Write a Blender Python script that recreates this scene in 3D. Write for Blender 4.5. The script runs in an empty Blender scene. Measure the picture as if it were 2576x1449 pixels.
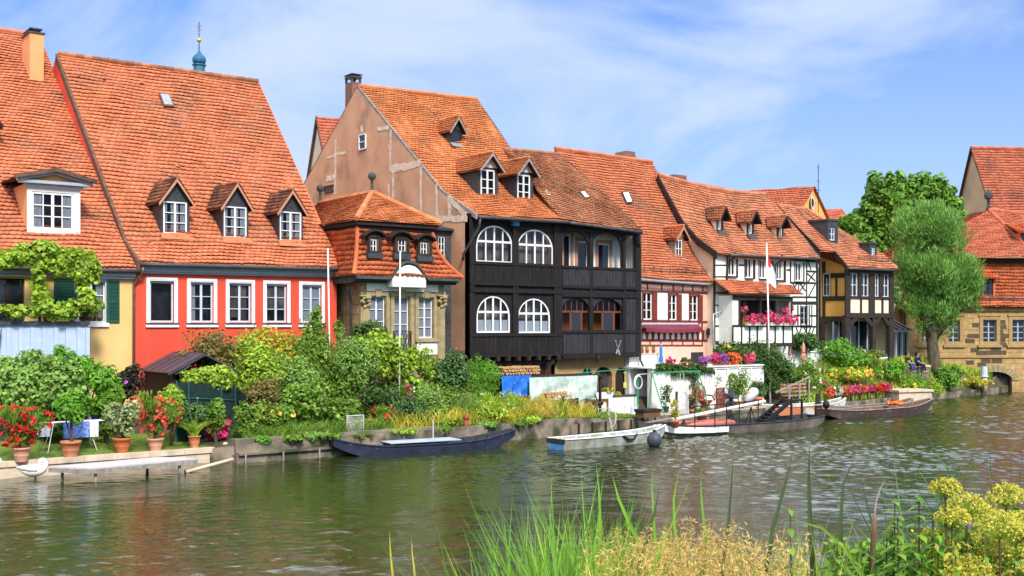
import bpy,math,random
import numpy as np
from mathutils import Vector,Matrix
SC=bpy.context.scene
COL=SC.collection
RND=random.Random(11)
F,CX,HY,H=2800.0,1288.0,820.0,4.9
def uv(px,py):return(px-CX)/F,(HY-py)/F
class Frame:
 0
 def __init__(s,ox,oy,ang):
  s.o=(ox,oy);s.a=ang
  s.d=(math.cos(ang),math.sin(ang));s.n=(-math.sin(ang),math.cos(ang))
 def sub(s,px,b=0.0):
  0
  t,z=s.p(px,HY,b)
  return Frame(s.o[0]+s.d[0]*t+s.n[0]*b,s.o[1]+s.d[1]*t+s.n[1]*b,s.a)
 def p(s,px,py,b=0.0):
  u,v=uv(px,py)
  bx,by=s.o[0]+b*s.n[0],s.o[1]+b*s.n[1]
  t=(u*by-bx)/(s.d[0]-u*s.d[1])
  return t,H+v*(by+t*s.d[1])
 def side(s,px,py,t):
  u,v=uv(px,py)
  bx,by=s.o[0]+t*s.d[0],s.o[1]+t*s.d[1]
  b=(u*by-bx)/(s.n[0]-u*s.n[1])
  return b,H+v*(by+b*s.n[1])
 def P(s,px,py,b=0.0):
  t,z=s.p(px,py,b);return(t,b,z)
 def S(s,px,py,t):
  b,z=s.side(px,py,t);return(t,b,z)
 def loc(s,x,y):
  dx,dy=x-s.o[0],y-s.o[1]
  return dx*s.d[0]+dy*s.d[1],dx*s.n[0]+dy*s.n[1]
 def w(s,t,b,z=0.0):
  return(s.o[0]+t*s.d[0]+b*s.n[0],s.o[1]+t*s.d[1]+b*s.n[1],z)
 def hit(s,px,py,plane):
  0
  p0,n=plane
  u,v=uv(px,py)
  ax,ay=-s.o[0],-s.o[1]
  A=Vector((ax*s.d[0]+ay*s.d[1],ax*s.n[0]+ay*s.n[1],H))
  B=Vector((u*s.d[0]+s.d[1],u*s.n[0]+s.n[1],v))
  Y=(Vector(p0)-A).dot(n)/B.dot(n)
  return A+B*Y
ROW=Frame(-20.6,41.2,math.atan2(.6,.8))
def gpx(px,py,z=0.0):
 u,v=uv(px,py);Y=(z-H)/v
 return(u*Y,Y,z)
def tag(o,label=None,cat=None,group=None,kind=None):
 if label:o['label']=label
 if cat:o['category']=cat
 if group:o['group']=group
 if kind:o['kind']=kind
 return o
def thing(name,label,cat,loc=(0,0,0),rz=0.0,group=None):
 o=bpy.data.objects.new(name,None);o.empty_display_size=.3
 COL.objects.link(o);o.location=loc;o.rotation_euler=(0,0,rz)
 return tag(o,label,cat,group)
def house(name,label,fr,cat='house',group=None):
 return thing(name,label,cat,(fr.o[0],fr.o[1],0),fr.a,group)
def copy_tree(o,parent=None):
 c=o.copy();COL.objects.link(c)
 if parent:c.parent=parent
 for ch in list(o.children):copy_tree(ch,c)
 return c
class MB:
 def __init__(s):s.v=[];s.f=[];s.mi=[];s.m=0
 def add(s,vs,fs):
  k=len(s.v);s.v+=[tuple(p)for p in vs]
  for f in fs:s.f.append([i+k for i in f]);s.mi.append(s.m)
  return s
 def quad(s,a,b,c,d):return s.add([a,b,c,d],[(0,1,2,3)])
 def poly(s,pts):return s.add(pts,[tuple(range(len(pts)))])
 def box(s,x0,x1,y0,y1,z0,z1):
  return s.add([(x0,y0,z0),(x1,y0,z0),(x1,y1,z0),(x0,y1,z0),(x0,y0,z1),(x1,y0,z1),(x1,y1,z1),(x0,y1,z1)],[(0,3,2,1),(4,5,6,7),(0,1,5,4),(1,2,6,5),(2,3,7,6),(3,0,4,7)])
 def prism(s,pts,ext):
  0
  n=len(pts);e=Vector(ext);a=[Vector(p)for p in pts]
  vs=a+[p+e for p in a]
  fs=[tuple(range(n))[::-1],tuple(range(n,2*n))]+[(i,(i+1)%n,n+(i+1)%n,n+i)for i in range(n)]
  return s.add(vs,fs)
 def beam(s,p,q,w,h,up=(0,0,1)):
  p,q=Vector(p),Vector(q);d=(q-p)
  if d.length<1e-6:return s
  d.normalize();up=Vector(up)
  x=d.cross(up)
  if x.length<1e-4:x=d.cross(Vector((0,1,0)))
  x.normalize();y=x.cross(d)
  x=x*w/2;y=y*h/2
  vs=[p-x-y,p+x-y,p+x+y,p-x+y,q-x-y,q+x-y,q+x+y,q-x+y]
  return s.add(vs,[(0,1,2,3),(7,6,5,4),(0,4,5,1),(1,5,6,2),(2,6,7,3),(3,7,4,0)])
 def tube(s,pts,r,n=8,caps=True,sy=1.0):
  pts=[Vector(p)for p in pts];k=len(pts)
  rs=list(r)if hasattr(r,'__len__')else[r]*k
  vs=[];ref=None
  for i,p in enumerate(pts):
   d=(pts[min(i+1,k-1)]-pts[max(i-1,0)])
   d=d.normalized()if d.length>1e-9 else Vector((0,0,1))
   if ref is None:
    ref=Vector((0,0,1))if abs(d.z)<.9 else Vector((1,0,0))
   x=d.cross(ref)
   x=x.normalized()if x.length>1e-6 else Vector((1,0,0))
   y=x.cross(d);ref=y
   for j in range(n):
    a=2*math.pi*j/n
    vs.append(p+x*math.cos(a)*rs[i]*sy+y*math.sin(a)*rs[i])
  fs=[]
  for i in range(k-1):
   for j in range(n):
    fs.append((i*n+j,i*n+(j+1)%n,(i+1)*n+(j+1)%n,(i+1)*n+j))
  if caps:fs+=[tuple(range(n))[::-1],tuple(range((k-1)*n,k*n))]
  return s.add(vs,fs)
 def lathe(s,prof,c=(0,0,0),n=16,sx=1,sy=1):
  vs=[]
  for r,z in prof:
   for j in range(n):
    a=2*math.pi*j/n;vs.append((c[0]+r*math.cos(a)*sx,c[1]+r*math.sin(a)*sy,c[2]+z))
  fs=[]
  for i in range(len(prof)-1):
   for j in range(n):fs.append((i*n+j,i*n+(j+1)%n,(i+1)*n+(j+1)%n,(i+1)*n+j))
  fs+=[tuple(range(n))[::-1],tuple(range((len(prof)-1)*n,len(prof)*n))]
  return s.add(vs,fs)
 def ball(s,c,r,n=10,sz=1.0):
  return s.lathe([(r*math.sin(math.pi*max(.02,min(.98,i/8.))),-r*sz*math.cos(math.pi*i/8.))for i in range(9)],c,n)
 def build(s,name,mats,parent=None,smooth=False,loc=None,rz=0.0):
  me=bpy.data.meshes.new(name)
  me.from_pydata(s.v,[],s.f);me.update()
  if not isinstance(mats,(list,tuple)):mats=[mats]
  for m in mats:me.materials.append(m)
  if len(mats)>1:me.polygons.foreach_set('material_index',s.mi)
  if smooth:me.polygons.foreach_set('use_smooth',[True]*len(me.polygons))
  o=bpy.data.objects.new(name,me);COL.objects.link(o)
  if parent:o.parent=parent
  if loc is not None:o.location=loc
  if rz:o.rotation_euler=(0,0,rz)
  return o
def np_mesh(name,verts,faces_list,mat,parent=None,smooth=False,loc=None):
 0
 me=bpy.data.meshes.new(name)
 verts=np.asarray(verts,dtype=np.float32).reshape(-1,3)
 me.vertices.add(len(verts));me.vertices.foreach_set('co',verts.ravel())
 loops=np.concatenate([f.ravel()for f in faces_list]).astype(np.int32)
 tot=np.concatenate([np.full(len(f),f.shape[1],dtype=np.int32)for f in faces_list])
 start=np.concatenate([[0],np.cumsum(tot)[:-1]]).astype(np.int32)
 me.loops.add(len(loops));me.loops.foreach_set('vertex_index',loops)
 me.polygons.add(len(tot));me.polygons.foreach_set('loop_start',start)
 try:me.polygons.foreach_set('loop_total',tot)
 except Exception:pass
 me.materials.append(mat)
 me.update(calc_edges=True);me.validate()
 if smooth:me.polygons.foreach_set('use_smooth',np.ones(len(tot),dtype=bool))
 o=bpy.data.objects.new(name,me);COL.objects.link(o)
 if parent:o.parent=parent
 if loc is not None:o.location=loc
 return o
MATS={}
def _nt(name):
 m=bpy.data.materials.new(name);m.use_nodes=True
 nt=m.node_tree
 return m,nt,nt.nodes,nt.links,nt.nodes['Principled BSDF']
def mat(name,c1,c2=None,rough=.8,scale=3.0,stretch=(1,1,1),bump=0.0,bscale=None,island=0.0,spec=.3,metal=0.0,detail=6,sharp=(.35,.65),c3=None,s3=.6,sh3=(.55,.75)):
 if name in MATS:return MATS[name]
 m,nt,N,L,P=_nt(name)
 P.inputs['Roughness'].default_value=rough
 P.inputs['Specular IOR Level'].default_value=spec
 P.inputs['Metallic'].default_value=metal
 tc=N.new('ShaderNodeTexCoord');mp=N.new('ShaderNodeMapping');mp.inputs['Scale'].default_value=stretch
 L.new(tc.outputs['Object'],mp.inputs['Vector'])
 if c2 is None:c2=tuple(x*.8 for x in c1)
 nz=N.new('ShaderNodeTexNoise');nz.inputs['Scale'].default_value=scale;nz.inputs['Detail'].default_value=detail
 L.new(mp.outputs[0],nz.inputs['Vector'])
 rp=N.new('ShaderNodeValToRGB');rp.color_ramp.elements[0].position=sharp[0];rp.color_ramp.elements[1].position=sharp[1]
 rp.color_ramp.elements[0].color=(*c2,1);rp.color_ramp.elements[1].color=(*c1,1)
 L.new(nz.outputs['Fac'],rp.inputs['Fac'])
 out=rp.outputs['Color']
 if c3 is not None:
  n3=N.new('ShaderNodeTexNoise');n3.inputs['Scale'].default_value=s3;n3.inputs['Detail'].default_value=4
  L.new(mp.outputs[0],n3.inputs['Vector'])
  r3=N.new('ShaderNodeMapRange');r3.inputs[1].default_value=sh3[0];r3.inputs[2].default_value=sh3[1]
  L.new(n3.outputs['Fac'],r3.inputs[0])
  mx=N.new('ShaderNodeMix');mx.data_type='RGBA'
  L.new(r3.outputs[0],mx.inputs[0]);L.new(out,mx.inputs[6]);mx.inputs[7].default_value=(*c3,1)
  out=mx.outputs[2]
 if island:
  g=N.new('ShaderNodeNewGeometry');mr=N.new('ShaderNodeMapRange')
  mr.inputs[3].default_value=1-island;mr.inputs[4].default_value=1+island*.75
  L.new(g.outputs['Random Per Island'],mr.inputs[0])
  hs=N.new('ShaderNodeHueSaturation');L.new(out,hs.inputs['Color']);L.new(mr.outputs[0],hs.inputs['Value'])
  out=hs.outputs['Color']
 L.new(out,P.inputs['Base Color'])
 if bump:
  bn=N.new('ShaderNodeTexNoise');bn.inputs['Scale'].default_value=bscale or scale*6;bn.inputs['Detail'].default_value=5
  L.new(mp.outputs[0],bn.inputs['Vector'])
  b=N.new('ShaderNodeBump');b.inputs['Strength'].default_value=bump;b.inputs['Distance'].default_value=.03
  L.new(bn.outputs['Fac'],b.inputs['Height']);L.new(b.outputs[0],P.inputs['Normal'])
 MATS[name]=m
 return m
def brick(name,c1,c2,mortar,bw=.5,bh=.25,rough=.85,msize=.02,dark=None):
 0
 if name in MATS:return MATS[name]
 m,nt,N,L,P=_nt(name);P.inputs['Roughness'].default_value=rough;P.inputs['Specular IOR Level'].default_value=.2
 tc=N.new('ShaderNodeTexCoord');sx=N.new('ShaderNodeSeparateXYZ');L.new(tc.outputs['Object'],sx.inputs[0])
 ad=N.new('ShaderNodeMath');L.new(sx.outputs[0],ad.inputs[0]);L.new(sx.outputs[1],ad.inputs[1])
 cb=N.new('ShaderNodeCombineXYZ');L.new(ad.outputs[0],cb.inputs[0]);L.new(sx.outputs[2],cb.inputs[1])
 bt=N.new('ShaderNodeTexBrick');L.new(cb.outputs[0],bt.inputs['Vector'])
 bt.inputs['Color1'].default_value=(*c1,1);bt.inputs['Color2'].default_value=(*c2,1);bt.inputs['Mortar'].default_value=(*mortar,1)
 bt.inputs['Scale'].default_value=1;bt.inputs['Mortar Size'].default_value=msize
 bt.inputs['Brick Width'].default_value=bw;bt.inputs['Row Height'].default_value=bh;bt.inputs['Bias'].default_value=-.1
 nz=N.new('ShaderNodeTexNoise');nz.inputs['Scale'].default_value=2.5;nz.inputs['Detail'].default_value=8
 L.new(tc.outputs['Object'],nz.inputs['Vector'])
 mr=N.new('ShaderNodeMapRange');mr.inputs[1].default_value=.3;mr.inputs[2].default_value=.7;mr.inputs[3].default_value=.65;mr.inputs[4].default_value=1.15
 L.new(nz.outputs['Fac'],mr.inputs[0])
 hs=N.new('ShaderNodeHueSaturation');L.new(bt.outputs['Color'],hs.inputs['Color']);L.new(mr.outputs[0],hs.inputs['Value'])
 L.new(hs.outputs['Color'],P.inputs['Base Color'])
 b=N.new('ShaderNodeBump');b.inputs['Strength'].default_value=.5;b.inputs['Distance'].default_value=.02;b.invert=True
 L.new(bt.outputs['Fac'],b.inputs['Height']);L.new(b.outputs[0],P.inputs['Normal'])
 MATS[name]=m
 return m
def leafmat(name,c1,c2,trans=.35,rough=.55):
 if name in MATS:return MATS[name]
 m,nt,N,L,P=_nt(name)
 P.inputs['Roughness'].default_value=rough;P.inputs['Specular IOR Level'].default_value=.35
 g=N.new('ShaderNodeNewGeometry');rp=N.new('ShaderNodeValToRGB')
 rp.color_ramp.elements[0].color=(*c2,1);rp.color_ramp.elements[1].color=(*c1,1)
 L.new(g.outputs['Random Per Island'],rp.inputs['Fac'])
 tc=N.new('ShaderNodeTexCoord');nz=N.new('ShaderNodeTexNoise');nz.inputs['Scale'].default_value=1.3
 L.new(tc.outputs['Object'],nz.inputs['Vector'])
 mr=N.new('ShaderNodeMapRange');mr.inputs[1].default_value=.35;mr.inputs[2].default_value=.65;mr.inputs[3].default_value=.75;mr.inputs[4].default_value=1.2
 L.new(nz.outputs['Fac'],mr.inputs[0])
 hs=N.new('ShaderNodeHueSaturation');L.new(rp.outputs['Color'],hs.inputs['Color']);L.new(mr.outputs[0],hs.inputs['Value'])
 L.new(hs.outputs['Color'],P.inputs['Base Color'])
 tr=N.new('ShaderNodeBsdfTranslucent');L.new(hs.outputs['Color'],tr.inputs['Color'])
 mx=N.new('ShaderNodeMixShader');mx.inputs[0].default_value=trans
 L.new(P.outputs[0],mx.inputs[1]);L.new(tr.outputs[0],mx.inputs[2]);L.new(mx.outputs[0],N['Material Output'].inputs[0])
 MATS[name]=m
 return m
def glass(name='window_glass',tint=.72,col=(.8,.85,.9)):
 if name in MATS:return MATS[name]
 m,nt,N,L,P=_nt(name)
 N.remove(P)
 t=N.new('ShaderNodeBsdfTransparent');t.inputs[0].default_value=(*[c*tint for c in col],1)
 g=N.new('ShaderNodeBsdfGlossy');g.inputs['Roughness'].default_value=.03
 tc=N.new('ShaderNodeTexCoord');nz=N.new('ShaderNodeTexNoise');nz.inputs['Scale'].default_value=1.6
 L.new(tc.outputs['Object'],nz.inputs['Vector'])
 b=N.new('ShaderNodeBump');b.inputs['Strength'].default_value=.35;b.inputs['Distance'].default_value=.08
 L.new(nz.outputs['Fac'],b.inputs['Height']);L.new(b.outputs[0],g.inputs['Normal'])
 fr=N.new('ShaderNodeFresnel');fr.inputs[0].default_value=1.33
 mx=N.new('ShaderNodeMixShader');L.new(fr.outputs[0],mx.inputs[0]);L.new(t.outputs[0],mx.inputs[1]);L.new(g.outputs[0],mx.inputs[2])
 L.new(mx.outputs[0],N['Material Output'].inputs[0])
 MATS[name]=m
 return m
def lerp(a,b,f):return a+(b-a)*f
def tile_arrays(L,R,w=.2,e=.22,lift=.045,sag=0.0,seed=0,jit=.012):
 0
 rng=np.random.default_rng(seed)
 L=np.array(L,float);R=np.array(R,float)
 seg=.5*(np.linalg.norm(np.diff(L,axis=0),axis=1)+np.linalg.norm(np.diff(R,axis=0),axis=1))
 cum=np.concatenate([[0],np.cumsum(seg)]);tot=cum[-1]
 rows=max(2,int(round(tot/e)));e=tot/rows
 def at(A,s):
  s=np.clip(s,0,tot);i=min(len(seg)-1,int(np.searchsorted(cum,s,side='right')-1))
  f=(s-cum[i])/max(seg[i],1e-6)
  return A[i]+(A[i+1]-A[i])*f
 V=[];cnt=0;HX=[];QD=[]
 for r in range(rows):
  s0=r*e;s1=min(tot,s0+e*1.12)
  l0,r0,l1,r1=at(L,s0),at(R,s0),at(L,s1),at(R,s1)
  width=np.linalg.norm(r0-l0)
  n=max(1,int(round(width/w)))
  off=.5*(r%2)
  k=np.arange(-1 if off else 0,n)
  u0=np.clip((k+off)/n,0,1);u1=np.clip((k+1+off)/n,0,1)
  ok=(u1-u0)>1e-4;u0,u1=u0[ok],u1[ok];m=len(u0)
  up=.5*((l1-l0)+(r1-r0));up/=max(np.linalg.norm(up),1e-6)
  nr=np.cross(r0-l0 if width>.05 else r1-l1,up);nr/=max(np.linalg.norm(nr),1e-6)
  lf=lift*1.15*(1+rng.normal(0,.2,m))[:,None];sj=rng.normal(0,jit,m)[:,None]
  def pt(u,f,h,ds=0.0):
   a=(l0+(l1-l0)*f);b=(r0+(r1-r0)*f)
   wb=(.022*np.sin(u*width*1.1+s0*.8+seed)+.018*np.sin(u*width*2.7-s0*1.9+seed*2))[:,None];ws=(.022*np.sin(u*width*.9+r*.35+seed)+.012*np.sin(u*width*3.1+r*1.7))[:,None]
   p=a[None,:]+(b-a)[None,:]*u[:,None]+nr[None,:]*(h+wb+.015)+up[None,:]*(ds+ws)
   if sag:p[:,2]-=sag*4*u*(1-u)
   return p
  d=u1-u0;c=min(.32,.055/e)
  z=lf*0
  TL,TR=pt(u0,1,z+.008),pt(u1,1,z+.008)
  BR,BRm,BLm,BL=pt(u1,c,lf*.9,sj),pt(u0+.74*d,0,lf,sj),pt(u0+.26*d,0,lf,sj),pt(u0,c,lf*.9,sj)
  x=.055
  gBR,gBRm,gBLm,gBL=pt(u1,c,z,sj+x),pt(u0+.74*d,0,z,sj+x),pt(u0+.26*d,0,z,sj+x),pt(u0,c,z,sj+x)
  blk=np.stack([TL,BL,BLm,BRm,BR,TR,gBL,gBLm,gBRm,gBR],1).reshape(-1,3)
  V.append(blk)
  b=cnt+10*np.arange(m)[:,None]
  HX.append(b+np.array([[0,1,2,3,4,5]]))
  for q in([1,6,7,2],[2,7,8,3],[3,8,9,4]):QD.append(b+np.array([q]))
  cnt+=10*m
 ns=10;uu=np.linspace(0,1,ns)
 S=[]
 for i in range(len(L)):
  p=L[i][None,:]+(R[i]-L[i])[None,:]*uu[:,None]
  if sag:p[:,2]-=sag*4*uu*(1-uu)
  p[:,2]-=.012
  S.append(p)
 V.append(np.concatenate(S))
 qs=[[cnt+i*ns+j,cnt+i*ns+j+1,cnt+(i+1)*ns+j+1,cnt+(i+1)*ns+j]for i in range(len(L)-1)for j in range(ns-1)]
 QD.append(np.array(qs))
 return np.concatenate(V),np.concatenate(HX),np.concatenate(QD)
def tile_roof(name,slopes,m,parent,w=.2,e=.22,lift=.045,seed=1):
 0
 V=[];HX=[];QD=[];k=0
 for i,s in enumerate(slopes):
  v,h,q=tile_arrays(s[0],s[1],w,e,lift,s[2]if len(s)>2 else 0,seed+i)
  V.append(v);HX.append(h+k);QD.append(q+k);k+=len(v)
 return np_mesh(name,np.concatenate(V),[np.concatenate(HX),np.concatenate(QD)],m,parent)
def ridge_cap(a,b,m,parent,r=.13,name='ridge_cap',step=.38,sag=0.0):
 a,b=Vector(a),Vector(b);n=max(2,int((b-a).length/step));mb=MB()
 def pt(f):
  p=a.lerp(b,f);p.z-=sag*4*f*(1-f);return p
 for i in range(n):
  p,q=pt(i/n),pt(min(1.0,(i+1.12)/n))
  mb.tube([p,q],[r*.88,r*1.05],8)
 return mb.build(name,m,parent)
def plane3(a,b,c):
 a,b,c=Vector(a),Vector(b),Vector(c)
 n=(b-a).cross(c-a).normalized();return(a,n)
def depth_on(plane,t,z):
 p0,n=plane
 return p0[1]-((t-p0[0])*n.x+(z-p0[2])*n.z)/n.y
def wall_grid(mb,t0,t1,z0,z1,y,holes=(),reveal=.18,face=-1):
 0
 ts=sorted({t0,t1,*[h[0]for h in holes],*[h[1]for h in holes]});zs=sorted({z0,z1,*[h[2]for h in holes],*[h[3]for h in holes]})
 for i in range(len(ts)-1):
  for j in range(len(zs)-1):
   c=((ts[i]+ts[i+1])/2,(zs[j]+zs[j+1])/2)
   if any(h[0]<c[0]<h[1]and h[2]<c[1]<h[3]for h in holes):continue
   mb.quad((ts[i],y,zs[j]),(ts[i+1],y,zs[j]),(ts[i+1],y,zs[j+1]),(ts[i],y,zs[j+1]))
 for a,b,c,d in holes:
  mb.quad((a,y,c),(a,y,d),(a,y+reveal,d),(a,y+reveal,c))
  mb.quad((b,y,d),(b,y,c),(b,y+reveal,c),(b,y+reveal,d))
  mb.quad((a,y,d),(b,y,d),(b,y+reveal,d),(a,y+reveal,d))
  mb.quad((b,y,c),(a,y,c),(a,y+reveal,c),(b,y+reveal,c))
def frame_boxes(mb,t0,t1,z0,z1,y0,y1,w):
 mb.box(t0,t0+w,y0,y1,z0,z1);mb.box(t1-w,t1,y0,y1,z0,z1)
 mb.box(t0+w,t1-w,y0,y1,z0,z0+w);mb.box(t0+w,t1-w,y0,y1,z1-w,z1)
def window(par,t0,t1,z0,z1,y=0.0,cols=2,rows=3,fm=None,fw=.06,mull=.09,mun=.035,curtain=None,cm=None,dark=False,name='window',inner='room',seed=0,flat=False):
 0
 fm=fm or M['white']
 mb=MB();frame_boxes(mb,t0,t1,z0,z1,y,y+.06,fw)
 a,b,c,d=t0+fw,t1-fw,z0+fw,z1-fw
 for i in range(1,cols):
  x=a+(b-a)*i/cols;ww=mull if(cols%2==0 and i==cols//2)else mun
  mb.box(x-ww/2,x+ww/2,y+.004,y+.055,c,d)
 for j in range(1,rows):
  z=c+(d-c)*j/rows;mb.box(a,b,y+.012,y+.05,z-mun/2,z+mun/2)
 f=mb.build(name,fm,par);cp=par if flat else f
 if dark:
  MB().quad((a,y+.03,c),(b,y+.03,c),(b,y+.03,d),(a,y+.03,d)).build('pane',M['dark_glass'],cp)
  return f
 MB().quad((a,y+.03,c),(b,y+.03,c),(b,y+.03,d),(a,y+.03,d)).build('pane',M['glass'],cp)
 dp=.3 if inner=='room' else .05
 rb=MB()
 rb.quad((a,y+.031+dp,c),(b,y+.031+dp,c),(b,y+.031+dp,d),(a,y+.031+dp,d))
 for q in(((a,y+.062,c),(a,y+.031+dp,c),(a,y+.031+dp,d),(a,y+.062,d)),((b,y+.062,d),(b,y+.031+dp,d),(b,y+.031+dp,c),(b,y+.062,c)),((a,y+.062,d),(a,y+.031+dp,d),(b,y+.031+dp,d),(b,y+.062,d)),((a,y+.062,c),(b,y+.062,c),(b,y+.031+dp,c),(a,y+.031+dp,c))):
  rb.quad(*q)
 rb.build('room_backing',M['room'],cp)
 if curtain:
  cb=MB();r=random.Random(seed)
  for(f0,f1,g0,g1)in curtain:
   n=max(6,int((f1-f0)*28));pts=[]
   for i in range(n+1):
    ff=f0+(f1-f0)*i/n
    pts.append((a+(b-a)*ff,y+.075+.018*math.sin(i*1.9+r.random())))
   for i in range(n):
    cb.quad((pts[i][0],pts[i][1],c+(d-c)*g0),(pts[i+1][0],pts[i+1][1],c+(d-c)*g0),(pts[i+1][0],pts[i+1][1],c+(d-c)*g1),(pts[i][0],pts[i][1],c+(d-c)*g1))
  cb.build('curtain',cm or M['curtain'],cp,smooth=True)
 return f
def win_px(fr,par,xl,xr,yt,yb,b=0.0,**k):
 ym=(yt+yb)/2
 t0,_=fr.p(xl,ym,b);t1,_=fr.p(xr,ym,b);xm=(xl+xr)/2
 _,z1=fr.p(xm,yt,b);_,z0=fr.p(xm,yb,b)
 return window(par,t0,t1,z0,z1,b,**k)
def rect_px(fr,xl,xr,yt,yb,b=0.0):
 ym=(yt+yb)/2;xm=(xl+xr)/2
 return fr.p(xl,ym,b)[0],fr.p(xr,ym,b)[0],fr.p(xm,yb,b)[1],fr.p(xm,yt,b)[1]
def arch_pts(t0,t1,z0,zs,z1,n=12):
 0
 tm,hw=(t0+t1)/2,(t1-t0)/2
 return[(t0,z0)]+[(tm-hw*math.cos(math.pi*i/n),zs+(z1-zs)*math.sin(math.pi*i/n))for i in range(n+1)]+[(t1,z0)]
def arch_window(par,t0,t1,z0,z1,y,fm,cols=4,spring=.45,tr=.56,fw=.08,curtain=False):
 zs=z0+(z1-z0)*spring
 o=arch_pts(t0,t1,z0,zs,z1);i=arch_pts(t0+fw,t1-fw,z0+fw,zs,z1-fw)
 mb=MB()
 for k in range(len(o)):
  k2=(k+1)%len(o)
  a,b,c,d=o[k],o[k2],i[k2],i[k]
  mb.prism([(a[0],y,a[1]),(b[0],y,b[1]),(c[0],y,c[1]),(d[0],y,d[1])],(0,.07,0))
 tm,hw=(t0+t1)/2,(t1-t0)/2-fw
 def top(t):return zs+(z1-fw-zs)*math.sqrt(max(0,1-((t-tm)/hw)**2))
 for k in range(1,cols):
  t=t0+fw+2*hw*k/cols;w=.09 if k==cols//2 else .07
  mb.box(t-w/2,t+w/2,y+.008,y+.06,z0+fw,top(t)-.01)
 zt=z0+(z1-z0)*tr
 mb.box(t0+fw*.9,t1-fw*.9,y+.004,y+.064,zt-.05,zt+.05)
 f=mb.build('window',fm,par)
 MB().poly([(p[0],y+.035,p[1])for p in i]).build('pane',M['glass'],f)
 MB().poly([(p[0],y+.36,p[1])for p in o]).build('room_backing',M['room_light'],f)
 if curtain:
  cb=MB();n=20
  for k in range(n):
   ta,tb=t0+fw+2*hw*k/n,t0+fw+2*hw*(k+1)/n
   cb.quad((ta,y+.1+.02*(k%2),z0+fw),(tb,y+.1+.02*((k+1)%2),z0+fw),(tb,y+.1+.02*((k+1)%2),z0+(zt-z0)*.62),(ta,y+.1+.02*(k%2),z0+(zt-z0)*.62))
  cb.build('curtain',M['curtain'],f)
 return f
def beams_px(fr,par,segs,b,m,name='timber_frame',proud=.03,thick=.08):
 0
 mb=MB()
 for i,(x0,y0,x1,y1,wp)in enumerate(segs):
  p,q=fr.P(x0,y0,b),fr.P(x1,y1,b)
  Yd=fr.w(*p)[1];w=wp*Yd/F
  e=.0007*(i%9)
  p=(p[0],b-proud+thick/2-e,p[2]);q=(q[0],b-proud+thick/2-e,q[2])
  mb.beam(p,q,w,thick,up=(0,1,0))
 return mb.build(name,m,par)
def pipe(par,pts,r,m,name='downpipe',n=8):
 return MB().tube(pts,r,n).build(name,m,par,smooth=True)
def house_body(par,t0,t1,depth,z0,ze,ridge_b,zr,m,holes=(),y=0.0,name='wall',zrear=None,reveal=.18):
 0
 mb=MB();zrear=ze if zrear is None else zrear
 wall_grid(mb,t0,t1,z0,ze,y,holes,reveal)
 for t in(t0,t1):
  mb.poly([(t,y,z0),(t,y,ze),(t,ridge_b,zr),(t,depth,zrear),(t,depth,z0)])
 mb.quad((t0,depth,z0),(t1,depth,z0),(t1,depth,zrear),(t0,depth,zrear))
 return mb.build(name,m,par)
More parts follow.
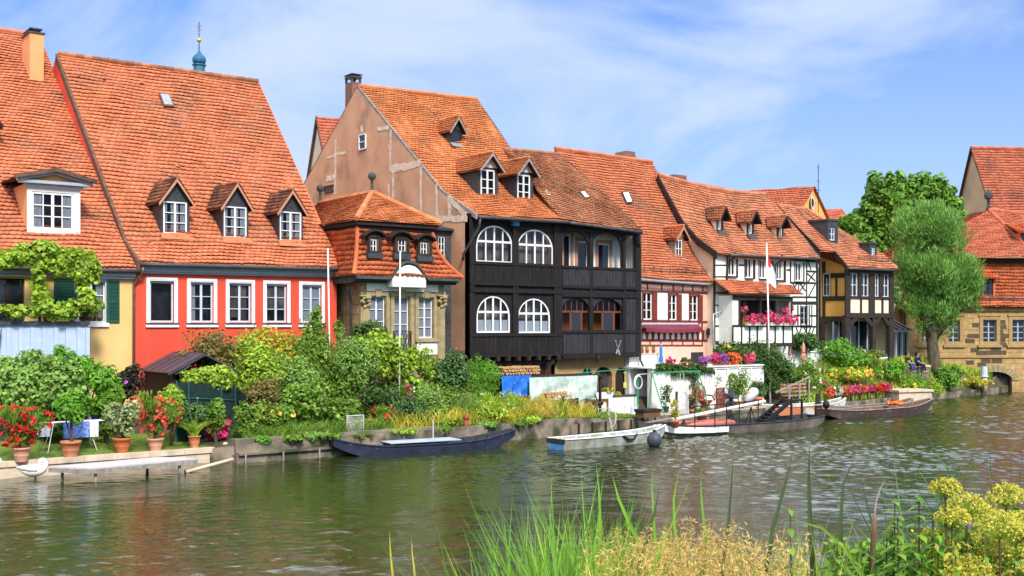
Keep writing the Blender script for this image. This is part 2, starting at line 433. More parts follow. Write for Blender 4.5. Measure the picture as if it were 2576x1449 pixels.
def gdormer(fr,par,front,apex,plane,side_m,front_m,tile_m,barge_m,win=None,wk=None,over=.18,frame_m=None,name='dormer',tw=.18,te=.2,eave_drop=0.0,frame_w=.09,wall_t=.04,gable_m=None,sill_m=None,apron_m=None):
 xl,xr,yt,yb=front
 g=fr.hit((xl+xr)/2,yb,plane);b=g[1]
 tl,tr,zb,zt=rect_px(fr,xl,xr,yt,yb,b)
 ta,za=fr.p(apex[0],apex[1],b-over)
 tm=(tl+tr)/2
 D=lambda t,z:depth_on(plane,t,z)+.03
 mb=MB()
 hole=None
 if win:
  a,c,d,e=rect_px(fr,*win,b)
  a=max(a,tl+.03);c=min(c,tr-.03);e=min(e,zt-.02);d=max(d,zb+.02)
  hole=(a,c,d,e)
 wall_grid(mb,tl,tr,zb-.05,zt,b,[hole]if hole else[],.1)
 mb.m=1
 for t in(tl,tr):
  mb.poly([(t,b,zb-.05),(t,b,zt),(t,D(t,zt),zt)])
 mb.m=2
 zg=za-.06
 mb.poly([(tl,b,zt),(tr,b,zt),(tm,b,zg)])
 body=mb.build(name,[front_m,side_m,gable_m or front_m],par)
 ov=over;half=(tr-tl)/2
 sl=(za-zt)/half;o=.16
 ze=zt-sl*o-eave_drop
 LL=[[(tl-o,D(tl-o,ze),ze),(tm,D(tm,za),za)],[(tl-o,b-ov,ze),(tm,b-ov,za)]]
 RR=[[(tr+o,b-ov,ze),(tm,b-ov,za)],[(tr+o,D(tr+o,ze),ze),(tm,D(tm,za),za)]]
 rf=tile_roof('dormer_roof',[LL,RR],tile_m,body,tw,te,.04)
 ridge_cap((tm,b-ov-.02,za+.03),(tm,D(tm,za),za+.03),tile_m,body,.09,'ridge_cap')
 bm=MB()
 bm.prism([(tl-o,b-ov-.02,ze-.01),(tm,b-ov-.02,za-.01),(tm,b-ov-.02,za-.17),(tl-o+.02,b-ov-.02,ze-.13)],(0,.05,0))
 bm.prism([(tr+o,b-ov-.022,ze-.01),(tm,b-ov-.022,za-.01),(tm,b-ov-.022,za-.17),(tr+o-.02,b-ov-.022,ze-.13)],(0,.05,0))
 bm.build('barge_board',barge_m,body)
 um=MB()
 for s,tt in((-1,tl-o),(1,tr+o)):
  um.quad((tt,b-ov+.03,ze-.04),(tm,b-ov+.03,za-.05),(tm,D(tm,za),za-.05),(tt,D(tt,ze),ze-.04))
 um.build('soffit',M['dark_wood'],body)
 if frame_m and hole:
  fm=MB();frame_boxes(fm,tl-.01,tr+.01,zb-.02,zt,b-.03,b+.05,frame_w);fm.build('window_surround',frame_m,body)
 if hole:
  window(body,*hole,b+.02,flat=True,**(wk or{}))
 if sill_m:
  MB().box(tl-.06,tr+.06,b-.1,b+.02,zb-.08,zb-.02).build('sill',sill_m,body)
 if apron_m:
  n=Vector(plane[1]);n=n if n.z>0 else-n
  dn=Vector((0,-1,0));dn=(dn-n*dn.dot(n)).normalized()
  p=Vector((tl-.05,b-.02,zb));q=Vector((tr+.05,b-.02,zb))
  MB().prism([p+n*.055,q+n*.055,q+dn*.4+n*.075+Vector((.06,0,0)),p+dn*.4+n*.075-Vector((.06,0,0))],n*.012).build('apron_flashing',apron_m,body)
 return body
def skylight(fr,par,quad,plane,frame_m,glass_m):
 n=Vector(plane[1]);n=n if n.z>0 else-n
 p=[fr.hit(x,y,plane)for x,y in quad]
 c=sum(p,Vector())/4
 mb=MB();mb.prism([q+n*.03 for q in p],n*.12);f=mb.build('skylight',frame_m,par)
 MB().prism([c+(q-c)*.8+n*.152 for q in p],n*.008).build('pane',glass_m,f)
 return f
cam=bpy.data.cameras.new('camera');cam.lens=36*F/2576;cam.sensor_width=36;cam.shift_y=(HY-724.5)/2576;cam.clip_end=3000;cam.clip_start=.2
co=bpy.data.objects.new('camera',cam);COL.objects.link(co);co.location=(0,0,H);co.rotation_euler=(math.radians(90),0,0);SC.camera=co
SC.view_settings.view_transform='Standard';SC.view_settings.look='None';SC.view_settings.exposure=0.78;SC.view_settings.gamma=1
SC.cycles.max_bounces=6;SC.cycles.transparent_max_bounces=12;SC.cycles.diffuse_bounces=3;SC.cycles.glossy_bounces=3
SC.cycles.caustics_reflective=False;SC.cycles.caustics_refractive=False
SUN=Vector((.28,-.74,.72)).normalized()
sl=bpy.data.lights.new('sun','SUN');sl.energy=2.7;sl.angle=math.radians(11);sl.color=(1,.95,.87)
so=bpy.data.objects.new('sun',sl);COL.objects.link(so);so.rotation_euler=(-SUN).to_track_quat('-Z','Y').to_euler();so.location=(30,-30,60)
w=bpy.data.worlds.new('World');SC.world=w;w.use_nodes=True
nt=w.node_tree;N,L=nt.nodes,nt.links;bg=N['Background']
sky=N.new('ShaderNodeTexSky');sky.sky_type='NISHITA';sky.sun_disc=False
sky.sun_elevation=math.asin(SUN.z);sky.sun_rotation=math.atan2(SUN.x,SUN.y)
tc=N.new('ShaderNodeTexCoord')
mp=N.new('ShaderNodeMapping');mp.inputs['Scale'].default_value=(2.6,1.8,5.2);mp.inputs['Location'].default_value=(.35,0,.2);mp.inputs['Rotation'].default_value=(0,math.radians(-14),0)
L.new(tc.outputs['Generated'],mp.inputs[0])
nz=N.new('ShaderNodeTexNoise');nz.inputs['Scale'].default_value=1.1;nz.inputs['Detail'].default_value=6;nz.inputs['Roughness'].default_value=.56;nz.inputs['Distortion'].default_value=.5
L.new(mp.outputs[0],nz.inputs['Vector'])
rp=N.new('ShaderNodeValToRGB');rp.color_ramp.elements[0].position=.30;rp.color_ramp.elements[1].position=.66
rp.color_ramp.elements[0].color=(0,0,0,1);rp.color_ramp.elements[1].color=(1,1,1,1);rp.color_ramp.interpolation='EASE'
L.new(nz.outputs['Fac'],rp.inputs['Fac'])
sp=N.new('ShaderNodeSeparateXYZ');L.new(tc.outputs['Generated'],sp.inputs[0])
vr=N.new('ShaderNodeMapRange');vr.inputs[1].default_value=.30;vr.inputs[2].default_value=.02;vr.inputs[3].default_value=.12;vr.inputs[4].default_value=.8
L.new(sp.outputs['Z'],vr.inputs[0])
mxm=N.new('ShaderNodeMath');mxm.operation='MAXIMUM';L.new(rp.outputs['Color'],mxm.inputs[0]);L.new(vr.outputs[0],mxm.inputs[1])
tint=N.new('ShaderNodeMix');tint.data_type='RGBA';tint.blend_type='MULTIPLY';tint.inputs[0].default_value=1
L.new(sky.outputs[0],tint.inputs[6]);tint.inputs[7].default_value=(.36,.72,1.28,1)
cm=N.new('ShaderNodeMix');cm.data_type='RGBA';L.new(mxm.outputs[0],cm.inputs[0]);L.new(tint.outputs[2],cm.inputs[6]);cm.inputs[7].default_value=(4.5,5.4,7.3,1)
hn=N.new('ShaderNodeTexNoise');hn.inputs['Scale'].default_value=2.6;hn.inputs['Detail'].default_value=5;L.new(tc.outputs['Generated'],hn.inputs['Vector'])
hr=N.new('ShaderNodeMapRange');hr.inputs[1].default_value=.34;hr.inputs[2].default_value=.54;L.new(hn.outputs['Fac'],hr.inputs[0])
hz=N.new('ShaderNodeMapRange');hz.inputs[1].default_value=.30;hz.inputs[2].default_value=.52;L.new(sp.outputs['Z'],hz.inputs[0])
hm=N.new('ShaderNodeMath');hm.operation='MULTIPLY';L.new(hr.outputs[0],hm.inputs[0]);L.new(hz.outputs[0],hm.inputs[1])
c2=N.new('ShaderNodeMix');c2.data_type='RGBA';L.new(hm.outputs[0],c2.inputs[0]);L.new(cm.outputs[2],c2.inputs[6]);c2.inputs[7].default_value=(15.5,15.8,16.5,1)
L.new(c2.outputs[2],bg.inputs['Color']);bg.inputs['Strength'].default_value=.085
M={}
M['white']=mat('white_paint',(.80,.80,.78),(.72,.72,.70),.5,4)
M['off_white']=mat('off_white_plaster',(.78,.77,.72),(.66,.65,.60),.9,2.5,bump=.1)
M['pale_green_white']=mat('pale_plaster',(.80,.84,.76),(.72,.77,.69),.9,2.5,bump=.1)
M['grey_paint']=mat('grey_blue_paint',(.40,.45,.52),(.34,.39,.45),.6)
M['light_grey']=mat('light_grey_paint',(.55,.60,.68),(.48,.53,.6),.6)
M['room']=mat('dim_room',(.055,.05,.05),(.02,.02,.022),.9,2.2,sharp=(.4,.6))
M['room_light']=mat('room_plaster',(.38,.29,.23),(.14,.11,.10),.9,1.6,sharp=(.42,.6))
M['curtain']=mat('net_curtain',(.78,.79,.82),(.6,.62,.66),.9,5,stretch=(6,6,.6))
M['glass']=glass()
m_,nt_,N_,L_,P_=_nt('dark_glass');P_.inputs['Base Color'].default_value=(.018,.022,.03,1);P_.inputs['Roughness'].default_value=.06;M['dark_glass']=m_
M['tile']=mat('orange_tile',(.58,.175,.078),(.50,.14,.06),.75,1.1,bump=.25,bscale=14,island=.20,c3=(.30,.13,.075),s3=.55,sh3=(.50,.78))
M['tile_red']=mat('red_tile',(.60,.15,.055),(.50,.11,.04),.75,1.1,bump=.25,bscale=14,island=.2,c3=(.25,.075,.04),s3=.6,sh3=(.58,.8))
M['tile_amber']=mat('amber_tile',(.58,.19,.065),(.48,.145,.05),.75,1.1,bump=.25,bscale=14,island=.20,c3=(.30,.14,.06),s3=.6,sh3=(.56,.8))
M['tile_umber']=mat('umber_tile',(.40,.155,.075),(.31,.115,.055),.8,1.1,bump=.25,bscale=14,island=.22,c3=(.30,.14,.07),s3=.6,sh3=(.5,.75))
M['tile_old']=mat('weathered_tile',(.40,.15,.075),(.26,.095,.05),.85,1.5,bump=.3,bscale=14,island=.4,c3=(.11,.075,.05),s3=.9,sh3=(.48,.7))
M['tile_pale']=mat('pale_tile',(.55,.20,.10),(.45,.15,.075),.8,1.1,bump=.25,bscale=14,island=.24,c3=(.25,.13,.075),s3=.6,sh3=(.52,.75))
M['tile_brown']=mat('brown_tile',(.16,.085,.06),(.08,.05,.04),.85,2,bump=.3,island=.35)
M['tile_far']=mat('far_tile',(.52,.145,.075),(.44,.115,.06),.8,1.0,bump=.2,island=.25,c3=(.28,.09,.06),s3=.5,sh3=(.55,.8))
M['red_wall']=mat('red_plaster',(.72,.085,.045),(.65,.07,.038),.85,1.2,stretch=(1,1,.35),bump=.15,bscale=25,c3=(.46,.07,.045),s3=.8,sh3=(.46,.8))
M['yellow_wall']=mat('yellow_plaster',(.80,.52,.20),(.72,.46,.17),.9,1.3,stretch=(1,1,.4),bump=.15,bscale=25,c3=(.60,.39,.19),s3=.7,sh3=(.5,.8))
M['ochre_wall']=mat('ochre_plaster',(.82,.48,.13),(.74,.42,.11),.9,1.5,bump=.1)
M['chimney_orange']=mat('orange_plaster',(.78,.36,.15),(.72,.32,.13),.9,1.5,bump=.1)
M['brown_wall']=mat('brown_plaster',(.60,.35,.205),(.52,.285,.165),.95,1.0,bump=.35,bscale=12,c3=(.25,.155,.10),s3=.55,sh3=(.5,.8))
M['patch']=mat('pale_patch',(.74,.62,.50),(.58,.42,.3),.95,3.5,bump=.3)
M['pink_wall']=mat('pink_plaster',(.80,.46,.36),(.74,.41,.32),.9,2,bump=.1)
M['cream']=mat('cream_plaster',(.82,.70,.52),(.74,.62,.45),.9,2,bump=.1)
M['pale_blue']=mat('pale_blue_board',(.46,.55,.68),(.40,.49,.62),.7,3)
M['black_wood']=mat('black_timber',(.017,.013,.013),(.007,.006,.006),.75,4,stretch=(6,6,.5),bump=.5,bscale=6,c3=(.036,.029,.027),s3=1.5,sh3=(.56,.8),spec=.25)
M['grey_wood']=mat('greyed_timber',(.042,.042,.047),(.018,.018,.021),.8,4,stretch=(6,6,.5),bump=.5,bscale=6,spec=.25)
M['dark_wood']=mat('dark_timber',(.035,.022,.016),(.018,.012,.01),.8,5,bump=.3)
M['dark_beam']=mat('dark_brown_beam',(.04,.03,.024),(.022,.016,.013),.8,5,bump=.3)
M['red_beam']=mat('oxblood_beam',(.20,.035,.022),(.13,.022,.015),.7,5,bump=.2)
M['brown_wood']=mat('brown_board',(.19,.10,.05),(.10,.055,.03),.8,5,stretch=(5,5,.6),bump=.3)
M['grey_board']=mat('weathered_board',(.34,.30,.27),(.2,.18,.16),.85,6,bump=.3)
M['verge']=mat('verge_board',(.17,.08,.05),(.08,.045,.03),.8,5,bump=.3)
M['pink_board']=mat('barge_board',(.50,.24,.15),(.42,.2,.13),.7,4)
M['old_brick']=mat('sooty_brick',(.24,.12,.08),(.15,.08,.06),.9,5,bump=.5,bscale=10)
M['slate']=mat('slate_shingle',(.030,.034,.042),(.016,.018,.022),.55,6,bump=.4,bscale=20,island=.4,spec=.5)
M['slate_grey']=mat('slate_cladding',(.07,.08,.10),(.035,.04,.05),.6,8,bump=.5,bscale=18)
M['zinc']=mat('zinc_sheet',(.36,.40,.44),(.28,.31,.34),.45,4,metal=.4)
M['lead']=mat('dark_sheet_metal',(.07,.075,.085),(.045,.05,.055),.5,4,metal=.3)
M['copper']=mat('copper_pipe',(.23,.13,.09),(.15,.085,.06),.5,5,metal=.5)
M['iron']=mat('black_iron',(.015,.015,.017),(.01,.01,.011),.6,6)
M['rust']=mat('rusty_iron',(.33,.09,.04),(.2,.055,.03),.85,8)
M['steel']=mat('painted_steel',(.62,.62,.62),(.5,.5,.5),.4,6)
M['sandstone']=brick('ochre_sandstone',(.52,.34,.145),(.42,.265,.11),(.32,.22,.11),.9,.42)
M['sandstone_old']=brick('mossy_sandstone',(.38,.30,.15),(.29,.225,.11),(.2,.155,.085),.9,.45)
M['sandstone_trim']=mat('sandstone_trim',(.42,.28,.12),(.33,.21,.09),.9,3,bump=.2)
M['stone_trim']=mat('grey_sandstone_trim',(.38,.30,.155),(.28,.215,.11),.9,3,bump=.3)
M['cornice']=mat('grey_green_cornice',(.075,.085,.08),(.045,.052,.05),.8,4,bump=.3)
M['kerb']=mat('sandstone_kerb',(.66,.53,.39),(.5,.4,.29),.9,2.2,bump=.3,c3=(.3,.24,.17),s3=1.5,sh3=(.55,.8))
M['old_stone']=mat('river_wall_stone',(.30,.24,.17),(.15,.125,.095),.95,2.0,bump=.6,bscale=8,c3=(.05,.055,.03),s3=.9,sh3=(.46,.62))
M['paving']=mat('worn_paving',(.46,.38,.28),(.34,.28,.2),.9,2.5,bump=.3)
M['terracotta']=mat('terracotta',(.56,.21,.10),(.45,.16,.075),.85,4,bump=.15,c3=(.56,.33,.22),s3=2.5,sh3=(.52,.75))
M['plank']=mat('weathered_plank',(.60,.53,.52),(.42,.37,.37),.7,7,stretch=(1,8,1),bump=.3)
M['soil']=mat('garden_soil',(.10,.075,.045),(.05,.04,.025),.95,3,bump=.5)
M['lawn']=mat('lawn_grass',(.17,.24,.035),(.10,.16,.025),.95,6,bump=.6,bscale=60)
M['earth']=mat('river_bank_earth',(.12,.10,.05),(.06,.06,.03),.95,2,bump=.5)
M['blue']=mat('blue_plastic',(.02,.10,.55),(.015,.075,.45),.5)
M['bark']=mat('tree_bark',(.13,.10,.07),(.06,.05,.035),.95,6,stretch=(1,1,.3),bump=.8)
M['stem']=mat('woody_stem',(.10,.075,.04),(.06,.05,.03),.9,5)
for k_,a_,b_ in(('leaf_lime',(.50,.66,.06),(.17,.31,.03)),('leaf_mid',(.26,.42,.045),(.085,.19,.022)),('leaf_dark',(.11,.21,.04),(.035,.085,.018)),('leaf_blue',(.14,.26,.07),(.045,.11,.035)),('leaf_yellow',(.62,.54,.05),(.36,.36,.035)),('leaf_gold',(.70,.55,.12),(.42,.36,.06)),('leaf_pale',(.36,.54,.11),(.11,.24,.045)),('leaf_purple',(.07,.05,.035),(.03,.03,.02)),('leaf_willow',(.33,.57,.11),(.07,.20,.04)),('leaf_maple',(.25,.46,.05),(.07,.19,.025)),('leaf_fern',(.24,.50,.04),(.09,.27,.025)),('leaf_rust',(.30,.22,.06),(.12,.13,.03)),('leaf_variegated',(.62,.66,.36),(.14,.24,.05))):
 M[k_]=leafmat(k_,a_,b_)
for k_,a_,b_ in(('petal_red',(.80,.045,.03),(.62,.02,.02)),('petal_pink',(.85,.10,.26),(.75,.05,.2)),('petal_magenta',(.80,.03,.22),(.62,.02,.18)),('petal_white',(.85,.83,.74),(.7,.66,.5)),('petal_yellow',(.85,.66,.13),(.75,.5,.06)),('petal_coral',(.85,.16,.09),(.75,.1,.07)),('petal_violet',(.5,.12,.55),(.38,.1,.42)),('petal_orange',(.85,.18,.03),(.75,.10,.03)),('umbel',(.68,.62,.10),(.48,.44,.06))):
 M[k_]=leafmat(k_,a_,b_,.25)
wm,nt,N,L,P=_nt('river_water')
P.inputs['Base Color'].default_value=(.020,.030,.004,1);P.inputs['Roughness'].default_value=.045;P.inputs['IOR'].default_value=1.62;P.inputs['Specular IOR Level'].default_value=.9
tc=N.new('ShaderNodeTexCoord')
def wn(scale,st,detail,rot=0.0):
 mp=N.new('ShaderNodeMapping');mp.inputs['Scale'].default_value=st;mp.inputs['Rotation'].default_value=(0,0,rot);L.new(tc.outputs['Object'],mp.inputs[0])
 n=N.new('ShaderNodeTexNoise');n.inputs['Scale'].default_value=scale;n.inputs['Detail'].default_value=detail;n.inputs['Roughness'].default_value=.5;L.new(mp.outputs[0],n.inputs['Vector']);return n
def bmp(prev,n,s,d):
 b=N.new('ShaderNodeBump');b.inputs['Strength'].default_value=s;b.inputs['Distance'].default_value=d
 L.new(n.outputs['Fac'],b.inputs['Height'])
 if prev:L.new(prev.outputs[0],b.inputs['Normal'])
 return b
b3=bmp(None,wn(7.0,(.8,1.5,1),3,-.1),.5,.02)
L.new(b3.outputs[0],P.inputs['Normal'])
tag(MB().quad((-400,-400,-.12),(500,-400,-.12),(500,500,-.12),(-400,500,-.12)).build('water',wm),'green river water reaching beyond the frame','river',kind='structure')
def waves(x0,y0,n,st,seed=3):
 rng=np.random.default_rng(seed);kx=np.fft.fftfreq(n,st)*2*np.pi;KX,KY=np.meshgrid(kx,kx,indexing='ij');K=np.hypot(KX,KY)+1e-6;dirw=.2+.8*np.abs(KY/K)**1.5
 A=0
 for lam,sl_,sg in((.40,.058,.35),(1.3,.030,.4),(6,.010,.4)):
  k0=2*np.pi/lam;S_=np.exp(-(np.log(K/k0))**2/(2*sg*sg))/K**2*dirw;z=np.fft.ifft2(np.fft.fft2(rng.normal(size=(n,n)))*S_).real;g=np.gradient(z,st);z*=sl_/np.sqrt((g[0]**2+g[1]**2).mean())
  pm=np.fft.ifft2(np.fft.fft2(rng.normal(size=(n,n)))*np.exp(-(K*3.2)**2/2)).real;pm=np.clip(1+.42*pm/pm.std(),.25,2.0);A=A+z*(pm if lam<5 else 1)
 xs=x0+st*np.arange(n);ys=y0+st*np.arange(n);A*=np.interp(xs,[-20,0,15,35],[.8,1.05,1.6,1.9])[:,None]
 X,Y=np.meshgrid(xs,ys,indexing='ij');V=np.stack([X,Y,A],-1).reshape(-1,3);i=np.arange(n*n).reshape(n,n);Fq=np.stack([i[:-1,:-1],i[1:,:-1],i[1:,1:],i[:-1,1:]],-1).reshape(-1,4)
 return np_mesh('water_surface',V,[Fq],wm,None,True)
tag(waves(-27,10.5,860,.09),'rippled green river water reflecting houses and sky','river',kind='structure')
EDGE=[(-60,-6.9),(0,-6.9),(7.64,-6.9),(7.7,-7.75),(16,-7.8),(23.3,-6.8),(31,-5.3),(38.4,-5.2),(50,-4),(58.6,-2.8),(65,-2.2),(71,-1.2),(80,1.5),(120,14)]
def edge(T):return float(np.interp(T,[e[0]for e in EDGE],[e[1]for e in EDGE]))
def terr(T,B):
 e=edge(T);hi=float(np.interp(T,[-60,42,51,60,68,75],[1.1,1.1,2.5,2.3,1.3,.6]))
 lo=float(np.interp(T,[-60,7.6,8.2,24,27,30],[.50,.50,.75,.75,.5,.4]))
 d=(B-e)/max(.6,(-1.2-e))
 if 29<T<43 and B<-2.6:return lo
 f=max(0.0,min(1.0,(d-.15)/.85))
 return lo+(hi-lo)*f*f*(3-2*f)
def ground(px,py):
 z=.6
 for _ in range(12):
  x,y,_z=gpx(px,py,z);T,B=ROW.loc(x,y);z=z+.6*(terr(T,max(B,edge(T)+.02))-z)
 return(x,y,z)
mb=MB();Ts=np.arange(-60,121,1.0);Bf=[0,.02,.25,.6,1,1.5,2,2.6,3.3,4.1,5,6,7,8.5,12,20,40,90,240]
idx={}
for i,T in enumerate(Ts):
 e=edge(T)
 x,y,z=ROW.w(T,e,-1.2);mb.v.append((x,y,-1.2));idx[i,-1]=len(mb.v)-1
 for j,f in enumerate(Bf):
  B=e+f;x,y,z=ROW.w(T,B);mb.v.append((x,y,terr(T,B)+.02*RND.uniform(-1,1)));idx[i,j]=len(mb.v)-1
for i in range(len(Ts)-1):
 for j in range(-1,len(Bf)-1):
  mb.f.append((idx[i,j],idx[i+1,j],idx[i+1,j+1],idx[i,j+1]));mb.mi.append(1 if j<1 else(0))
tag(mb.build('far_bank_ground',[M['soil'],M['old_stone']]),'garden soil of the far river bank','ground',kind='structure')
def strip(name,T0,T1,f0,f1,m,dz,label,step=.5):
 mb=MB();n=int((T1-T0)/step);k=5
 for i in range(n+1):
  T=T0+(T1-T0)*i/n
  for j in range(k+1):
   B=f0(T)+(f1(T)-f0(T))*j/k;x,y,z=ROW.w(T,B,terr(T,max(B,edge(T)+.02))+dz);mb.v.append((x,y,z))
 for i in range(n):
  for j in range(k):
   a=i*(k+1)+j;mb.f.append((a,a+k+1,a+k+2,a+1));mb.mi.append(0)
 return tag(mb.build(name,m),label,'ground',kind='structure')
strip('lawn',-40,7.3,lambda T:edge(T)+.32,lambda T:edge(T)+3.4,M['lawn'],.035,'short green lawn behind the stone kerb')
strip('patio',29.5,42.5,lambda T:edge(T)+.02,lambda T:-2.7,M['paving'],.03,'worn stone patio at the water edge')
strip('grass_strip',25.6,29.4,lambda T:edge(T)+.05,lambda T:-3.2,M['lawn'],.04,'grass plot behind the moored grey boat')
mb=MB();ys=[-60,-20,0,6,8,9.5,11,12.5,14];zs=[2.2,2.1,2.05,2.0,1.85,1.3,.6,.0,-1.0]
xs=[-120,-40,-15,-8,-4,0,4,8,15,40,120]
for x in xs:
 for y,z in zip(ys,zs):mb.v.append((x,y+.25*math.sin(x*1.7),z+.05*math.sin(x*2.1+y)))
for i in range(len(xs)-1):
 for j in range(len(ys)-1):
  a=i*len(ys)+j;mb.f.append((a,a+len(ys),a+len(ys)+1,a+1));mb.mi.append(0)
tag(mb.build('near_bank_ground',M['earth']),'earth of the near river bank','ground',kind='structure')
# shared house tools
def curve(fr,px,be):
 0
 t=fr.p(px[0][0],px[0][1],be)[0]
 return[Vector(fr.S(x,y,t))for x,y in px]
def zat(cv,b):
 for p,q in zip(cv,cv[1:]):
  if p.y<=b<=q.y:return p.z+(q.z-p.z)*(b-p.y)/(q.y-p.y)
 return cv[0].z if b<cv[0].y else cv[-1].z
def shell(par,t0,t1,z0,y,Lc,Rc,m,holes=(),rear_b=None,rear_z=None,reveal=.18,name='wall',drop=.1,skipL=False,side_m=None):
 mb=MB()
 zl,zr=zat(Lc,y)-drop,zat(Rc,y)-drop;zt=min(zl,zr)-.001
 wall_grid(mb,t0,t1,z0,zt,y,holes,reveal)
 mb.poly([(t0,y,zt),(t1,y,zt),(t1,y,zr),(t0,y,zl)])
 if side_m:mb.m=1
 prof={}
 for t,cv in((t0,Lc),(t1,Rc)):
  rb=rear_b if rear_b else 2*cv[-1].y-y;rz=rear_z if rear_z else zat(cv,y)
  prof[t]=(rb,rz)
  pts=[(t,y,z0),(t,y,zat(cv,y)-drop)]+[(t,p.y,p.z-drop)for p in cv if p.y>y+.05]+[(t,rb,rz-drop),(t,rb,z0)]
  up=pts[1:-1]
  for a,b in zip(up,up[1:]):mb.quad((t,a[1],z0),(t,b[1],z0),b,a)
 (b0,zz0),(b1,zz1)=prof[t0],prof[t1]
 mb.quad((t0,b0,z0),(t1,b1,z0),(t1,b1,zz1-drop),(t0,b0,zz0-drop))
 o=mb.build(name,[m,side_m]if side_m else m,par)
 return o,prof
def rear_roof(par,Lc,Rc,bL,zL,bR,zR,m):
 MB().prism([Lc[-1],Rc[-1],Vector((Rc[-1].x,bR+.3,zR-.2)),Vector((Lc[-1].x,bL+.3,zL-.2))],(0,0,-.08)).build('rear_roof',m,par)
def verge(par,cv,m,side=-1,h=.26,th=.07,lift=.06,name='verge_board'):
 mb=MB()
 for p,q in zip(cv,cv[1:]):
  p,q=Vector(p),Vector(q)
  mb.prism([p+Vector((0,0,lift)),q+Vector((0,0,lift)),q-Vector((0,0,h)),p-Vector((0,0,h))],(side*th,0,0))
 return mb.build(name,m,par)
def gutter(par,p,q,m,r=.075,dz=-.1,dy=-.05,sag=0.0):
 p,q=Vector(p),Vector(q);pts=[]
 for i in range(9):
  c=p.lerp(q,i/8);c.z+=dz-sag*4*(i/8)*(1-i/8);c.y+=dy;pts.append(c)
 return MB().tube(pts,r,8).build('gutter',m,par,smooth=True)
def hide_plane(Lc,Rc,i=1):return plane3(Lc[i],Rc[i],(Lc[-1]+Rc[-1])/2)
# red house
fr=ROW.sub(338,0);FR_RED=fr
h=house('red_house','bright red plastered house with five white framed windows and three small roof dormers',fr);RED=h
Lc=curve(fr,[(353,659),(320,609),(146,138)],-.4);Rc=curve(fr,[(861,673),(836,630),(650,208)],-.4)
tile_roof('roof',[(Lc,Rc)],M['tile'],h,.235,.275,.05,3)
ridge_cap(Lc[-1]+Vector((0,0,.05)),Rc[-1]+Vector((0,0,.05)),M['tile_old'],h,.15)
verge(h,Lc,M['verge'],-1,.34,.12);verge(h,Rc,M['tile'],1,.16,.05,.03)
t1=fr.p(847,760,0)[0]
wins=[(367.7,446.7,697.7),(470,545.7,701),(567.7,640.7,703.7),(661.7,730,706),(752,816.3,708.7)]
holes=[];outer=[]
for xl,xr,yt in wins:
 a,b,c,d=rect_px(fr,xl,xr,yt,814,0)
 tw=.155;outer.append((a,b,c,d));holes.append((a+tw,b-tw,c+.05,d-tw*1.05))
body,prof=shell(h,0,t1,.3,0,Lc,Rc,M['red_wall'],holes,reveal=.2)
rear_roof(h,Lc,Rc,*prof[0],*prof[t1],M['tile'])
for i,((a,b,c,d),hl)in enumerate(zip(outer,holes)):
 tm=MB();frame_boxes(tm,a,b,c-.14,d,-.035,.02,.15)
 frame_boxes(tm,a+.05,b-.05,c-.09,d-.05,-.055,-.036,.05)
 cur=[None,[(0,.22,0,1)],[(.1,.42,.1,1),(.6,.9,.0,1)],[(0,.5,.35,1),(.55,1,.3,1)],[(0,.45,.0,1),(.6,1,.2,1)]][i]
 wf=window(h,*hl,.10,cols=1 if i==0 else 2,rows=1 if i==0 else 3,fm=M['light_grey'],fw=.075,mull=.10,mun=.03,curtain=cur,cm=M['room_light']if i in(2,3)else None,seed=i)
 tm.build('window_surround',M['white'],wf)
 sb=MB();sb.box(a-.03,b+.03,-.13,.1,c-.02,c+.03);sb.m=1;sb.box(a-.03,b+.03,-.09,-.002,c-.15,c-.022);sb.build('sill',[M['lead'],M['white']],wf)
zc0,zc1=zat(Lc,-.4),zat(Rc,-.4)
cb=MB()
for(o0,o1,k0,k1)in((-.34,-.002,-.24,-.13),(-.22,-.002,-.36,-.24),(-.12,-.002,-.44,-.36)):
 cb.add([(0,o0,zc0+k0),(t1+.1,o0,zc1+k0),(t1+.1,o1,zc1+k0),(0,o1,zc0+k0),(0,o0,zc0+k1),(t1+.1,o0,zc1+k1),(t1+.1,o1,zc1+k1),(0,o1,zc0+k1)],[(0,3,2,1),(4,5,6,7),(0,1,5,4),(1,2,6,5),(2,3,7,6),(3,0,4,7)])
cb.build('cornice',M['grey_paint'],h)
gutter(h,Lc[0],Rc[0]+Vector((.05,0,0)),M['lead'],.085)
x0=fr.P(360,672,-.42);x1=fr.P(345,700,-.12);x2=fr.P(337,712,-.1)
pipe(h,[x0,(x0[0],x0[1],x0[2]-.18),(x1[0],-.2,x1[2]),(x2[0],-.1,x2[2]-.05),(x2[0],-.1,x2[2]-.5),(x2[0]-.02,-.1,.6)],.06,M['copper'])
pl=hide_plane(Lc,Rc);PL_RED=pl
wk=dict(fm=M['white'],cols=2,rows=3,fw=.07,mull=.09,mun=.035,curtain=[(.0,.14,0,1),(.32,.5,0,1),(.55,.68,0,1),(.78,1,0,1)])
for front,apex,wn_ in(((405,477,500,590),(441.7,447),(410.7,470.7,506.7,589)),((560,625,513,600),(590,459),(563,620.7,519,599)),((701,762,526,608),(730,477),(704,758.3,532,607.5))):
 gdormer(fr,h,front,apex,pl,M['slate'],M['slate'],M['tile_old'],M['pink_board'],win=wn_,wk=wk,over=.22,sill_m=M['lead'],apron_m=M['tile'],tw=.2,te=.24,frame_m=None)
skylight(fr,h,[(399,239),(424,241),(437,273),(411,271)],pl,M['copper'],M['zinc'])
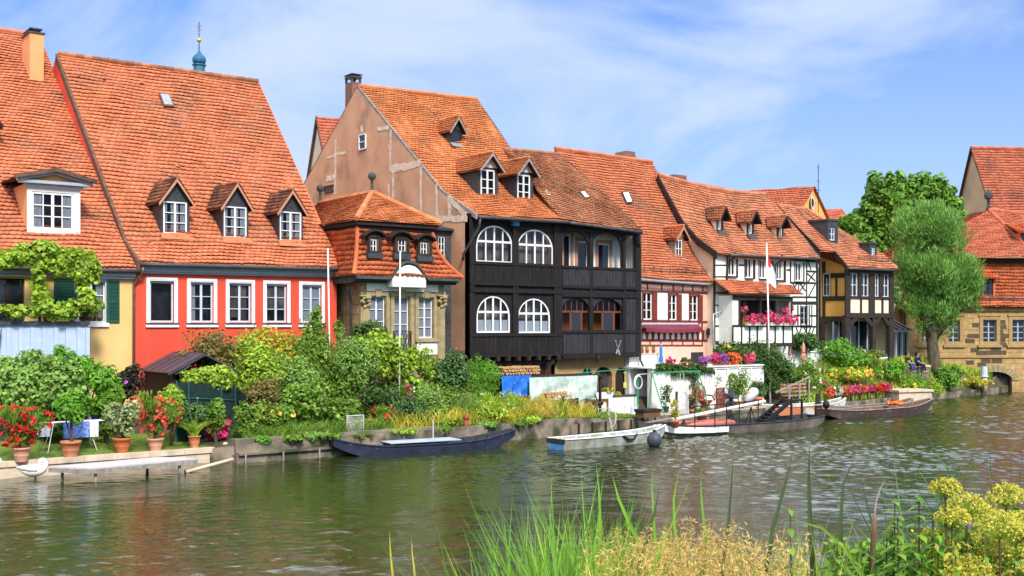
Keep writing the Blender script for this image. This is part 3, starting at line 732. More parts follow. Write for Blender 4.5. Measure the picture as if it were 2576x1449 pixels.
def vents(fr,par,plane,pts,m,s=.16):
 mb=MB();n=Vector(plane[1]);n=n if n.z>0 else-n
 for x,y in pts:
  p=fr.hit(x,y,plane)
  MB().prism([p+n*.06+Vector((-s*.6,0,0)),p+n*.06+Vector((s*.6,0,0)),p+n*.14+Vector((0,.05,0))],Vector((0,.16,.1))).build('vent_tile',m,par)
vents(fr,h,pl,[(198,180),(264,192),(358,209),(448,220),(540,230),(626,239),(448,422),(540,430),(630,437),(716,444),(376,634-20),(530,637-20),(612,641-20)],M['tile_old'])
# yellow house on the left
fr=ROW.sub(338,0.02)
h=house('yellow_house','yellow plastered house at the left edge with green shutters and a broad pedimented dormer',fr)
Rc=curve(fr,[(352,677),(326,629),(100,93)],-.35)
zR=Rc[-1]
wl=-11.0
Lc=[Vector((wl,p.y,p.z))for p in Rc]
tile_roof('roof',[(Lc,Rc)],M['tile'],h,.235,.275,.05,9)
ridge_cap(Lc[-1]+Vector((0,0,.05)),Rc[-1]+Vector((0,0,.05)),M['tile'],h,.15)
sh_l=rect_px(fr,135,193,703,802);wn1=rect_px(fr,196,266,706,812);drk=rect_px(fr,-20,62,700,812)
body,prof=shell(h,wl,-.03,.3,0,Lc,Rc,M['yellow_wall'],[wn1,drk],reveal=.22)
rear_roof(h,Lc,Rc,*prof[wl],*prof[-.03],M['tile'])
wf=window(h,*wn1,.12,cols=2,rows=3,fm=M['white'],fw=.07,curtain=[(0,.3,0,1),(.72,1,0,1)])
tm=MB();frame_boxes(tm,wn1[0]-.14,wn1[1]+.1,wn1[2]-.1,wn1[3]+.14,-.03,.01,.13);tm.build('window_surround',M['light_grey'],wf)
window(h,*drk,.14,cols=2,rows=2,fm=M['dark_wood'],dark=True)
def shutter(par,t0,t1,z0,z1,y,m):
 mb=MB();frame_boxes(mb,t0,t1,z0,z1,y-.05,y,.07);zm=(z0+z1)/2
 mb.box(t0+.07,t1-.07,y-.05,y,zm-.05,zm+.05)
 for a,b in((z0+.07,zm-.05),(zm+.05,z1-.07)):
  n=int((b-a)/.055)
  for i in range(n):
   z=a+(b-a)*(i+.5)/n
   mb.add([(t0+.07,y-.045,z-.022),(t1-.07,y-.045,z-.022),(t1-.07,y-.01,z+.022),(t0+.07,y-.01,z+.022)],[(0,1,2,3)])
 mb.box(t0+.07,t1-.07,y-.006,y-.002,z0+.07,z1-.07)
 return mb.build('shutter',m,par)
M['shutter']=mat('green_shutter',(.012,.085,.055),(.008,.06,.04),.6)
shutter(h,sh_l[0],sh_l[1],sh_l[2],sh_l[3],-.005,M['shutter'])
a=rect_px(fr,267,300,706,812);shutter(h,a[0],a[1],a[2],a[3],-.005,M['shutter'])
a=rect_px(fr,220,273,812,822);MB().box(a[0],a[1],-.1,-.002,a[2],a[3]).build('sill',M['white'],h)
zc=zat(Rc,-.35);cb=MB();cb.box(wl,-.03,-.28,-.002,zc-.3,zc-.12);cb.box(wl,-.03,-.18,-.002,zc-.4,zc-.302);cb.build('cornice',M['grey_paint'],h)
gutter(h,Lc[0],Rc[0],M['lead'],.08)
pl=hide_plane(Lc,Rc)
g=fr.hit(135,590,pl);b=g[1]
tl,tr,zb,zt=rect_px(fr,68,202,464,592,b)
D=lambda t,z:depth_on(pl,t,z)+.03
hole=rect_px(fr,79,186,484,578,b)
mb=MB();wall_grid(mb,tl,tr,zb,zt,b,[hole],.12);mb.m=1
for t in(tl,tr):mb.poly([(t,b,zb),(t,b,zt),(t,D(t,zt),zt)])
dm=mb.build('pediment_dormer',[M['white'],M['chimney_orange']],h)
window(dm,*hole,b+.03,cols=4,rows=3,fm=M['white'],fw=.09,mull=.11,mun=.04,flat=True,curtain=[(0,.22,0,1),(.76,1,0,1)])
MB().box(tl-.05,tr+.05,b-.12,b+.02,zb-.22,zb-.002).build('sill',M['lead'],dm)
ta,za=fr.p(148,432,b-.2);tm_=(tl+tr)/2;o=.42;ze=zt+.02
mb=MB()
mb.box(tl-o+.1,tr+o-.1,b-.28,b+.1,zt-.02,zt+.1);mb.box(tl-.1,tr+.1,b-.12,b+.1,zt-.16,zt-.022)
n=10
def pedz(f):return ze+.12+(za-ze-.12)*(1-abs(2*f-1))**1.08
for i in range(n):
 f0,f1=i/n,(i+1)/n;ta0,ta1=lerp(tl-o,tr+o,f0),lerp(tl-o,tr+o,f1)
 mb.prism([(ta0,b-.30,pedz(f0)),(ta1,b-.30,pedz(f1)),(ta1,b-.30,pedz(f1)-.11),(ta0,b-.30,pedz(f0)-.11)],(0,.2,0))
mb.build('pediment_moulding',M['grey_paint'],dm)
MB().poly([(lerp(tl-o,tr+o,i/n),b-.02,max(ze+.1,pedz(i/n)-.1))for i in range(n+1)][::-1]).build('pediment_field',M['chimney_orange'],dm)
LL=[Vector((lerp(tl-o,tr+o,f),D(lerp(tl-o,tr+o,f),pedz(f)),pedz(f)+.03))for f in(0,.17,.33,.5)];L2=[Vector((p.x,b-.42,p.z))for p in LL]
RR=[Vector((lerp(tr+o,tl-o,f),b-.42,pedz(f)+.03))for f in(0,.17,.33,.5)];R2=[Vector((p.x,D(p.x,p.z-.03),p.z))for p in RR]
tile_roof('dormer_roof',[(LL,L2),(RR,R2)],M['tile_brown'],dm,.22,.22,.04)
mb=MB()
for i in range(n):
 f0,f1=i/n,(i+1)/n;t0_,t1_=lerp(tl-o-.12,tr+o+.12,f0),lerp(tl-o-.12,tr+o+.12,f1);mb.prism([(t0_,b-.46,pedz(f0)+.13),(t1_,b-.46,pedz(f1)+.13),(t1_,b-.46,pedz(f1)-.03),(t0_,b-.46,pedz(f0)-.03)],(0,.2,0))
mb.build('roof_edge',M['tile_brown'],dm)
gdormer(fr,h,(-60,-6,305,372),(-30,268),pl,M['slate'],M['slate'],M['tile_old'],M['dark_wood'],win=(-50,-14,312,366),wk=dict(fm=M['dark_wood'],cols=1,rows=1,dark=True),over=.3,frame_m=M['dark_wood'])
g=fr.hit(92,206,pl);b=g[1];tl,z0=fr.p(75,205,b);tr=fr.p(110,205,b)[0];z1=fr.p(92,84,b)[1]
dp=fr.side(56,180,tl)[0]-b
ch=MB().box(tl,tr,b,b+max(.8,min(1.6,dp)),z0-.4,z1).build('chimney',M['chimney_orange'],h)
c1=max(.8,min(1.6,dp));mb=MB();mb.box(tl-.06,tr+.06,b-.06,b+c1+.06,z1,z1+.07);mb.box(tl+.12,tr-.15,b+.12,b+c1-.12,z1+.07,z1+.2);mb.box(tl+.02,tr-.05,b+.02,b+c1-.02,z1+.2,z1+.27)
mb.build('chimney_cap',M['lead'],ch)
MB().box(tl-.05,tr+.05,b-.07,b,z0-.28,z0+.02).build('flashing',M['lead'],ch)
# white balcony extension in front of the yellow house
fb=ROW.sub(-60,-1.6)
a=rect_px(fb,-60,219,822,900);zb_,zt_=.8,fb.p(80,816,0)[1];zcap=fb.p(80,808,0)[1]
ext=house('balcony_extension','white board clad extension with dark capped parapet under the grape vine',fb,'extension')
mb=MB();mb.box(a[0],a[1],0,1.5,zb_,zt_-.02);mb.build('wall',M['pale_blue'],ext)
for px in(15,46,76,105,135,164,193,215):
 t0=fb.p(px,850,0)[0];MB().box(t0,t0+.14,-.075,-.001,zb_,zt_-.12).build('batten',M['pale_blue'],ext)
MB().box(a[0]-.06,a[1]+.08,-.12,1.55,zt_-.02,zcap).build('parapet_cap',M['lead'],ext)
FB,ZCAP,TB1=fb,zcap,a[1]
# church spire far behind
ys=95.0;xs_,zs_=(501-CX)/F*ys,lambda y:H+(HY-y)/F*ys
k=ys/F
sp_=thing('church_spire','blue onion domed church spire with gilded ball rising behind the red house roof','spire',(xs_,ys,0))
M['verdigris']=mat('blue_copper_roof',(.035,.17,.26),(.02,.10,.20),.55,.8,stretch=(3,3,.6),c3=(.03,.06,.20),s3=.5)
M['gold']=mat('gilded_metal',(.80,.50,.12),(.6,.36,.08),.35,3,metal=.6)
MB().lathe([(20*k,zs_(230)),(20*k,zs_(192)),(15*k,zs_(188)),(14.5*k,zs_(166)),(18*k,zs_(165)),(18*k,zs_(162.5)),(13*k,zs_(161))],n=8).build('lantern',M['verdigris'],sp_)
MB().lathe([(13*k,zs_(161)),(16.5*k,zs_(156)),(17.3*k,zs_(150)),(15.5*k,zs_(144)),(10*k,zs_(138)),(5*k,zs_(133)),(2.2*k,zs_(127)),(1.4*k,zs_(107)),(1.2*k,zs_(105))],n=12).build('onion_dome',M['verdigris'],sp_,smooth=True)
MB().ball((0,0,zs_(101)),5.8*k).build('gilded_ball',M['gold'],sp_,smooth=True)
mb=MB();mb.tube([(0,0,zs_(96)),(0,0,zs_(54))],.8*k,6)
for y,w_ in((86,3),(77,5),(71,4),(66,6),(60,3)):mb.tube([(-w_*k,0,zs_(y+1)),(w_*k,0,zs_(y-1))],.6*k,6)
mb.build('wrought_cross',M['stem'],sp_)
MB().box(-3,3,-3,3,0,zs_(228)).build('tower',M['sandstone_old'],sp_)
# stone pavilion with mansard roof
fr=ROW.sub(908,-1.5);FR_PAV=fr
h=house('stone_pavilion','small ochre sandstone pavilion with two tier mansard roof and curved cornice',fr);PAV=h
t1=fr.p(1117,800,0)[0];dpt=9.0
E0=[fr.p(897,553,-.45),fr.p(1112,565,-.45)];ze=(E0[0][1]+E0[1][1])/2
tl,tr=E0[0][0],E0[1][0]
ap,zap=fr.side(936,486,(tl+tr)/2)
ap_f=Vector(((tl+tr)/2,ap,zap));be=fr.side(806,497,(tl+tr)/2)[0];ap_b=Vector(((tl+tr)/2,be,zap-.05))
c=[Vector((tl,-.45,ze)),Vector((tr,-.45,ze)),Vector((tr,be+3.5,ze)),Vector((tl,be+3.5,ze))]
tile_roof('upper_roof',[([c[0],ap_f],[c[1],ap_f+Vector((.02,0,0))]),([c[3],ap_b],[c[0],ap_f]),([c[1],ap_f],[c[2],ap_b])],M['tile_amber'],h,.19,.2,.045,21)
for a_,b_ in((c[0],ap_f),(c[1],ap_f),(ap_f,ap_b)):ridge_cap(a_+Vector((0,0,.04)),b_+Vector((0,0,.05)),M['tile_amber'],h,.13)
for p,nm in((ap_f,0),(ap_b,1)):
 MB().lathe([(.28,-.1),(.26,.03),(.16,.1),(.12,.5),(.11,.85),(.2,.9),(.22,.93),(.26,.98),(.31,1.08),(.31,1.2),(.24,1.34),(.12,1.42),(.02,1.46),(.012,2.0)],(0,0,0),12).build('ball_finial',M['cornice'],h,smooth=True,loc=(p.x,p.y,p.z+.05)).scale=(.62,.62,.66)
mb=MB();mb.box(tl+.1,tr-.1,-.35,be+3.2,ze-.2,ze-.04);mb.box(tl+.25,tr-.25,-.2,be+3,ze-.36,ze-.201);mb.build('upper_cornice',M['dark_wood'],h)
T0=fr.p(899,568,-.1);T1=fr.p(1088,580,-.1);B0=fr.p(890,692,-.62);B1=fr.p(1163,700,-.62)
zt=ze-.3;zb=(B0[1]+B1[1])/2;tl2,tr2=T0[0]+.02,T1[0]-.05
bl,br=B0[0],B1[0];flare=-.62
def msn(f):
 return(1-f)**2.0
prof5=[0,.12,.28,.55,1]
LF=[Vector((lerp(tl2,bl,msn(f)),lerp(-.1,flare,msn(f)),lerp(zb,zt,f)))for f in prof5]
RF=[Vector((lerp(tr2,br,msn(f)),lerp(-.1,flare,msn(f)),lerp(zb,zt,f)))for f in prof5]
LB=[Vector((p.x,dpt+(p.y+.1)*-1,p.z))for p in LF];RB=[Vector((p.x,dpt+(p.y+.1)*-1,p.z))for p in RF]
tile_roof('mansard_roof',[(LF,RF),(LB,LF),(RF,RB)],M['tile_red'],h,.26,.27,.05,31)
for cv in(LF,RF):
 mb=MB();mb.tube([p+Vector((0,0,.03))for p in cv],.1,8);mb.build('hip_cap',M['tile_red'],h)
wt=zb-.1
wl_=rect_px(fr,930,970,745,842);wd_=rect_px(fr,991.6,1030,747,885);wr_=rect_px(fr,1053,1090,749,850)
mb=MB();wall_grid(mb,0,t1,.6,wt,0,[wl_,wd_,wr_],.25)
for t in(0,t1):mb.quad((t,0,.6),(t,dpt,.6),(t,dpt,wt),(t,0,wt))
mb.quad((0,dpt,.6),(t1,dpt,.6),(t1,dpt,wt),(0,dpt,wt))
mb.build('wall',M['sandstone_old'],h)
for q,c_,r_ in((wl_,2,3),(wd_,2,4),(wr_,2,4)):
 wf=window(h,*q,.14,cols=c_,rows=r_,fm=M['white'],fw=.05,mull=.08,mun=.03,curtain=[(0,.46,0,1),(.54,1,0,1)])
 tm=MB();frame_boxes(tm,q[0]-.2,q[1]+.2,q[2]-.18,q[3]+.2,-.06,.02,.18);zk=q[3]+.2
 tm.prism([((q[0]+q[1])/2-.12,-.1,zk-.22),((q[0]+q[1])/2+.12,-.1,zk-.22),((q[0]+q[1])/2+.17,-.1,zk+.12),((q[0]+q[1])/2-.17,-.1,zk+.12)],(0,.1,0))
 tm.build('window_surround',M['stone_trim'],wf)
for xa,xb in((905,925),(1099,1116)):
 a,b=fr.p(xa,800,0)[0],fr.p(xb,800,0)[0];zc0,zc1=fr.p(xa,772,0)[1],fr.p(xa,742,0)[1]
 mb=MB();mb.box(a,b,-.12,-.002,.6,zc0);mb.box(a+.08,b-.08,-.16,-.121,.9,zc0-.1)
 pm=mb.build('pilaster',M['stone_trim'],h)
 mb=MB();r=random.Random(5)
 mb.box(a-.08,b+.08,-.3,-.005,zc1-.08,zc1)
 for i in range(14):
  f=r.random();mb.ball((lerp(a-.02,b+.02,r.random()),-.14-.13*f,lerp(zc0,zc1-.1,f)),.07+.03*r.random(),6)
 mb.build('capital',M['stone_trim'],pm,smooth=True)
a0,a1=fr.p(921,730,0)[0],fr.p(1100,730,0)[0];zf0,zf1=fr.p(1010,733,0)[1],fr.p(1010,708,0)[1]
hx0,hx1=fr.p(985,700,0)[0],fr.p(1058,700,0)[0];zpk=fr.p(1020,676,0)[1]
n=14
def swan(f):
 s_=math.sin(math.pi*f);return s_*s_*(3-2*s_)*.35+.65*s_**1.05
pts=[(a0,zf0),(a1,zf0),(a1,zf1)]+[(lerp(hx1,hx0,i/n),zf1+.08+(zpk-zf1-.08)*swan(i/n))for i in range(n+1)]+[(a0,zf1)]
MB().prism([(p[0],-.08,p[1])for p in pts],(0,.07,0)).build('white_frieze',M['off_white'],h)
zw_=zb-.02;ztop_=fr.p(1020,654,-.4)[1];q0,q1=fr.p(974,690,-.4)[0],fr.p(1072,690,-.4)[0]
pts=[(lerp(q1,q0,i/n),zw_+(ztop_-zw_)*swan(i/n)-.24)for i in range(1,n)]
MB().prism([(p[0],-.62,p[1])for p in[(lerp(q0,q1,1/n),zw_-.45),(lerp(q1,q0,1/n),zw_-.45)]+pts],(0,.5,0)).build('tympanum',M['off_white'],h)
cx0,cx1=fr.p(974,690,-.4)[0],fr.p(1072,690,-.4)[0];ztop=fr.p(1020,654,-.6)[1];zw=zb-.02
mb=MB()
for(o0,o1,dz0,dz1)in((-.66,-.0,-.13,0),(-.45,-.0,-.21,-.131),(-.28,-.0,-.29,-.211)):
 for(ta,tb)in((bl+.12,cx0),(cx1,br-.12)):mb.box(ta,tb,o0,o1,zw+dz0,zw+dz1)
 pr=None
 for i in range(n+1):
  f=i/n;t=lerp(cx0,cx1,f);hgt=(ztop-zw)*swan(f)
  cur=(t,zw+hgt+dz0*1.05,zw+hgt+dz1)
  if pr:mb.add([(pr[0],o0,pr[1]),(cur[0],o0,cur[1]),(cur[0],o1+.1,cur[1]),(pr[0],o1+.1,pr[1]),(pr[0],o0,pr[2]),(cur[0],o0,cur[2]),(cur[0],o1+.3,cur[2]),(pr[0],o1+.3,pr[2])],[(0,3,2,1),(4,5,6,7),(0,1,5,4),(1,2,6,5),(2,3,7,6),(3,0,4,7)])
  pr=cur
mb.box(bl+.12,bl+.9,.001,dpt,zw-.3,zw-.02)
mb.build('curved_cornice',M['cornice'],h)
for(hx0_,hx1_,hy0,hy1),(bx0,bx1,by0,by1),(wx0,wx1,wy0,wy1),sy in(((913,966,577,592),(927,957,592,637),(931.6,947.5,602,636),649),((977,1036,580,598),(993,1028,597,638),(1002,1020,601,634),652),((1043,1091,588,602),(1051.6,1085,601,644),(1058,1074,610,643),657)):
 bb=-.45
 a,b,z0,z1=rect_px(fr,bx0,bx1,by0,by1,bb);hl=rect_px(fr,wx0,wx1,wy0,wy1,bb)
 mb=MB();wall_grid(mb,a,b,z0,z1,bb,[hl],.08)
 for t in(a,b):mb.quad((t,bb,z0),(t,bb,z1),(t,.3,z1),(t,.3,z0))
 lu=mb.build('lucarne',M['verge'],h)
 ha,hb=fr.p(hx0_,hy1,bb)[0],fr.p(hx1_,hy1,bb)[0];zh0,zh1=fr.p((hx0_+hx1_)/2,hy1,bb)[1],fr.p((hx0_+hx1_)/2,hy0,bb)[1]
 hm=MB()
 for i in range(8):
  f0,f1=i/8,(i+1)/8;g=lambda f:zh0+(zh1-zh0)*math.sin(math.pi*f)**.8
  ta,tb=lerp(ha,hb,f0),lerp(ha,hb,f1)
  hm.add([(ta,bb-.25,g(f0)-.09),(tb,bb-.25,g(f1)-.09),(tb,bb-.25,g(f1)),(ta,bb-.25,g(f0)),(ta,.4,g(f0)-.09),(tb,.4,g(f1)-.09),(tb,.4,g(f1)),(ta,.4,g(f0))],[(0,1,2,3),(5,4,7,6),(3,2,6,7),(1,0,4,5),(0,3,7,4),(2,1,5,6)])
 hm.build('hood',M['dark_wood'],lu)
 mb=MB()
 mb.poly([(lerp(a,b,i/8),bb-.01,z1+(zh1-zh0-.08)*math.sin(math.pi*i/8)**.8)for i in range(9)][::-1]);frame_boxes(mb,a-.02,b+.02,z0,z1,bb-.06,bb,.1);mb.build('lucarne_frame',M['dark_beam'],lu)
 window(lu,*hl,bb+.02,cols=2,rows=2,fm=M['white'],fw=.04,mull=.04,mun=.03,flat=True)
 zs0=fr.p(bx0,sy,bb)[1]
 MB().box(a-.08,b+.08,bb-.1,.0,zs0,z0-.002).build('sill',M['lead'],lu)
a=rect_px(fr,990,1034,832,885,-.1)
mb=MB();frame_boxes(mb,a[0],a[1],a[2],a[3],-.14,-.1,.03)
nn=6
for i in range(nn):
 x0_,x1_=lerp(a[0],a[1],i/nn),lerp(a[0],a[1],(i+1)/nn)
 mb.tube([(x0_,-.12,a[2]),(x1_,-.12,(a[2]+a[3])/2),(x0_,-.12,a[3])],.012,5);mb.tube([(x1_,-.12,a[2]),(x0_,-.12,(a[2]+a[3])/2),(x1_,-.12,a[3])],.012,5)
mb.build('door_railing',M['iron'],h)
a=rect_px(fr,1048,1101,861,892);MB().box(a[0],a[1],-.05,-.002,a[2],a[3]).build('white_panel',M['off_white'],h)
a=rect_px(fr,1044,1104,853,860);MB().box(a[0],a[1],-.14,-.002,a[2],a[3]).build('sill',M['stone_trim'],h)
x0=fr.P(851,690,.4);pipe(h,[(-.5,.3,zb-.5),(-.3,.5,zb-.9),(-.2,.55,zb-1.3),(-.2,.55,1)],.07,M['lead'])
# slate clad annexe
fr=ROW.sub(1096,.05)
h=house('slate_annexe','narrow dark slate clad annexe squeezed between pavilion and brown gabled house',fr)
t1=fr.p(1146,700,0)[0];zt=fr.p(1118,581,0)[1];wa=rect_px(fr,1103,1119,595,648);wb=rect_px(fr,1107,1121,733,784)
wa=(max(wa[0],.05),*wa[1:])
mb=MB();wall_grid(mb,-2,t1,.8,zt,0,[wa,wb],.1);mb.quad((-2,0,.8),(-2,6,.8),(-2,6,zt),(-2,0,zt));mb.quad((t1,0,.8),(t1,6,.8),(t1,6,zt),(t1,0,zt));mb.build('wall',M['slate_grey'],h)
for q in(wa,wb):window(h,*q,.03,cols=2,rows=3,fm=M['white'],fw=.04,mull=.05,mun=.03)
mb=MB();mb.prism([(-2,-.25,zt),(t1+.1,-.25,zt),(t1+.1,-.25,zt+.1),(-2,-.25,zt+.1)],(0,6.3,0));mb.prism([(-2,-.2,zt+.1),(-2,3,zt+.8),(-2,6,zt+.1)],(t1+2.1,0,0));mb.build('roof',M['slate'],h)
pipe(h,[(t1-.06,-.12,zt),(t1-.06,-.12,.9)],.05,M['lead'])
# brown gabled house with black timber galleries
def planks(mb,t0,t1,z0,z1,y,w=.15,th=.03,r=None):
 r=r or RND;n=max(1,int((t1-t0)/w));w=(t1-t0)/n
 for i in range(n):
  o=r.uniform(0,.018)
  mb.box(t0+i*w+.008,t0+(i+1)*w-.008,y-th-o,y-o*.2-.001,z0+r.uniform(0,.012),z1-r.uniform(0,.012))
def spandrel(mb,t0,t1,zs,z1,y,n=12):
 tm,hw=(t0+t1)/2,(t1-t0)/2
 P_=[(tm-hw*math.cos(math.pi*i/n),zs+(z1-zs)*math.sin(math.pi*i/n))for i in range(n+1)]
 for a,b in zip(P_,P_[1:]):mb.quad((a[0],y,a[1]),(b[0],y,b[1]),(b[0],y,z1),(a[0],y,z1))
 for a,b in zip(P_,P_[1:]):mb.quad((a[0],y,a[1]),(a[0],y+.16,a[1]),(b[0],y+.16,b[1]),(b[0],y,b[1]))
fr=ROW.sub(1180,-1.5);FR_BLK=fr
h=house('brown_gabled_house','tall house with brown plaster gable and black timber front of four white arched windows',fr);BLK=h
Lc=curve(fr,[(1201,541),(1115,479),(903,218)],-.5);Rc=curve(fr,[(1433,555),(1362,490),(1202,253)],-.5)
tile_roof('roof',[(Lc,Rc)],M['tile_amber'],h,.2,.21,.045,41)
ridge_cap(Lc[-1]+Vector((0,0,.05)),Rc[-1]+Vector((0,0,.05)),M['tile_amber'],h,.13,step=.45)
verge(h,Lc,M['grey_board'],-1,.2,.08,.04);verge(h,Rc,M['dark_wood'],1,.2,.05,.03)
t1=fr.p(1411.6,720,0)[0]
zb=fr.p(1290,896,0)[1]
rb,rz=fr.side(769,462,Lc[0].x)
Lw=[p.copy()for p in Lc]
aw=[rect_px(fr,*q,0)for q in((1198,1290,567,660.6),(1300.6,1391.6,577,667),(1199,1283,744,837),(1302.6,1384,750,838))]
mb=MB()
zl,zr=zat(Lc,0)-.1,zat(Rc,0)-.1;zt=min(zl,zr)-.001
wall_grid(mb,0,t1,zb,zt,0,aw,.16);mb.poly([(0,0,zt),(t1,0,zt),(t1,0,zr),(0,0,zl)])
for a in aw:spandrel(mb,a[0],a[1],a[2]+(a[3]-a[2])*.45,a[3],-.004)
mb.quad((0,0,zb),(t1,0,zb),(t1,1.5,zb),(0,1.5,zb))
mb.build('timber_front',M['black_wood'],h)
mb=MB()
pts=[(0,.35,zat(Lc,.35)-.1)]+[(0,p.y,p.z-.1)for p in Lc if p.y>.6]+[(0,rb,rz-.1)]
for a,b in zip(pts,pts[1:]):mb.quad((0,a[1],.6),(0,b[1],.6),b,a)
mb.quad((0,rb,.6),(t1,rb,.6),(t1,rb,rz-.1),(0,rb,rz-.1));mb.quad((t1,1.5,.6),(t1,rb,.6),(t1,rb,rz-.1),(t1,1.5,zat(Rc,1.5)-.1))
pr=[(t1,1.5,zat(Rc,1.5)-.1)]+[(t1,p.y,p.z-.1)for p in Rc if p.y>1.6]+[(t1,rb,rz-.1)]
for a,b in zip(pr,pr[1:]):mb.quad((t1,a[1],rz-2),(t1,b[1],rz-2),b,a)
mb.quad((0,1.3,.6),(t1,1.3,.6),(t1,1.3,zb),(0,1.3,zb));mb.quad((0,.35,zb-.3),(0,1.3,zb-.3),(0,1.3,zb+.3),(0,.35,zb+.3))
mb.build('gable_wall',M['brown_wall'],h)
MB().prism([Lc[-1],Rc[-1],Vector((Rc[-1].x,rb+.3,rz-.15)),Vector((Lc[-1].x,rb+.3,rz-.15))],(0,0,-.08)).build('rear_roof',M['tile_amber'],h)
verge(h,[Vector((Lc[0].x,rb+.3,rz-.15)),Lc[-1]],M['verge'],-1,.28,.08,.05)
Z4=lambda x,y:(730+x/3,128.8+y/3)
mb=MB()
def patch(p,q,w,i):
 a,b=fr.S(*Z4(*p),0),fr.S(*Z4(*q),0)
 a,b=Vector((-.014-.0006*i,a[1],a[2])),Vector((-.014-.0006*i,b[1],b[2]));r=random.Random(i)
 n=9;d=(b-a);nn=Vector((0,-d.z,d.y)).normalized();e0=[];e1=[]
 for k in range(n+1):
  c=a+d*k/n;e0.append(c+nn*w*(.5+r.uniform(-.14,.14)));e1.append(c-nn*w*(.5+r.uniform(-.14,.14)))
 mb=MB()
 for k in range(n):mb.quad(e0[k],e0[k+1],e1[k+1],e1[k])
 mb.build('plaster_repair',M['patch'],h)
for i,(p,q,w_)in enumerate((((345,665),(340,1080),.26),((345,775),(425,765),.16),((275,805),(345,785),.14),((760,590),(758,905),.22),((780,890),(778,1110),.22),((765,890),(985,845),.38),((988,870),(988,1230),.24),((1105,1000),(1110,1250),.24),((1200,1090),(1205,1235),.3),((1195,1100),(1330,1240),.3),((1060,1262),(1340,1262),.3),((745,1000),(750,1120),.2),((540,560),(545,615),.3),((275,965),(350,945),.36),((660,590),(750,575),.22),((745,720),(775,720),.28))):
 patch(p,q,w_,i)
def side_window(fr,par,xl,xr,yt,yb,t,rows=3,cols=2,fm=None):
 b0,z=fr.side(xr,(yt+yb)/2,t);b1,_=fr.side(xl,(yt+yb)/2,t)
 z1=fr.side((xl+xr)/2,yt,t)[1];z0=fr.side((xl+xr)/2,yb,t)[1]
 mb=MB();w_=.07
 for(a,b,c,d)in((b0,b0+w_,z0,z1),(b1-w_,b1,z0,z1),(b0,b1,z0,z0+w_),(b0,b1,z1-w_,z1)):mb.box(t-.07,t-.004,a+.001,b-.001,c+.001,d-.001)
 for i in range(1,cols):mb.box(t-.06,t-.008,lerp(b0,b1,i/cols)-.025,lerp(b0,b1,i/cols)+.025,z0,z1)
 for i in range(1,rows):mb.box(t-.055,t-.009,b0,b1,lerp(z0,z1,i/rows)-.02,lerp(z0,z1,i/rows)+.02)
 f=mb.build('window',fm or M['white'],par)
 MB().quad((t-.012,b0,z0),(t-.012,b1,z0),(t-.012,b1,z1),(t-.012,b0,z1)).build('pane',M['dark_glass'],f)
 return f
side_window(fr,h,904,922,337,377,0,2,1)
side_window(fr,h,817,840,466,484,0,2,3,M['brown_wood'])
for i,a in enumerate(aw):arch_window(h,*a,.02,M['white'],cols=4,spring=.45,curtain=(i>=2))
def P_(x,y):return fr.P(x,y,0)
mb=MB()
for i,(xa,xb,ya,yb)in enumerate(((1180,1192,545,900),(1288,1302,545,900),(1391,1411.6,553,900))):
 a=rect_px(fr,xa,xb,ya,yb,0);mb.box(a[0],a[1],-.10-.002*i,-.001,zb,a[3])
for i,(ya,yb)in enumerate(((661,668),(712,719),(728,737),(838,846),(889,897))):
 z1_,z0_=fr.p(1290,ya,0)[1],fr.p(1290,yb,0)[1];mb.box(0,t1,-.13-.002*i,-.0015,z0_,z1_)
a=fr.p(1290,546,0)[1];mb.box(0,t1,-.14,-.002,a-.2,a)
mb.build('timber_frame',M['black_wood'],h)
mb=MB();r=random.Random(3)
for ya,yb in((668,712),(846,889)):
 z1_,z0_=fr.p(1290,ya,0)[1],fr.p(1290,yb,0)[1];mb=MB();planks(mb,.15,t1-.2,z0_,z1_,-.04,.16,.03,r);mb.build('board_parapet',M['black_wood'],h)
mb=MB()
for i in range(9):
 t=t1*(i+.5)/9;mb.box(t-.09,t+.09,-.25,1.4,zb-.22,zb-.005)
mb.box(0,t1,.3,.5,zb-.45,zb-.22)
p=fr.P(1375,925,.9);mb.beam((t1-.3,.2,zb-.2),(t1-1.6,1.2,zb-1.6),.3,.3)
for px in(1282,1330):t=fr.p(px,910,.4)[0];mb.box(t-.09,t+.09,.32,.5,.6,zb-.45)
mb.build('floor_beams',M['dark_wood'],h)
gutter(h,Lc[0],Rc[0],M['lead'],.075)
x0=fr.P(1208,548,-.55);pipe(h,[x0,(x0[0],-.5,x0[2]-.4),(-.12,.3,x0[2]-1.7),(-.12,.35,x0[2]-2.0)],.06,M['lead'])
a=fr.P(1293,560,-.2);mb=MB();mb.box(a[0]-.3,a[0]+.3,-.35,-.05,a[2]+.04,a[2]+.09);mb.m=1;mb.box(a[0]-.12,a[0]+.25,-.32,-.1,a[2]-.16,a[2]+.03)
mb.m=0;mb.box(a[0]-.02,a[0]+.02,-.2,-.16,a[2]-.5,a[2]-.16);mb.build('hoist',[M['dark_wood'],mat('blue_enamel',(.05,.22,.40),(.04,.18,.33),.5)],h)
pl=hide_plane(Lc,Rc)
gdormer(fr,h,(1133,1163,322,362),(1160,293),pl,M['slate'],M['dark_wood'],M['tile_amber'],M['grey_board'],over=.25,apron_m=M['zinc'],tw=.18,te=.18,frame_m=None,win=(1136,1161,327,359),wk=dict(fm=M['dark_wood'],cols=1,rows=1,dark=True))
wk=dict(fm=M['white'],cols=2,rows=3,fw=.08,mull=.1,mun=.04,curtain=[(0,.12,0,1)])
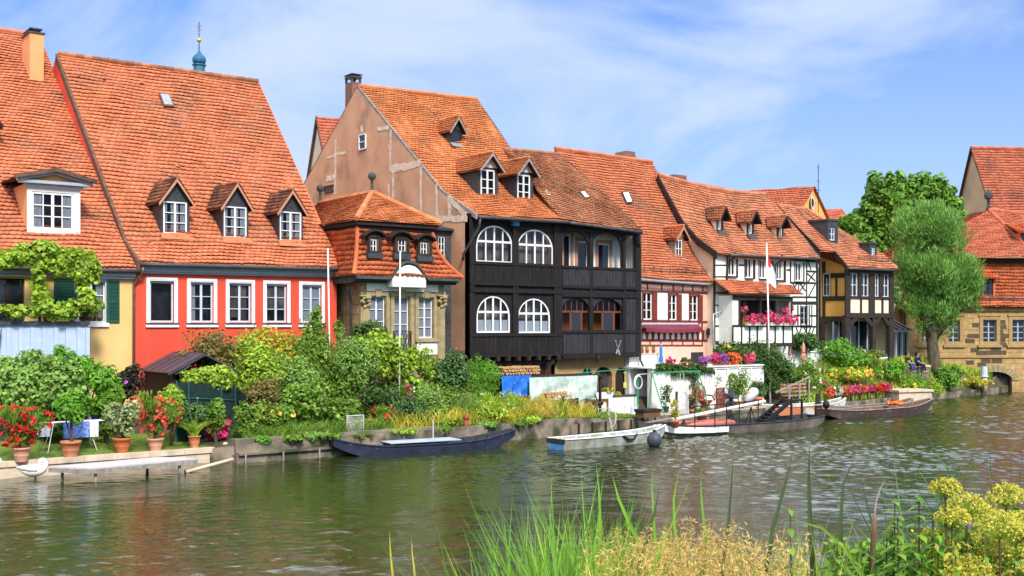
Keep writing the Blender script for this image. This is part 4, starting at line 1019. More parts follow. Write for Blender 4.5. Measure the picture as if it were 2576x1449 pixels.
for front,apex,w4 in(((1204,1253,421,500),(1240,383),(1209,1245,426,499)),((1297,1341,433,508),(1327,396),(1301.6,1334,439,507))):
 gdormer(fr,h,front,apex,pl,M['slate'],M['slate'],M['tile_amber'],M['grey_board'],win=w4,wk=wk,over=.4,frame_m=None,gable_m=M['off_white'],sill_m=M['lead'],tw=.18,te=.18)
g=fr.side(897,242,1.0);b=g[0]+.9;tl,zz=fr.p(885,240,b);tr=fr.p(909,240,b)[0];z1=fr.p(897,207,b)[1];zt_=fr.p(897,190,b)[1]
ch=MB().box(tl,tr,b,b+.8,zz-2.5,z1).build('chimney',M['old_brick'],h)
mb=MB();w_=tr-tl
for sx_ in(.08,.92):
 for sy_ in(.06,.74):mb.box(tl+w_*sx_-.06,tl+w_*sx_+.06,b+sy_-.04,b+sy_+.06,z1,zt_)
mb.box(tl-.02,tr+.02,b-.04,b+.84,zt_-.12,zt_-.02);mb.box(tl-.05,tr+.05,b-.1,b+.9,zt_+.05,zt_+.09);mb.tube([((tl+tr)/2,b+.4,zt_-.02),((tl+tr)/2,b+.4,zt_+.05)],.15);mb.build('chimney_cowl',M['lead'],ch)
# black gallery house
fr=ROW.sub(1412.5,-1.5);FR_GAL=fr
h=house('gallery_house','black timber gallery house with two open verandas of arched bays beside the arched white windows',fr);GAL=h
Lc=curve(fr,[(1431,556),(1362,470),(1286,380)],-.5);Rc=curve(fr,[(1614,580),(1560,526),(1412,391)],-.5)
Lc=[Vector((-.45,p.y,p.z))for p in Lc]
tile_roof('roof',[(Lc,Rc)],M['tile_umber'],h,.2,.19,.045,51)
ridge_cap(Lc[-1]+Vector((0,0,.05)),Rc[-1]+Vector((0,0,.05)),M['tile_umber'],h,.13)
verge(h,Rc,M['dark_wood'],1,.22,.06,.03)
t1=fr.p(1608,740,0)[0];zt=min(zat(Lc,0),zat(Rc,0))-.12;zb=fr.p(1510,899,0)[1]
def ob(xa,xb,ya,yb):return rect_px(fr,xa,xb,ya,yb,0)
up=[ob(1413.5,1481,583,672),ob(1490,1565,586,675),ob(1572,1597,592,675)]
lo=[ob(1413.5,1483,749,832),ob(1493,1565,752,830)]
up=[(max(a,.03),b,c,d)for a,b,c,d in up];lo=[(max(a,.03),b,c,d)for a,b,c,d in lo]
mb=MB();wall_grid(mb,0,t1,zb,zt,0,up+lo,.16)
for a,b,c,d in up[:2]:spandrel(mb,a,b,c+(d-c)*.62,d,-.003)
for a,b,c,d in lo:spandrel(mb,a,b,c+(d-c)*.62,d,-.003)
mb.quad((0,0,zb),(t1,0,zb),(t1,1.6,zb),(0,1.6,zb));mb.quad((t1,0,zb),(t1,3,zb),(t1,3,zt+.3),(t1,0,zt))
mb.build('timber_front',M['grey_wood'],h)
zm=fr.p(1510,738,0)[1]
mb=MB()
for xa,xb in((1481,1490),(1565,1572),(1597,1609)):
 a,b=fr.p(xa,700,0)[0],fr.p(xb,700,0)[0];mb.box(a,b,-.09,-.001,zb,zt)
for i,(ya,yb)in enumerate(((672,678),(720,727),(735,748),(831,838),(888,900),(578,586))):
 z1_,z0_=fr.p(1510,ya,0)[1],fr.p(1510,yb,0)[1];mb.box(.003,t1-.003,-.12-.002*i,-.0015,z0_,z1_)
mb.build('timber_frame',M['black_wood'],h)
mb=MB();r=random.Random(4)
for ya,yb in((678,720),(838,888)):
 z1_,z0_=fr.p(1510,ya,0)[1],fr.p(1510,yb,0)[1];mb=MB();planks(mb,.05,t1-.15,z0_,z1_,-.03,.2,.03,r);mb.build('board_parapet',M['grey_wood'],h)
mb=MB();a=ob(1573,1597,752,831);planks(mb,a[0],a[1],a[2],a[3],-.03,.2,.03,r)
mb.build('board_parapet',M['grey_wood'],h)
zf=up[0][2]-.9
dl=[rect_px(fr,1417,1436,590,674,.9),rect_px(fr,1452,1479,608,674,.9),rect_px(fr,1504,1534,613,676,.9)]
mb=MB();wall_grid(mb,0,t1,zm,zt,.9,[(max(.02,a),b,zm+.02,d)for a,b,c,d in dl],.12)
mb.quad((0,.17,zm),(0,.9,zm),(0,.9,zt),(0,.17,zt));mb.quad((t1-.02,.17,zm),(t1-.02,.9,zm),(t1-.02,.9,zt),(t1-.02,.17,zt))
mb.build('veranda_wall',M['off_white'],h)
for a,b,c,d in dl:
 q=(max(.02,a),b,zm+.02,d);f=window(h,*q,.95,cols=1,rows=1,fm=M['white'],fw=.07,dark=True,name='veranda_door')
 tm=MB();frame_boxes(tm,q[0]-.16,q[1]+.16,zm,d+.2,.86,.899,.17);tm.build('door_surround',M['pink_board'],f)
MB().box(0,t1,.17,1.5,zm-.12,zm).build('veranda_floor',M['dark_wood'],h)
MB().quad((0,.17,zt-.02),(t1,.17,zt-.02),(t1,.9,zt-.02),(0,.9,zt-.02)).build('veranda_ceiling',M['off_white'],h)
M['warm_wood']=mat('varnished_wood',(.42,.15,.045),(.30,.10,.03),.4,4,stretch=(6,6,.6))
mb=MB();mb.quad((0,1.5,zb),(t1,1.5,zb),(t1,1.5,zm-.12),(0,1.5,zm-.12));mb.quad((0,.17,zb),(0,1.5,zb),(0,1.5,zm-.12),(0,.17,zm-.12));mb.build('lower_back_wall',M['warm_wood'],h)
for a,b,c,d in lo:
 m_=MB();zt_=c+(d-c)*.58
 for f in(0,.2,.4,.6,.8,1):t=lerp(a,b,f);m_.box(t-.025,t+.025,.14,.18,zt_,d)
 m_.box(a,b,.13,.19,zt_-.05,zt_+.05);m_.box(lerp(a,b,.34),lerp(a,b,.40),.13,.19,c,zt_);m_.box(lerp(a,b,.72),lerp(a,b,.8),.135,.185,c,zt_)
 gf=m_.build('glazing',mat('brown_sash',(.16,.06,.04),(.11,.04,.03),.5),h)
 MB().quad((a,.16,zt_),(b,.16,zt_),(b,.16,d),(a,.16,d)).build('pane',M['glass'],gf)
 MB().quad((lerp(a,b,.42),.165,c),(lerp(a,b,.72),.165,c),(lerp(a,b,.72),.165,zt_),(lerp(a,b,.42),.165,zt_)).build('pane',M['dark_glass'],gf)
gutter(h,Lc[0]+Vector((.5,0,0)),Rc[0],M['lead'],.07)
gx=Rc[0];pipe(h,[gx+Vector((-.05,0,-.15)),(gx.x-.05,-.4,gx.z-.5),(t1+.08,.0,gx.z-.9),(t1+.08,0,zb-.2),(t1+.25,-.25,zb-.8),(t1+.9,-.6,zb-1.15),(t1+1.6,-.9,zb-1.3)],.065,M['lead'])
pl=hide_plane(Lc,Rc,0)
skylight(fr,h,[(1361,484),(1371,482),(1387,497),(1376,499)],pl,M['lead'],M['white'])
skylight(fr,h,[(1456,487),(1466,485),(1481,502),(1470,504)],pl,M['lead'],M['white'])
mb=MB();fl=[]
zg=1.0
cel=[rect_px(fr,1463,1490,926,990,.55),rect_px(fr,1494,1540,923,990,.55),rect_px(fr,1548,1577,924,990,.55)]
cel=[(a,b,zg,d)for a,b,c,d in cel]
wall_grid(mb,0,t1,.6,zb,.55,cel,.3)
for a,b,c,d in cel:spandrel(mb,a,b,c+(d-c)*.7,d,.547)
mb.quad((t1,.55,.6),(t1,6,.6),(t1,6,zb),(t1,.55,zb))
mb.build('ground_floor_wall',M['sandstone_trim'],h)
for i,(a,b,c,d)in enumerate(cel):
 f=MB();f.box(a,b if i!=1 else lerp(a,b,.45),.75,.8,c,d);f.build('cellar_door',M['dark_wood']if i!=1 else M['brown_wood'],h)
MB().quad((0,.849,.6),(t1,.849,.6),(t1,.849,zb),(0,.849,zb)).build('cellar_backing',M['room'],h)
a=fr.p(1580,940,.3);MB().box(a[0],t1+1.0,.2,.54,.6,zb-.05).build('white_ground_wall',M['off_white'],h)
mb=MB();a=fr.P(1503,893,-.25);mb.tube([(a[0],-.1,a[2]+.1),(a[0],-.3,a[2]+.06),(a[0],-.3,a[2]-.05)],.02,6);mb.lathe([(.03,0),(.13,-.12),(.1,-.14),(.09,-.34),(.02,-.36)],(a[0],-.3,a[2]-.04),8);mb.build('wall_lantern',M['iron'],h)
mb=MB();a,b=fr.P(1546,857,-.1),fr.P(1557,893,-.1);c,d=fr.P(1558,858,-.1),fr.P(1547,890,-.1)
for(p,q,yy)in((a,b,-.17),(c,d,-.2)):
 p=Vector((p[0],yy,p[2]));q=Vector((q[0],yy,q[2]));mb.tube([p,p.lerp(q,.7)],.02,6);mb.beam(p.lerp(q,.62),q,.11,.02,(0,1,0));mb.tube([p+Vector((-.07,0,0)),p+Vector((.07,0,0))],.018,6)
pad=house('crossed_paddles','pair of pale wooden paddles hung crossed on the black veranda parapet',fr,'paddles');mb.build('paddle',M['grey_board'],pad)
# small gable roof behind
fb=Frame(-13.2,82,.43);t_=fb.p(832,480,0)[0]
h=house('rear_gable_house','small steep red tiled gable peeking out behind the brown gable',fb)
Lc=[Vector(fb.S(832,480,t_)),Vector(fb.S(797,293,t_))];Rc=[p+Vector((7,0,0))for p in Lc]
tile_roof('roof',[(Lc,Rc)],M['tile_far'],h,.25,.3,.05,61)
_,pf=shell(h,t_+.1,t_+6.9,0,Lc[0].y+.3,Lc,Rc,M['cream'])
b_=Vector((t_,2*Lc[-1].y-Lc[0].y,Lc[0].z));verge(h,[b_,Lc[-1]],M['verge'],-1,.4,.1);verge(h,Lc,M['verge'],-1,.25,.1)
MB().prism([Lc[-1],Rc[-1],Rc[0]+Vector((0,2*(Lc[-1].y-Lc[0].y),0)),b_],(0,0,-.1)).build('rear_roof',M['tile_far'],h)
# pink half timbered house
fr=ROW.sub(1605,0.0);FR_PNK=fr
h=house('pink_house','pink half timbered house with oxblood beams, three windows and a carved balcony',fr);PNK=h
Rc=curve(fr,[(1800,712),(1757,644),(1640,410)],-.4)
tg=fr.p(1590,697,-.4)
L0=Vector((tg[0],-.4,fr.p(1611,698,-.4)[1]));L2=Vector(fr.P(1396,375,Rc[-1].y));L2.x=max(L2.x,L0.x-2.2);L1=Vector((lerp(L0.x,L2.x,.3),Rc[1].y,Rc[1].z+.05))
Lc=[L0,L1,L2]
tile_roof('roof',[(Lc,Rc)],M['tile'],h,.2,.2,.045,71)
ridge_cap(Lc[-1]+Vector((0,0,.05)),Rc[-1]+Vector((0,0,.05)),M['tile'],h,.13)
verge(h,Rc,M['zinc'],1,.2,.05,.04)
t1=fr.p(1793,780,0)[0];wins=[rect_px(fr,1617,1641,735,804),rect_px(fr,1682.5,1703,740,805),rect_px(fr,1735,1756,742,806)]
zlow=fr.p(1700,862,0)[1]
dr=rect_px(fr,1738,1770,886,960);dr=(dr[0],dr[1],1.3,dr[3])
body,prof=shell(h,-1.5,t1,.6,0,Lc,Rc,M['pink_wall'],wins+[dr],rear_b=9,rear_z=Rc[0].z,reveal=.14)
MB().prism([Lc[-1],Rc[-1],Vector((Rc[-1].x,2*Rc[-1].y,Rc[0].z)),Vector((Lc[-1].x,2*Rc[-1].y,Rc[0].z))],(0,0,-.08)).build('rear_roof',M['tile'],h)
for q in wins:
 f=window(h,*q,.08,cols=2,rows=3,fm=M['white'],fw=.06,mull=.09,mun=.035)
 tm=MB();tm.box(q[0]-.09,q[0],-.06,.02,q[2]-.1,q[3]+.12);tm.box(q[1],q[1]+.09,-.06,.02,q[2]-.1,q[3]+.12);tm.box(q[0],q[1],-.06,.02,q[3],q[3]+.12);tm.box(q[0]-.12,q[1]+.12,-.12,.02,q[2]-.16,q[2]-.101);tm.box(q[0],q[1],-.06,.02,q[2]-.1,q[2]);tm.build('window_surround',M['red_beam'],f)
 sh_=MB();sh_.prism([(q[1]+.09,-.06,q[2]),(q[1]+.30,-.1,q[2]),(q[1]+.30,-.1,q[3]),(q[1]+.09,-.06,q[3])],(0,.04,0));sh_.build('shutter',M['red_beam'],f)
MB().box(dr[0],dr[1],.05,.1,dr[2],dr[3]).build('door',M['grey_wood'],h)
Z8=lambda x,y:(1545.7+x/5.,558+y/5.)
def seg8(x0,y0,x1,y1,w):a,b=Z8(x0,y0),Z8(x1,y1);return(*a,*b,w)
sg=[seg8(320,868,1225,900,5),seg8(330,1248,1220,1262,6),(1612,856,1790,857,6),seg8(1100,1265,1100,1500,5),(1612,829,1768,829,4),(1612,869,1768,869,4),seg8(325,760,1225,800,6)]
sg+=[seg8(x,770,x+4,870,4)for x in(410,590,735,855,980,1105)]+[(x,857,x,869,3)for x in(1635,1662,1690,1717,1744,1766)]
beams_px(fr,h,sg,0,M['red_beam'])
mb=MB()
for xa,xb,ya,yb in((1650,1679,737,804),(1714,1732,739,805),(1612,1616,735,803)):
 a=rect_px(fr,xa,xb,ya,yb);MB().box(a[0],a[1],-.02,-.001,a[2],a[3]).build('white_infill',M['off_white'],h)
a=rect_px(fr,1612,1768,831,855,0);mb=MB();n=11
for i in range(n+1):
 t=lerp(a[0],a[1],i/n);w_=.07 if i%2==0 else .05
 mb.box(t-w_,t+w_,-.09,-.022,a[2],a[3])
 if i<n:
  tm_=lerp(a[0],a[1],(i+.5)/n);hw=(a[1]-a[0])/n/2
  for s in(-1,1):
   mb.prism([(tm_+s*hw,-.07,a[3]),(tm_+s*hw*.1,-.07,a[3]),(tm_+s*hw*.25,-.07,lerp(a[2],a[3],.72)),(tm_+s*hw*.55,-.07,lerp(a[2],a[3],.55)),(tm_+s*hw,-.07,lerp(a[2],a[3],.4))],(0,.04,0))
mb.build('carved_balcony_front',M['red_beam'],h)
MB().box(a[0],a[1],-.02,-.001,a[2],a[3]).build('balcony_backing',M['off_white'],h)
aw_=rect_px(fr,1612,1753,815,822,-.1);mb=MB()
zt_=aw_[3];mb.tube([(aw_[0],-.15,zt_),(aw_[1],-.15,zt_)],.07,8);mb.m=1
for i in range(10):
 ta,tb=lerp(aw_[0],aw_[1],i/10),lerp(aw_[0],aw_[1],(i+1)/10);s_=lambda f:.08*math.sin(math.pi*f)
 mb.quad((ta,-.2,zt_-.05),(tb,-.2,zt_-.05),(tb,-.55,zt_-.22-s_((i+1)/10)),(ta,-.55,zt_-.22-s_(i/10)))
 mb.quad((ta,-.55,zt_-.22-s_(i/10)),(tb,-.55,zt_-.22-s_((i+1)/10)),(tb,-.55,zt_-.42-s_((i+1)/10)),(ta,-.55,zt_-.42-s_(i/10)))
mb.build('awning',[M['grey_paint'],mat('maroon_canvas',(.20,.035,.06),(.15,.025,.045),.9)],h)
mb=MB();p=fr.P(1782,838,-.15);mb.lathe([(.03,.3),(.12,.2),(.1,.18),(.12,-.05),(.05,-.12),(.02,-.3)],p,8);mb.tube([(p[0],-.15,p[2]-.25),(p[0],0,p[2]-.3)],.02,6);mb.build('wall_lantern',M['iron'],h)
pl=hide_plane(Lc,Rc)
gdormer(fr,h,(1697,1722,594,650),(1714.7,568),pl,M['grey_board'],M['warm_wood'],M['tile'],M['pink_board'],win=(1699.7,1716,603,648),wk=dict(fm=M['white'],cols=2,rows=2,fw=.06,mull=.06,curtain=[(0,.2,0,1)]),over=.35,gable_m=M['cream'],frame_m=None,apron_m=M['zinc'])
skylight(fr,h,[(1561,486),(1577,484),(1589,513),(1574,515)],pl,M['lead'],M['white'])
mb=MB()
for dz in(0,.14,.28):
 p0,p1=fr.hit(1614,683,plane3(Lc[0],Rc[0],Rc[1])),fr.hit(1779,694,plane3(Lc[0],Rc[0],Rc[1]));mb.tube([p0+Vector((0,-.05,.08+dz)),p1+Vector((0,-.05,.08+dz))],.014,5)
for i in range(8):
 c_=p0.lerp(p1,(i+.3)/8);mb.tube([c_+Vector((0,-.05,0)),c_+Vector((0,-.05,.38))],.018,5)
mb.build('snow_guard',M['lead'],h)
gutter(h,Lc[0],Rc[0],M['zinc'],.075,sag=.02)
p=fr.P(1795,716,-.3);pipe(h,[p,(t1-.05,-.15,p[2]-.7),(t1-.05,-.12,1.5)],.06,M['zinc'])
g=Rc[-1].y;tl,zz=fr.p(1571,404,g+.6);tr=fr.p(1595,404,g+.6)[0];z1=fr.p(1583,381,g+.6)[1]
ch=MB().box(tl,tr,g+.6,g+1.4,zz-2,zz+.15).build('chimney',M['old_brick'],h)
mb=MB();mb.prism([(tl-.08,g+.5,zz+.15),(tr+.08,g+.5,zz+.15),(tr-.02,g+.5,z1),(tl+.05,g+.5,z1)],(0,1.0,0));mb.build('chimney_cap',M['old_brick'],ch)
# white half timbered house
fr=ROW.sub(1798,-.6);FR_WHT=fr
h=house('white_timbered_house','white half timbered house with dark beams, sagging tile roof and three small dormers',fr);WHT=h
Lc=curve(fr,[(1805,636),(1756,601.5),(1720,559.5),(1682,491.5),(1656,441)],-.4)
Rc=curve(fr,[(2063,648),(2037,617),(2003,575),(1969.7,537.5),(1923.7,491.5)],-.4)
tile_roof('roof',[(Lc,Rc,.25)],M['tile_pale'],h,.22,.235,.05,81)
ridge_cap(Lc[-1]+Vector((0,0,.06)),Rc[-1]+Vector((0,0,.06)),M['tile_pale'],h,.15,sag=.25)
verge(h,Lc,M['dark_wood'],-1,.35,.1);verge(h,Rc,M['dark_wood'],1,.25,.06)
t1=fr.p(2062,740,0)[0]
Z8=lambda x,y:(1545.7+x/5.,558+y/5.)
def w8(xa,xb,ya,yb):a,b=Z8(xa,ya),Z8(xb,yb);return rect_px(fr,a[0],b[0],a[1],b[1],0)
ws=[w8(1435,1520,432,678),w8(1650,1730,465,705),w8(1828,1902,478,712),w8(2042,2112,500,728),w8(2280,2356,515,745),w8(2350,2440,1062,1295)]
body,prof=shell(h,0,t1,.8,0,Lc,Rc,M['pale_green_white'],ws,rear_b=12,rear_z=Lc[0].z,reveal=.12,drop=.40,side_m=M['cream'])
MB().prism([Lc[-1],Rc[-1],Vector((Rc[-1].x,12.3,Lc[0].z)),Vector((Lc[-1].x,12.3,Lc[0].z))],(0,0,-.08)).build('rear_roof',M['tile_pale'],h)
for i,q in enumerate(ws):
 f=window(h,*q,.06,cols=2,rows=1 if i<5 else 3,fm=M['white']if i<5 else M['grey_paint'],fw=.07,mull=.09,curtain=[(0,.3,0,1)]if i<5 else None)
 MB().box(q[0]-.1,q[1]+.1,-.14,.04,q[2]-.09,q[2]-.02).build('sill',M['dark_beam'],f)
S8=lambda x0,y0,x1,y1,w:(*Z8(x0,y0),*Z8(x1,y1),w)
sg=[S8(1258,400,1258,1500,5),S8(1415,400,1415,900,4),S8(1265,545,1410,545,3),S8(1265,690,1410,690,3),S8(1265,895,1410,895,3),S8(1265,1048,1410,1048,3),S8(1350,1055,1350,1500,2.5),S8(1430,415,2560,490,9),S8(1540,470,1540,700,6),S8(1640,470,1640,700,4),S8(1560,545,1640,545,4),S8(1755,480,1755,715,8),S8(1815,480,1815,715,2.5),S8(1985,500,1985,730,7),S8(2140,490,2140,760,8),S8(2165,605,2210,605,4),S8(2212,500,2212,770,4),S8(2266,500,2266,745,2.5),S8(2380,510,2380,755,4),S8(2415,480,2415,1500,4),S8(2545,480,2545,1500,7),S8(2215,765,2540,770,4.5),S8(2425,620,2540,625,4),S8(2432,500,2470,605,3),S8(2520,630,2430,760,3),S8(2425,650,2520,740,3),S8(2520,790,2440,940,3),S8(2240,775,2280,850,3),S8(2300,775,2240,850,3),S8(2330,775,2400,870,3),S8(2400,775,2330,870,3),S8(2315,775,2315,870,3),S8(2240,945,2540,948,4),S8(2240,1020,2540,1020,8),S8(2305,1050,2305,1310,4),S8(2340,1050,2340,1310,3),S8(2450,1050,2450,1310,3),S8(2480,1050,2480,1310,3),S8(2250,1175,2340,1175,3.5),S8(2450,1180,2540,1180,3.5),S8(2240,1312,2545,1318,4),S8(2280,1325,2350,1500,3),S8(2350,1325,2290,1500,3),S8(2380,1325,2470,1500,3),S8(2470,1325,2390,1500,3),S8(2510,1325,2450,1500,3),S8(1265,1310,1600,1316,4),S8(1265,1520,2545,1530,9)]
beams_px(fr,h,sg,0,M['dark_beam'])
gutter(h,Lc[0]+Vector((1,0,0)),Rc[0],M['lead'],.075)
pipe(h,[fr.P(1848,637,-.4),fr.P(1846,650,-.35),fr.P(1831,660,-.1),fr.P(1829,700,-.1),fr.P(1832,722,-.12)],.06,M['dark_beam'])
pipe(h,[fr.P(1847,740,-.6),fr.P(1843,760,-.6),fr.P(1828,780,-.3),fr.P(1794,790,-.25),fr.P(1796,900,-.2)],.06,M['zinc'])
pipe(h,[fr.P(1968,642,-.4),fr.P(1966,655,-.3),fr.P(1951,665,-.12),fr.P(1951,710,-.12),fr.P(1956,713,-.3)],.06,M['dark_beam'])
pipe(h,[fr.P(2058,650,-.3),fr.P(2062,670,-.12),fr.P(2062,880,-.12)],.06,M['dark_beam'])
pl=hide_plane(Lc,Rc,2)
pl=plane3(Lc[2],Rc[2],Lc[3])
for front,apex,wn_ in(((1802,1820,541,581),(1818.7,517.5),(1806,1813,550,577)),((1878,1897,551,591),(1894.7,528.5),(1884,1891,560,588)),((1953,1971,562,599),(1969.7,541.5),(1960,1967,571,597))):
 gdormer(fr,h,front,apex,pl,M['cream'],M['dark_beam'],M['tile_pale'],M['dark_wood'],win=wn_,wk=dict(fm=M['white'],cols=1,rows=1,fw=.06,dark=True),over=.5,gable_m=M['cream'],frame_m=None,apron_m=M['lead'],eave_drop=.05)
g=Lc[-1].y;tl,zz=fr.p(1697,452,g+.5);tr=fr.p(1727,452,g+.5)[0];MB().box(tl,tr,g+.5,g+1.3,zz-2,fr.p(1710,440,g+.5)[1]).build('chimney',M['old_brick'],h)
yb_=-1.1
a=rect_px(fr,1843,1993,745,862,yb_);b0,b1=a[0],a[1]
El,Er=Vector(fr.P(1838,737,yb_-.35)),Vector(fr.P(2024,741,yb_-.35));Tl,Tr=Vector(fr.P(1829,702,-.02)),Vector(fr.P(1990,717,-.02));Tl.x=El.x
tile_roof('bay_roof',[([El,Tl],[Er,Tr])],M['tile'],h,.2,.2,.045,91)
ztop=El.z-.12;zpar=fr.p(1920,819,yb_)[1];zbot=fr.p(1920,864,yb_)[1]
op=(b0+.55,b1-.2,zpar,ztop-.25)
mb=MB();wall_grid(mb,b0,b1,zbot,ztop,yb_,[op],.12)
for t in(b0,b1):mb.quad((t,yb_,zbot),(t,-.01,zbot),(t,-.01,ztop),(t,yb_,ztop))
mb.quad((b0,yb_,zbot),(b1,yb_,zbot),(b1,0,zbot),(b0,0,zbot));mb.quad((b0,yb_+.13,zpar-.6),(b1,yb_+.13,zpar-.6),(b1,0,zpar-.6),(b0,0,zpar-.6))
bay=mb.build('bay',M['pale_green_white'],h)
mb=MB()
for f in(0,.14,.27,.4,.56,.7,.84,1):t=lerp(b0,b1,f);mb.box(t-.05,t+.05,yb_-.04,yb_-.002,zbot,zpar)
mb.box(b0,b1,yb_-.05,yb_-.003,zpar-.06,zpar+.05);mb.box(b0,b1,yb_-.06,yb_-.003,zbot-.2,zbot+.02)
for t in(b0+.55,lerp(b0,b1,.45),lerp(b0,b1,.72),b1-.1):mb.box(t-.07,t+.07,yb_-.05,yb_+.1,zpar,ztop)
mb.box(b0,b1,yb_-.055,yb_+.1,ztop-.26,ztop)
mb.build('bay_timber',M['dark_beam'],bay)
a_=rect_px(fr,1882,1983,755,816,-.02);MB().quad((op[0],-.03,zpar-.6),(op[1],-.03,zpar-.6),(op[1],-.03,ztop),(op[0],-.03,ztop)).build('loggia_back',M['grey_wood'],bay)
MB().box(lerp(b0,b1,.38),lerp(b0,b1,.44),-.1,-.04,zpar,ztop-.3).build('loggia_door',M['warm_wood'],bay)
for(xa,xb)in((1877,1922),(1934,1965),(1968,2000)):
 q=rect_px(fr,xa,xb,808,820,yb_-.2)
ZPAR,YBAY=zpar,yb_
# ochre half timbered house
fr=ROW.sub(2137,-1.0);FR_OCH=fr
h=house('ochre_timbered_house','ochre panelled half timbered house on dark posts beside the willow',fr)
t1=fr.p(2246,740,0)[0]
L2=curve(fr,[(2133,672),(2101,634),(1996,524)],-.4);R2=curve(fr,[(2257,677),(2226,644),(2031,529)],-.4)
bm=L2[1].y;br_=L2[2].y
L1=[Vector(fr.P(2064,632,bm)),Vector(fr.P(1958,519,br_))];R1=[Vector(fr.P(2101,634,bm)),Vector(fr.P(1996,524,br_))]
tile_roof('roof',[(L2,R2),(L1,R1)],M['tile_pale'],h,.22,.235,.045,101)
ridge_cap(L1[-1]+Vector((0,0,.05)),R2[-1]+Vector((0,0,.05)),M['tile_pale'],h,.14);ridge_cap(R2[0]+Vector((0,0,.05)),R2[-1]+Vector((0,0,.05)),M['tile_pale'],h,.14)
MB().prism([R2[0],R2[-1],R2[-1]+Vector((2,3,-1)),R2[0]+Vector((.3,8,0))],(0,0,-.1)).build('hip_roof',M['tile_pale'],h)
MB().prism([L1[-1],R2[-1],R2[-1]+Vector((0,5,-4.4)),L1[-1]+Vector((0,5,-4.4))],(0,0,-.1)).build('rear_roof',M['tile_pale'],h)
verge(h,L2[:2],M['dark_wood'],-1,.3,.06);verge(h,L1,M['dark_wood'],-1,.3,.06)
ZR2=lambda x,y:(1975+x*.2335,644+y*.2335)
zfl=fr.p(2190,796,0)[1];ztp=R2[0].z-.15
def wr2(xa,xb,ya,yb,b=0):a,c=ZR2(xa,ya),ZR2(xb,yb);return rect_px(fr,a[0],c[0],a[1],c[1],b)
ws=[wr2(690,778,185,435),wr2(815,897,190,437),wr2(957,1007,195,438),wr2(1043,1115,198,440)]
mb=MB();wall_grid(mb,0,t1,zfl,ztp,0,ws,.12)
sd=fr.side(2070,760,0)[0]
mb.m=1;mb.quad((0,0,zfl),(0,sd+2,zfl),(0,sd+2,ztp+1.6),(0,0,ztp+.1));mb.m=0;mb.quad((t1,0,1),(t1,9,1),(t1,9,ztp),(t1,0,ztp));mb.quad((0,0,zfl),(t1,0,zfl),(t1,3,zfl),(0,3,zfl))
mb.quad((0,sd,1),(t1,sd,1),(t1,sd,zfl),(0,sd,zfl))
zr_=L1[0].z-.2;tw_=L1[0].x-.2;mb.quad((tw_,sd+.3,1),(0,sd+.3,1),(0,sd+.3,zr_),(tw_,sd+.3,zr_));mb.quad((tw_,sd+9,1),(t1,sd+9,1),(t1,sd+9,zr_),(tw_,sd+9,zr_))
mb.build('wall',[M['cream'],M['ochre_wall']],h)
for q in ws:window(h,*q,.05,cols=2,rows=2,fm=M['light_grey'],fw=.06,mull=.08,mun=.05,dark=True)
mb=MB()
def rb2(xa,xb,ya,yb,i,th=.08):a=wr2(xa,xb,ya,yb);mb.box(a[0],a[1],-th-.002*i,-.001,a[2],a[3])
rb2(640,692,130,640,0,.1);rb2(640,1155,130,190,1);rb2(640,1155,435,462,2);rb2(640,1155,614,665,3,.12);rb2(778,815,180,436,4);rb2(897,957,180,620,5);rb2(806,818,450,620,6);rb2(1007,1043,180,436,7);rb2(1036,1048,450,620,8);rb2(1115,1158,180,640,9)
for i,(xa,xb)in enumerate(((640,692),(932,965),(1113,1160))):
 a=wr2(xa,xb,640,1120);mb.box(a[0],a[1],-.09-.001*i,.2,1.2,a[3])
def brc(x0,y0,x1,y1):p,q=fr.P(*ZR2(x0,y0),-.02),fr.P(*ZR2(x1,y1),-.02);mb.beam(p,q,.3,.14,(0,1,0))
brc(692,740,770,655);brc(932,740,850,655);brc(965,730,1010,660);brc(1113,740,1060,660)
for i,(b0_,b1_,z0_,z1_)in enumerate(((0,.25,zfl,ztp),(sd-.2,sd,1.2,ztp+.6),(.25,sd-.2,zfl-.35,zfl),(.25,sd-.2,ztp-.5,ztp-.2))):
 mb.box(-.07-.002*i,-.002,b0_,b1_,z0_,z1_)
zq=fr.p(2130,750,0)[1];mb.box(-.066,-.003,.25,sd-.2,zq-.15,zq+.15);mb.box(-.064,-.003,sd*.45,sd*.45+.12,zq,ztp-.5)
mb.build('timber_frame',M['dark_beam'],h)
side_window(fr,h,2072,2090,687,745,-.01,2,2,M['light_grey'])
for i,(xa,xb)in enumerate(((700,890),(520,640))):
 a=wr2(xa,xb,690,1100,1.2);window(h,max(a[0],-1.6),a[1],1.3,a[3],1.2,cols=2,rows=2,fm=M['light_grey'],fw=.08,mull=.1,mun=.07,dark=True,name='glazed_door')
a=wr2(420,500,690,1000,sd+.28);window(h,a[0],a[1],1.6,a[3],sd+.2,cols=1,rows=2,fm=M['light_grey'],fw=.1,mun=.08,dark=True,name='glazed_door')
gutter(h,L2[0],R2[0],M['lead'],.07)
pl=plane3(L2[0],R2[0],L2[2])
mb=MB()
for dz in(.1,.3):mb.tube([fr.hit(2160,655,pl)+Vector((0,0,dz)),fr.hit(2235,662,pl)+Vector((0,0,dz))],.02,5)
for i in range(6):p=fr.hit(2160+15*i,655+1.4*i,pl);mb.tube([p,p+Vector((0,0,.34))],.02,5)
mb.build('snow_guard',M['lead'],h)
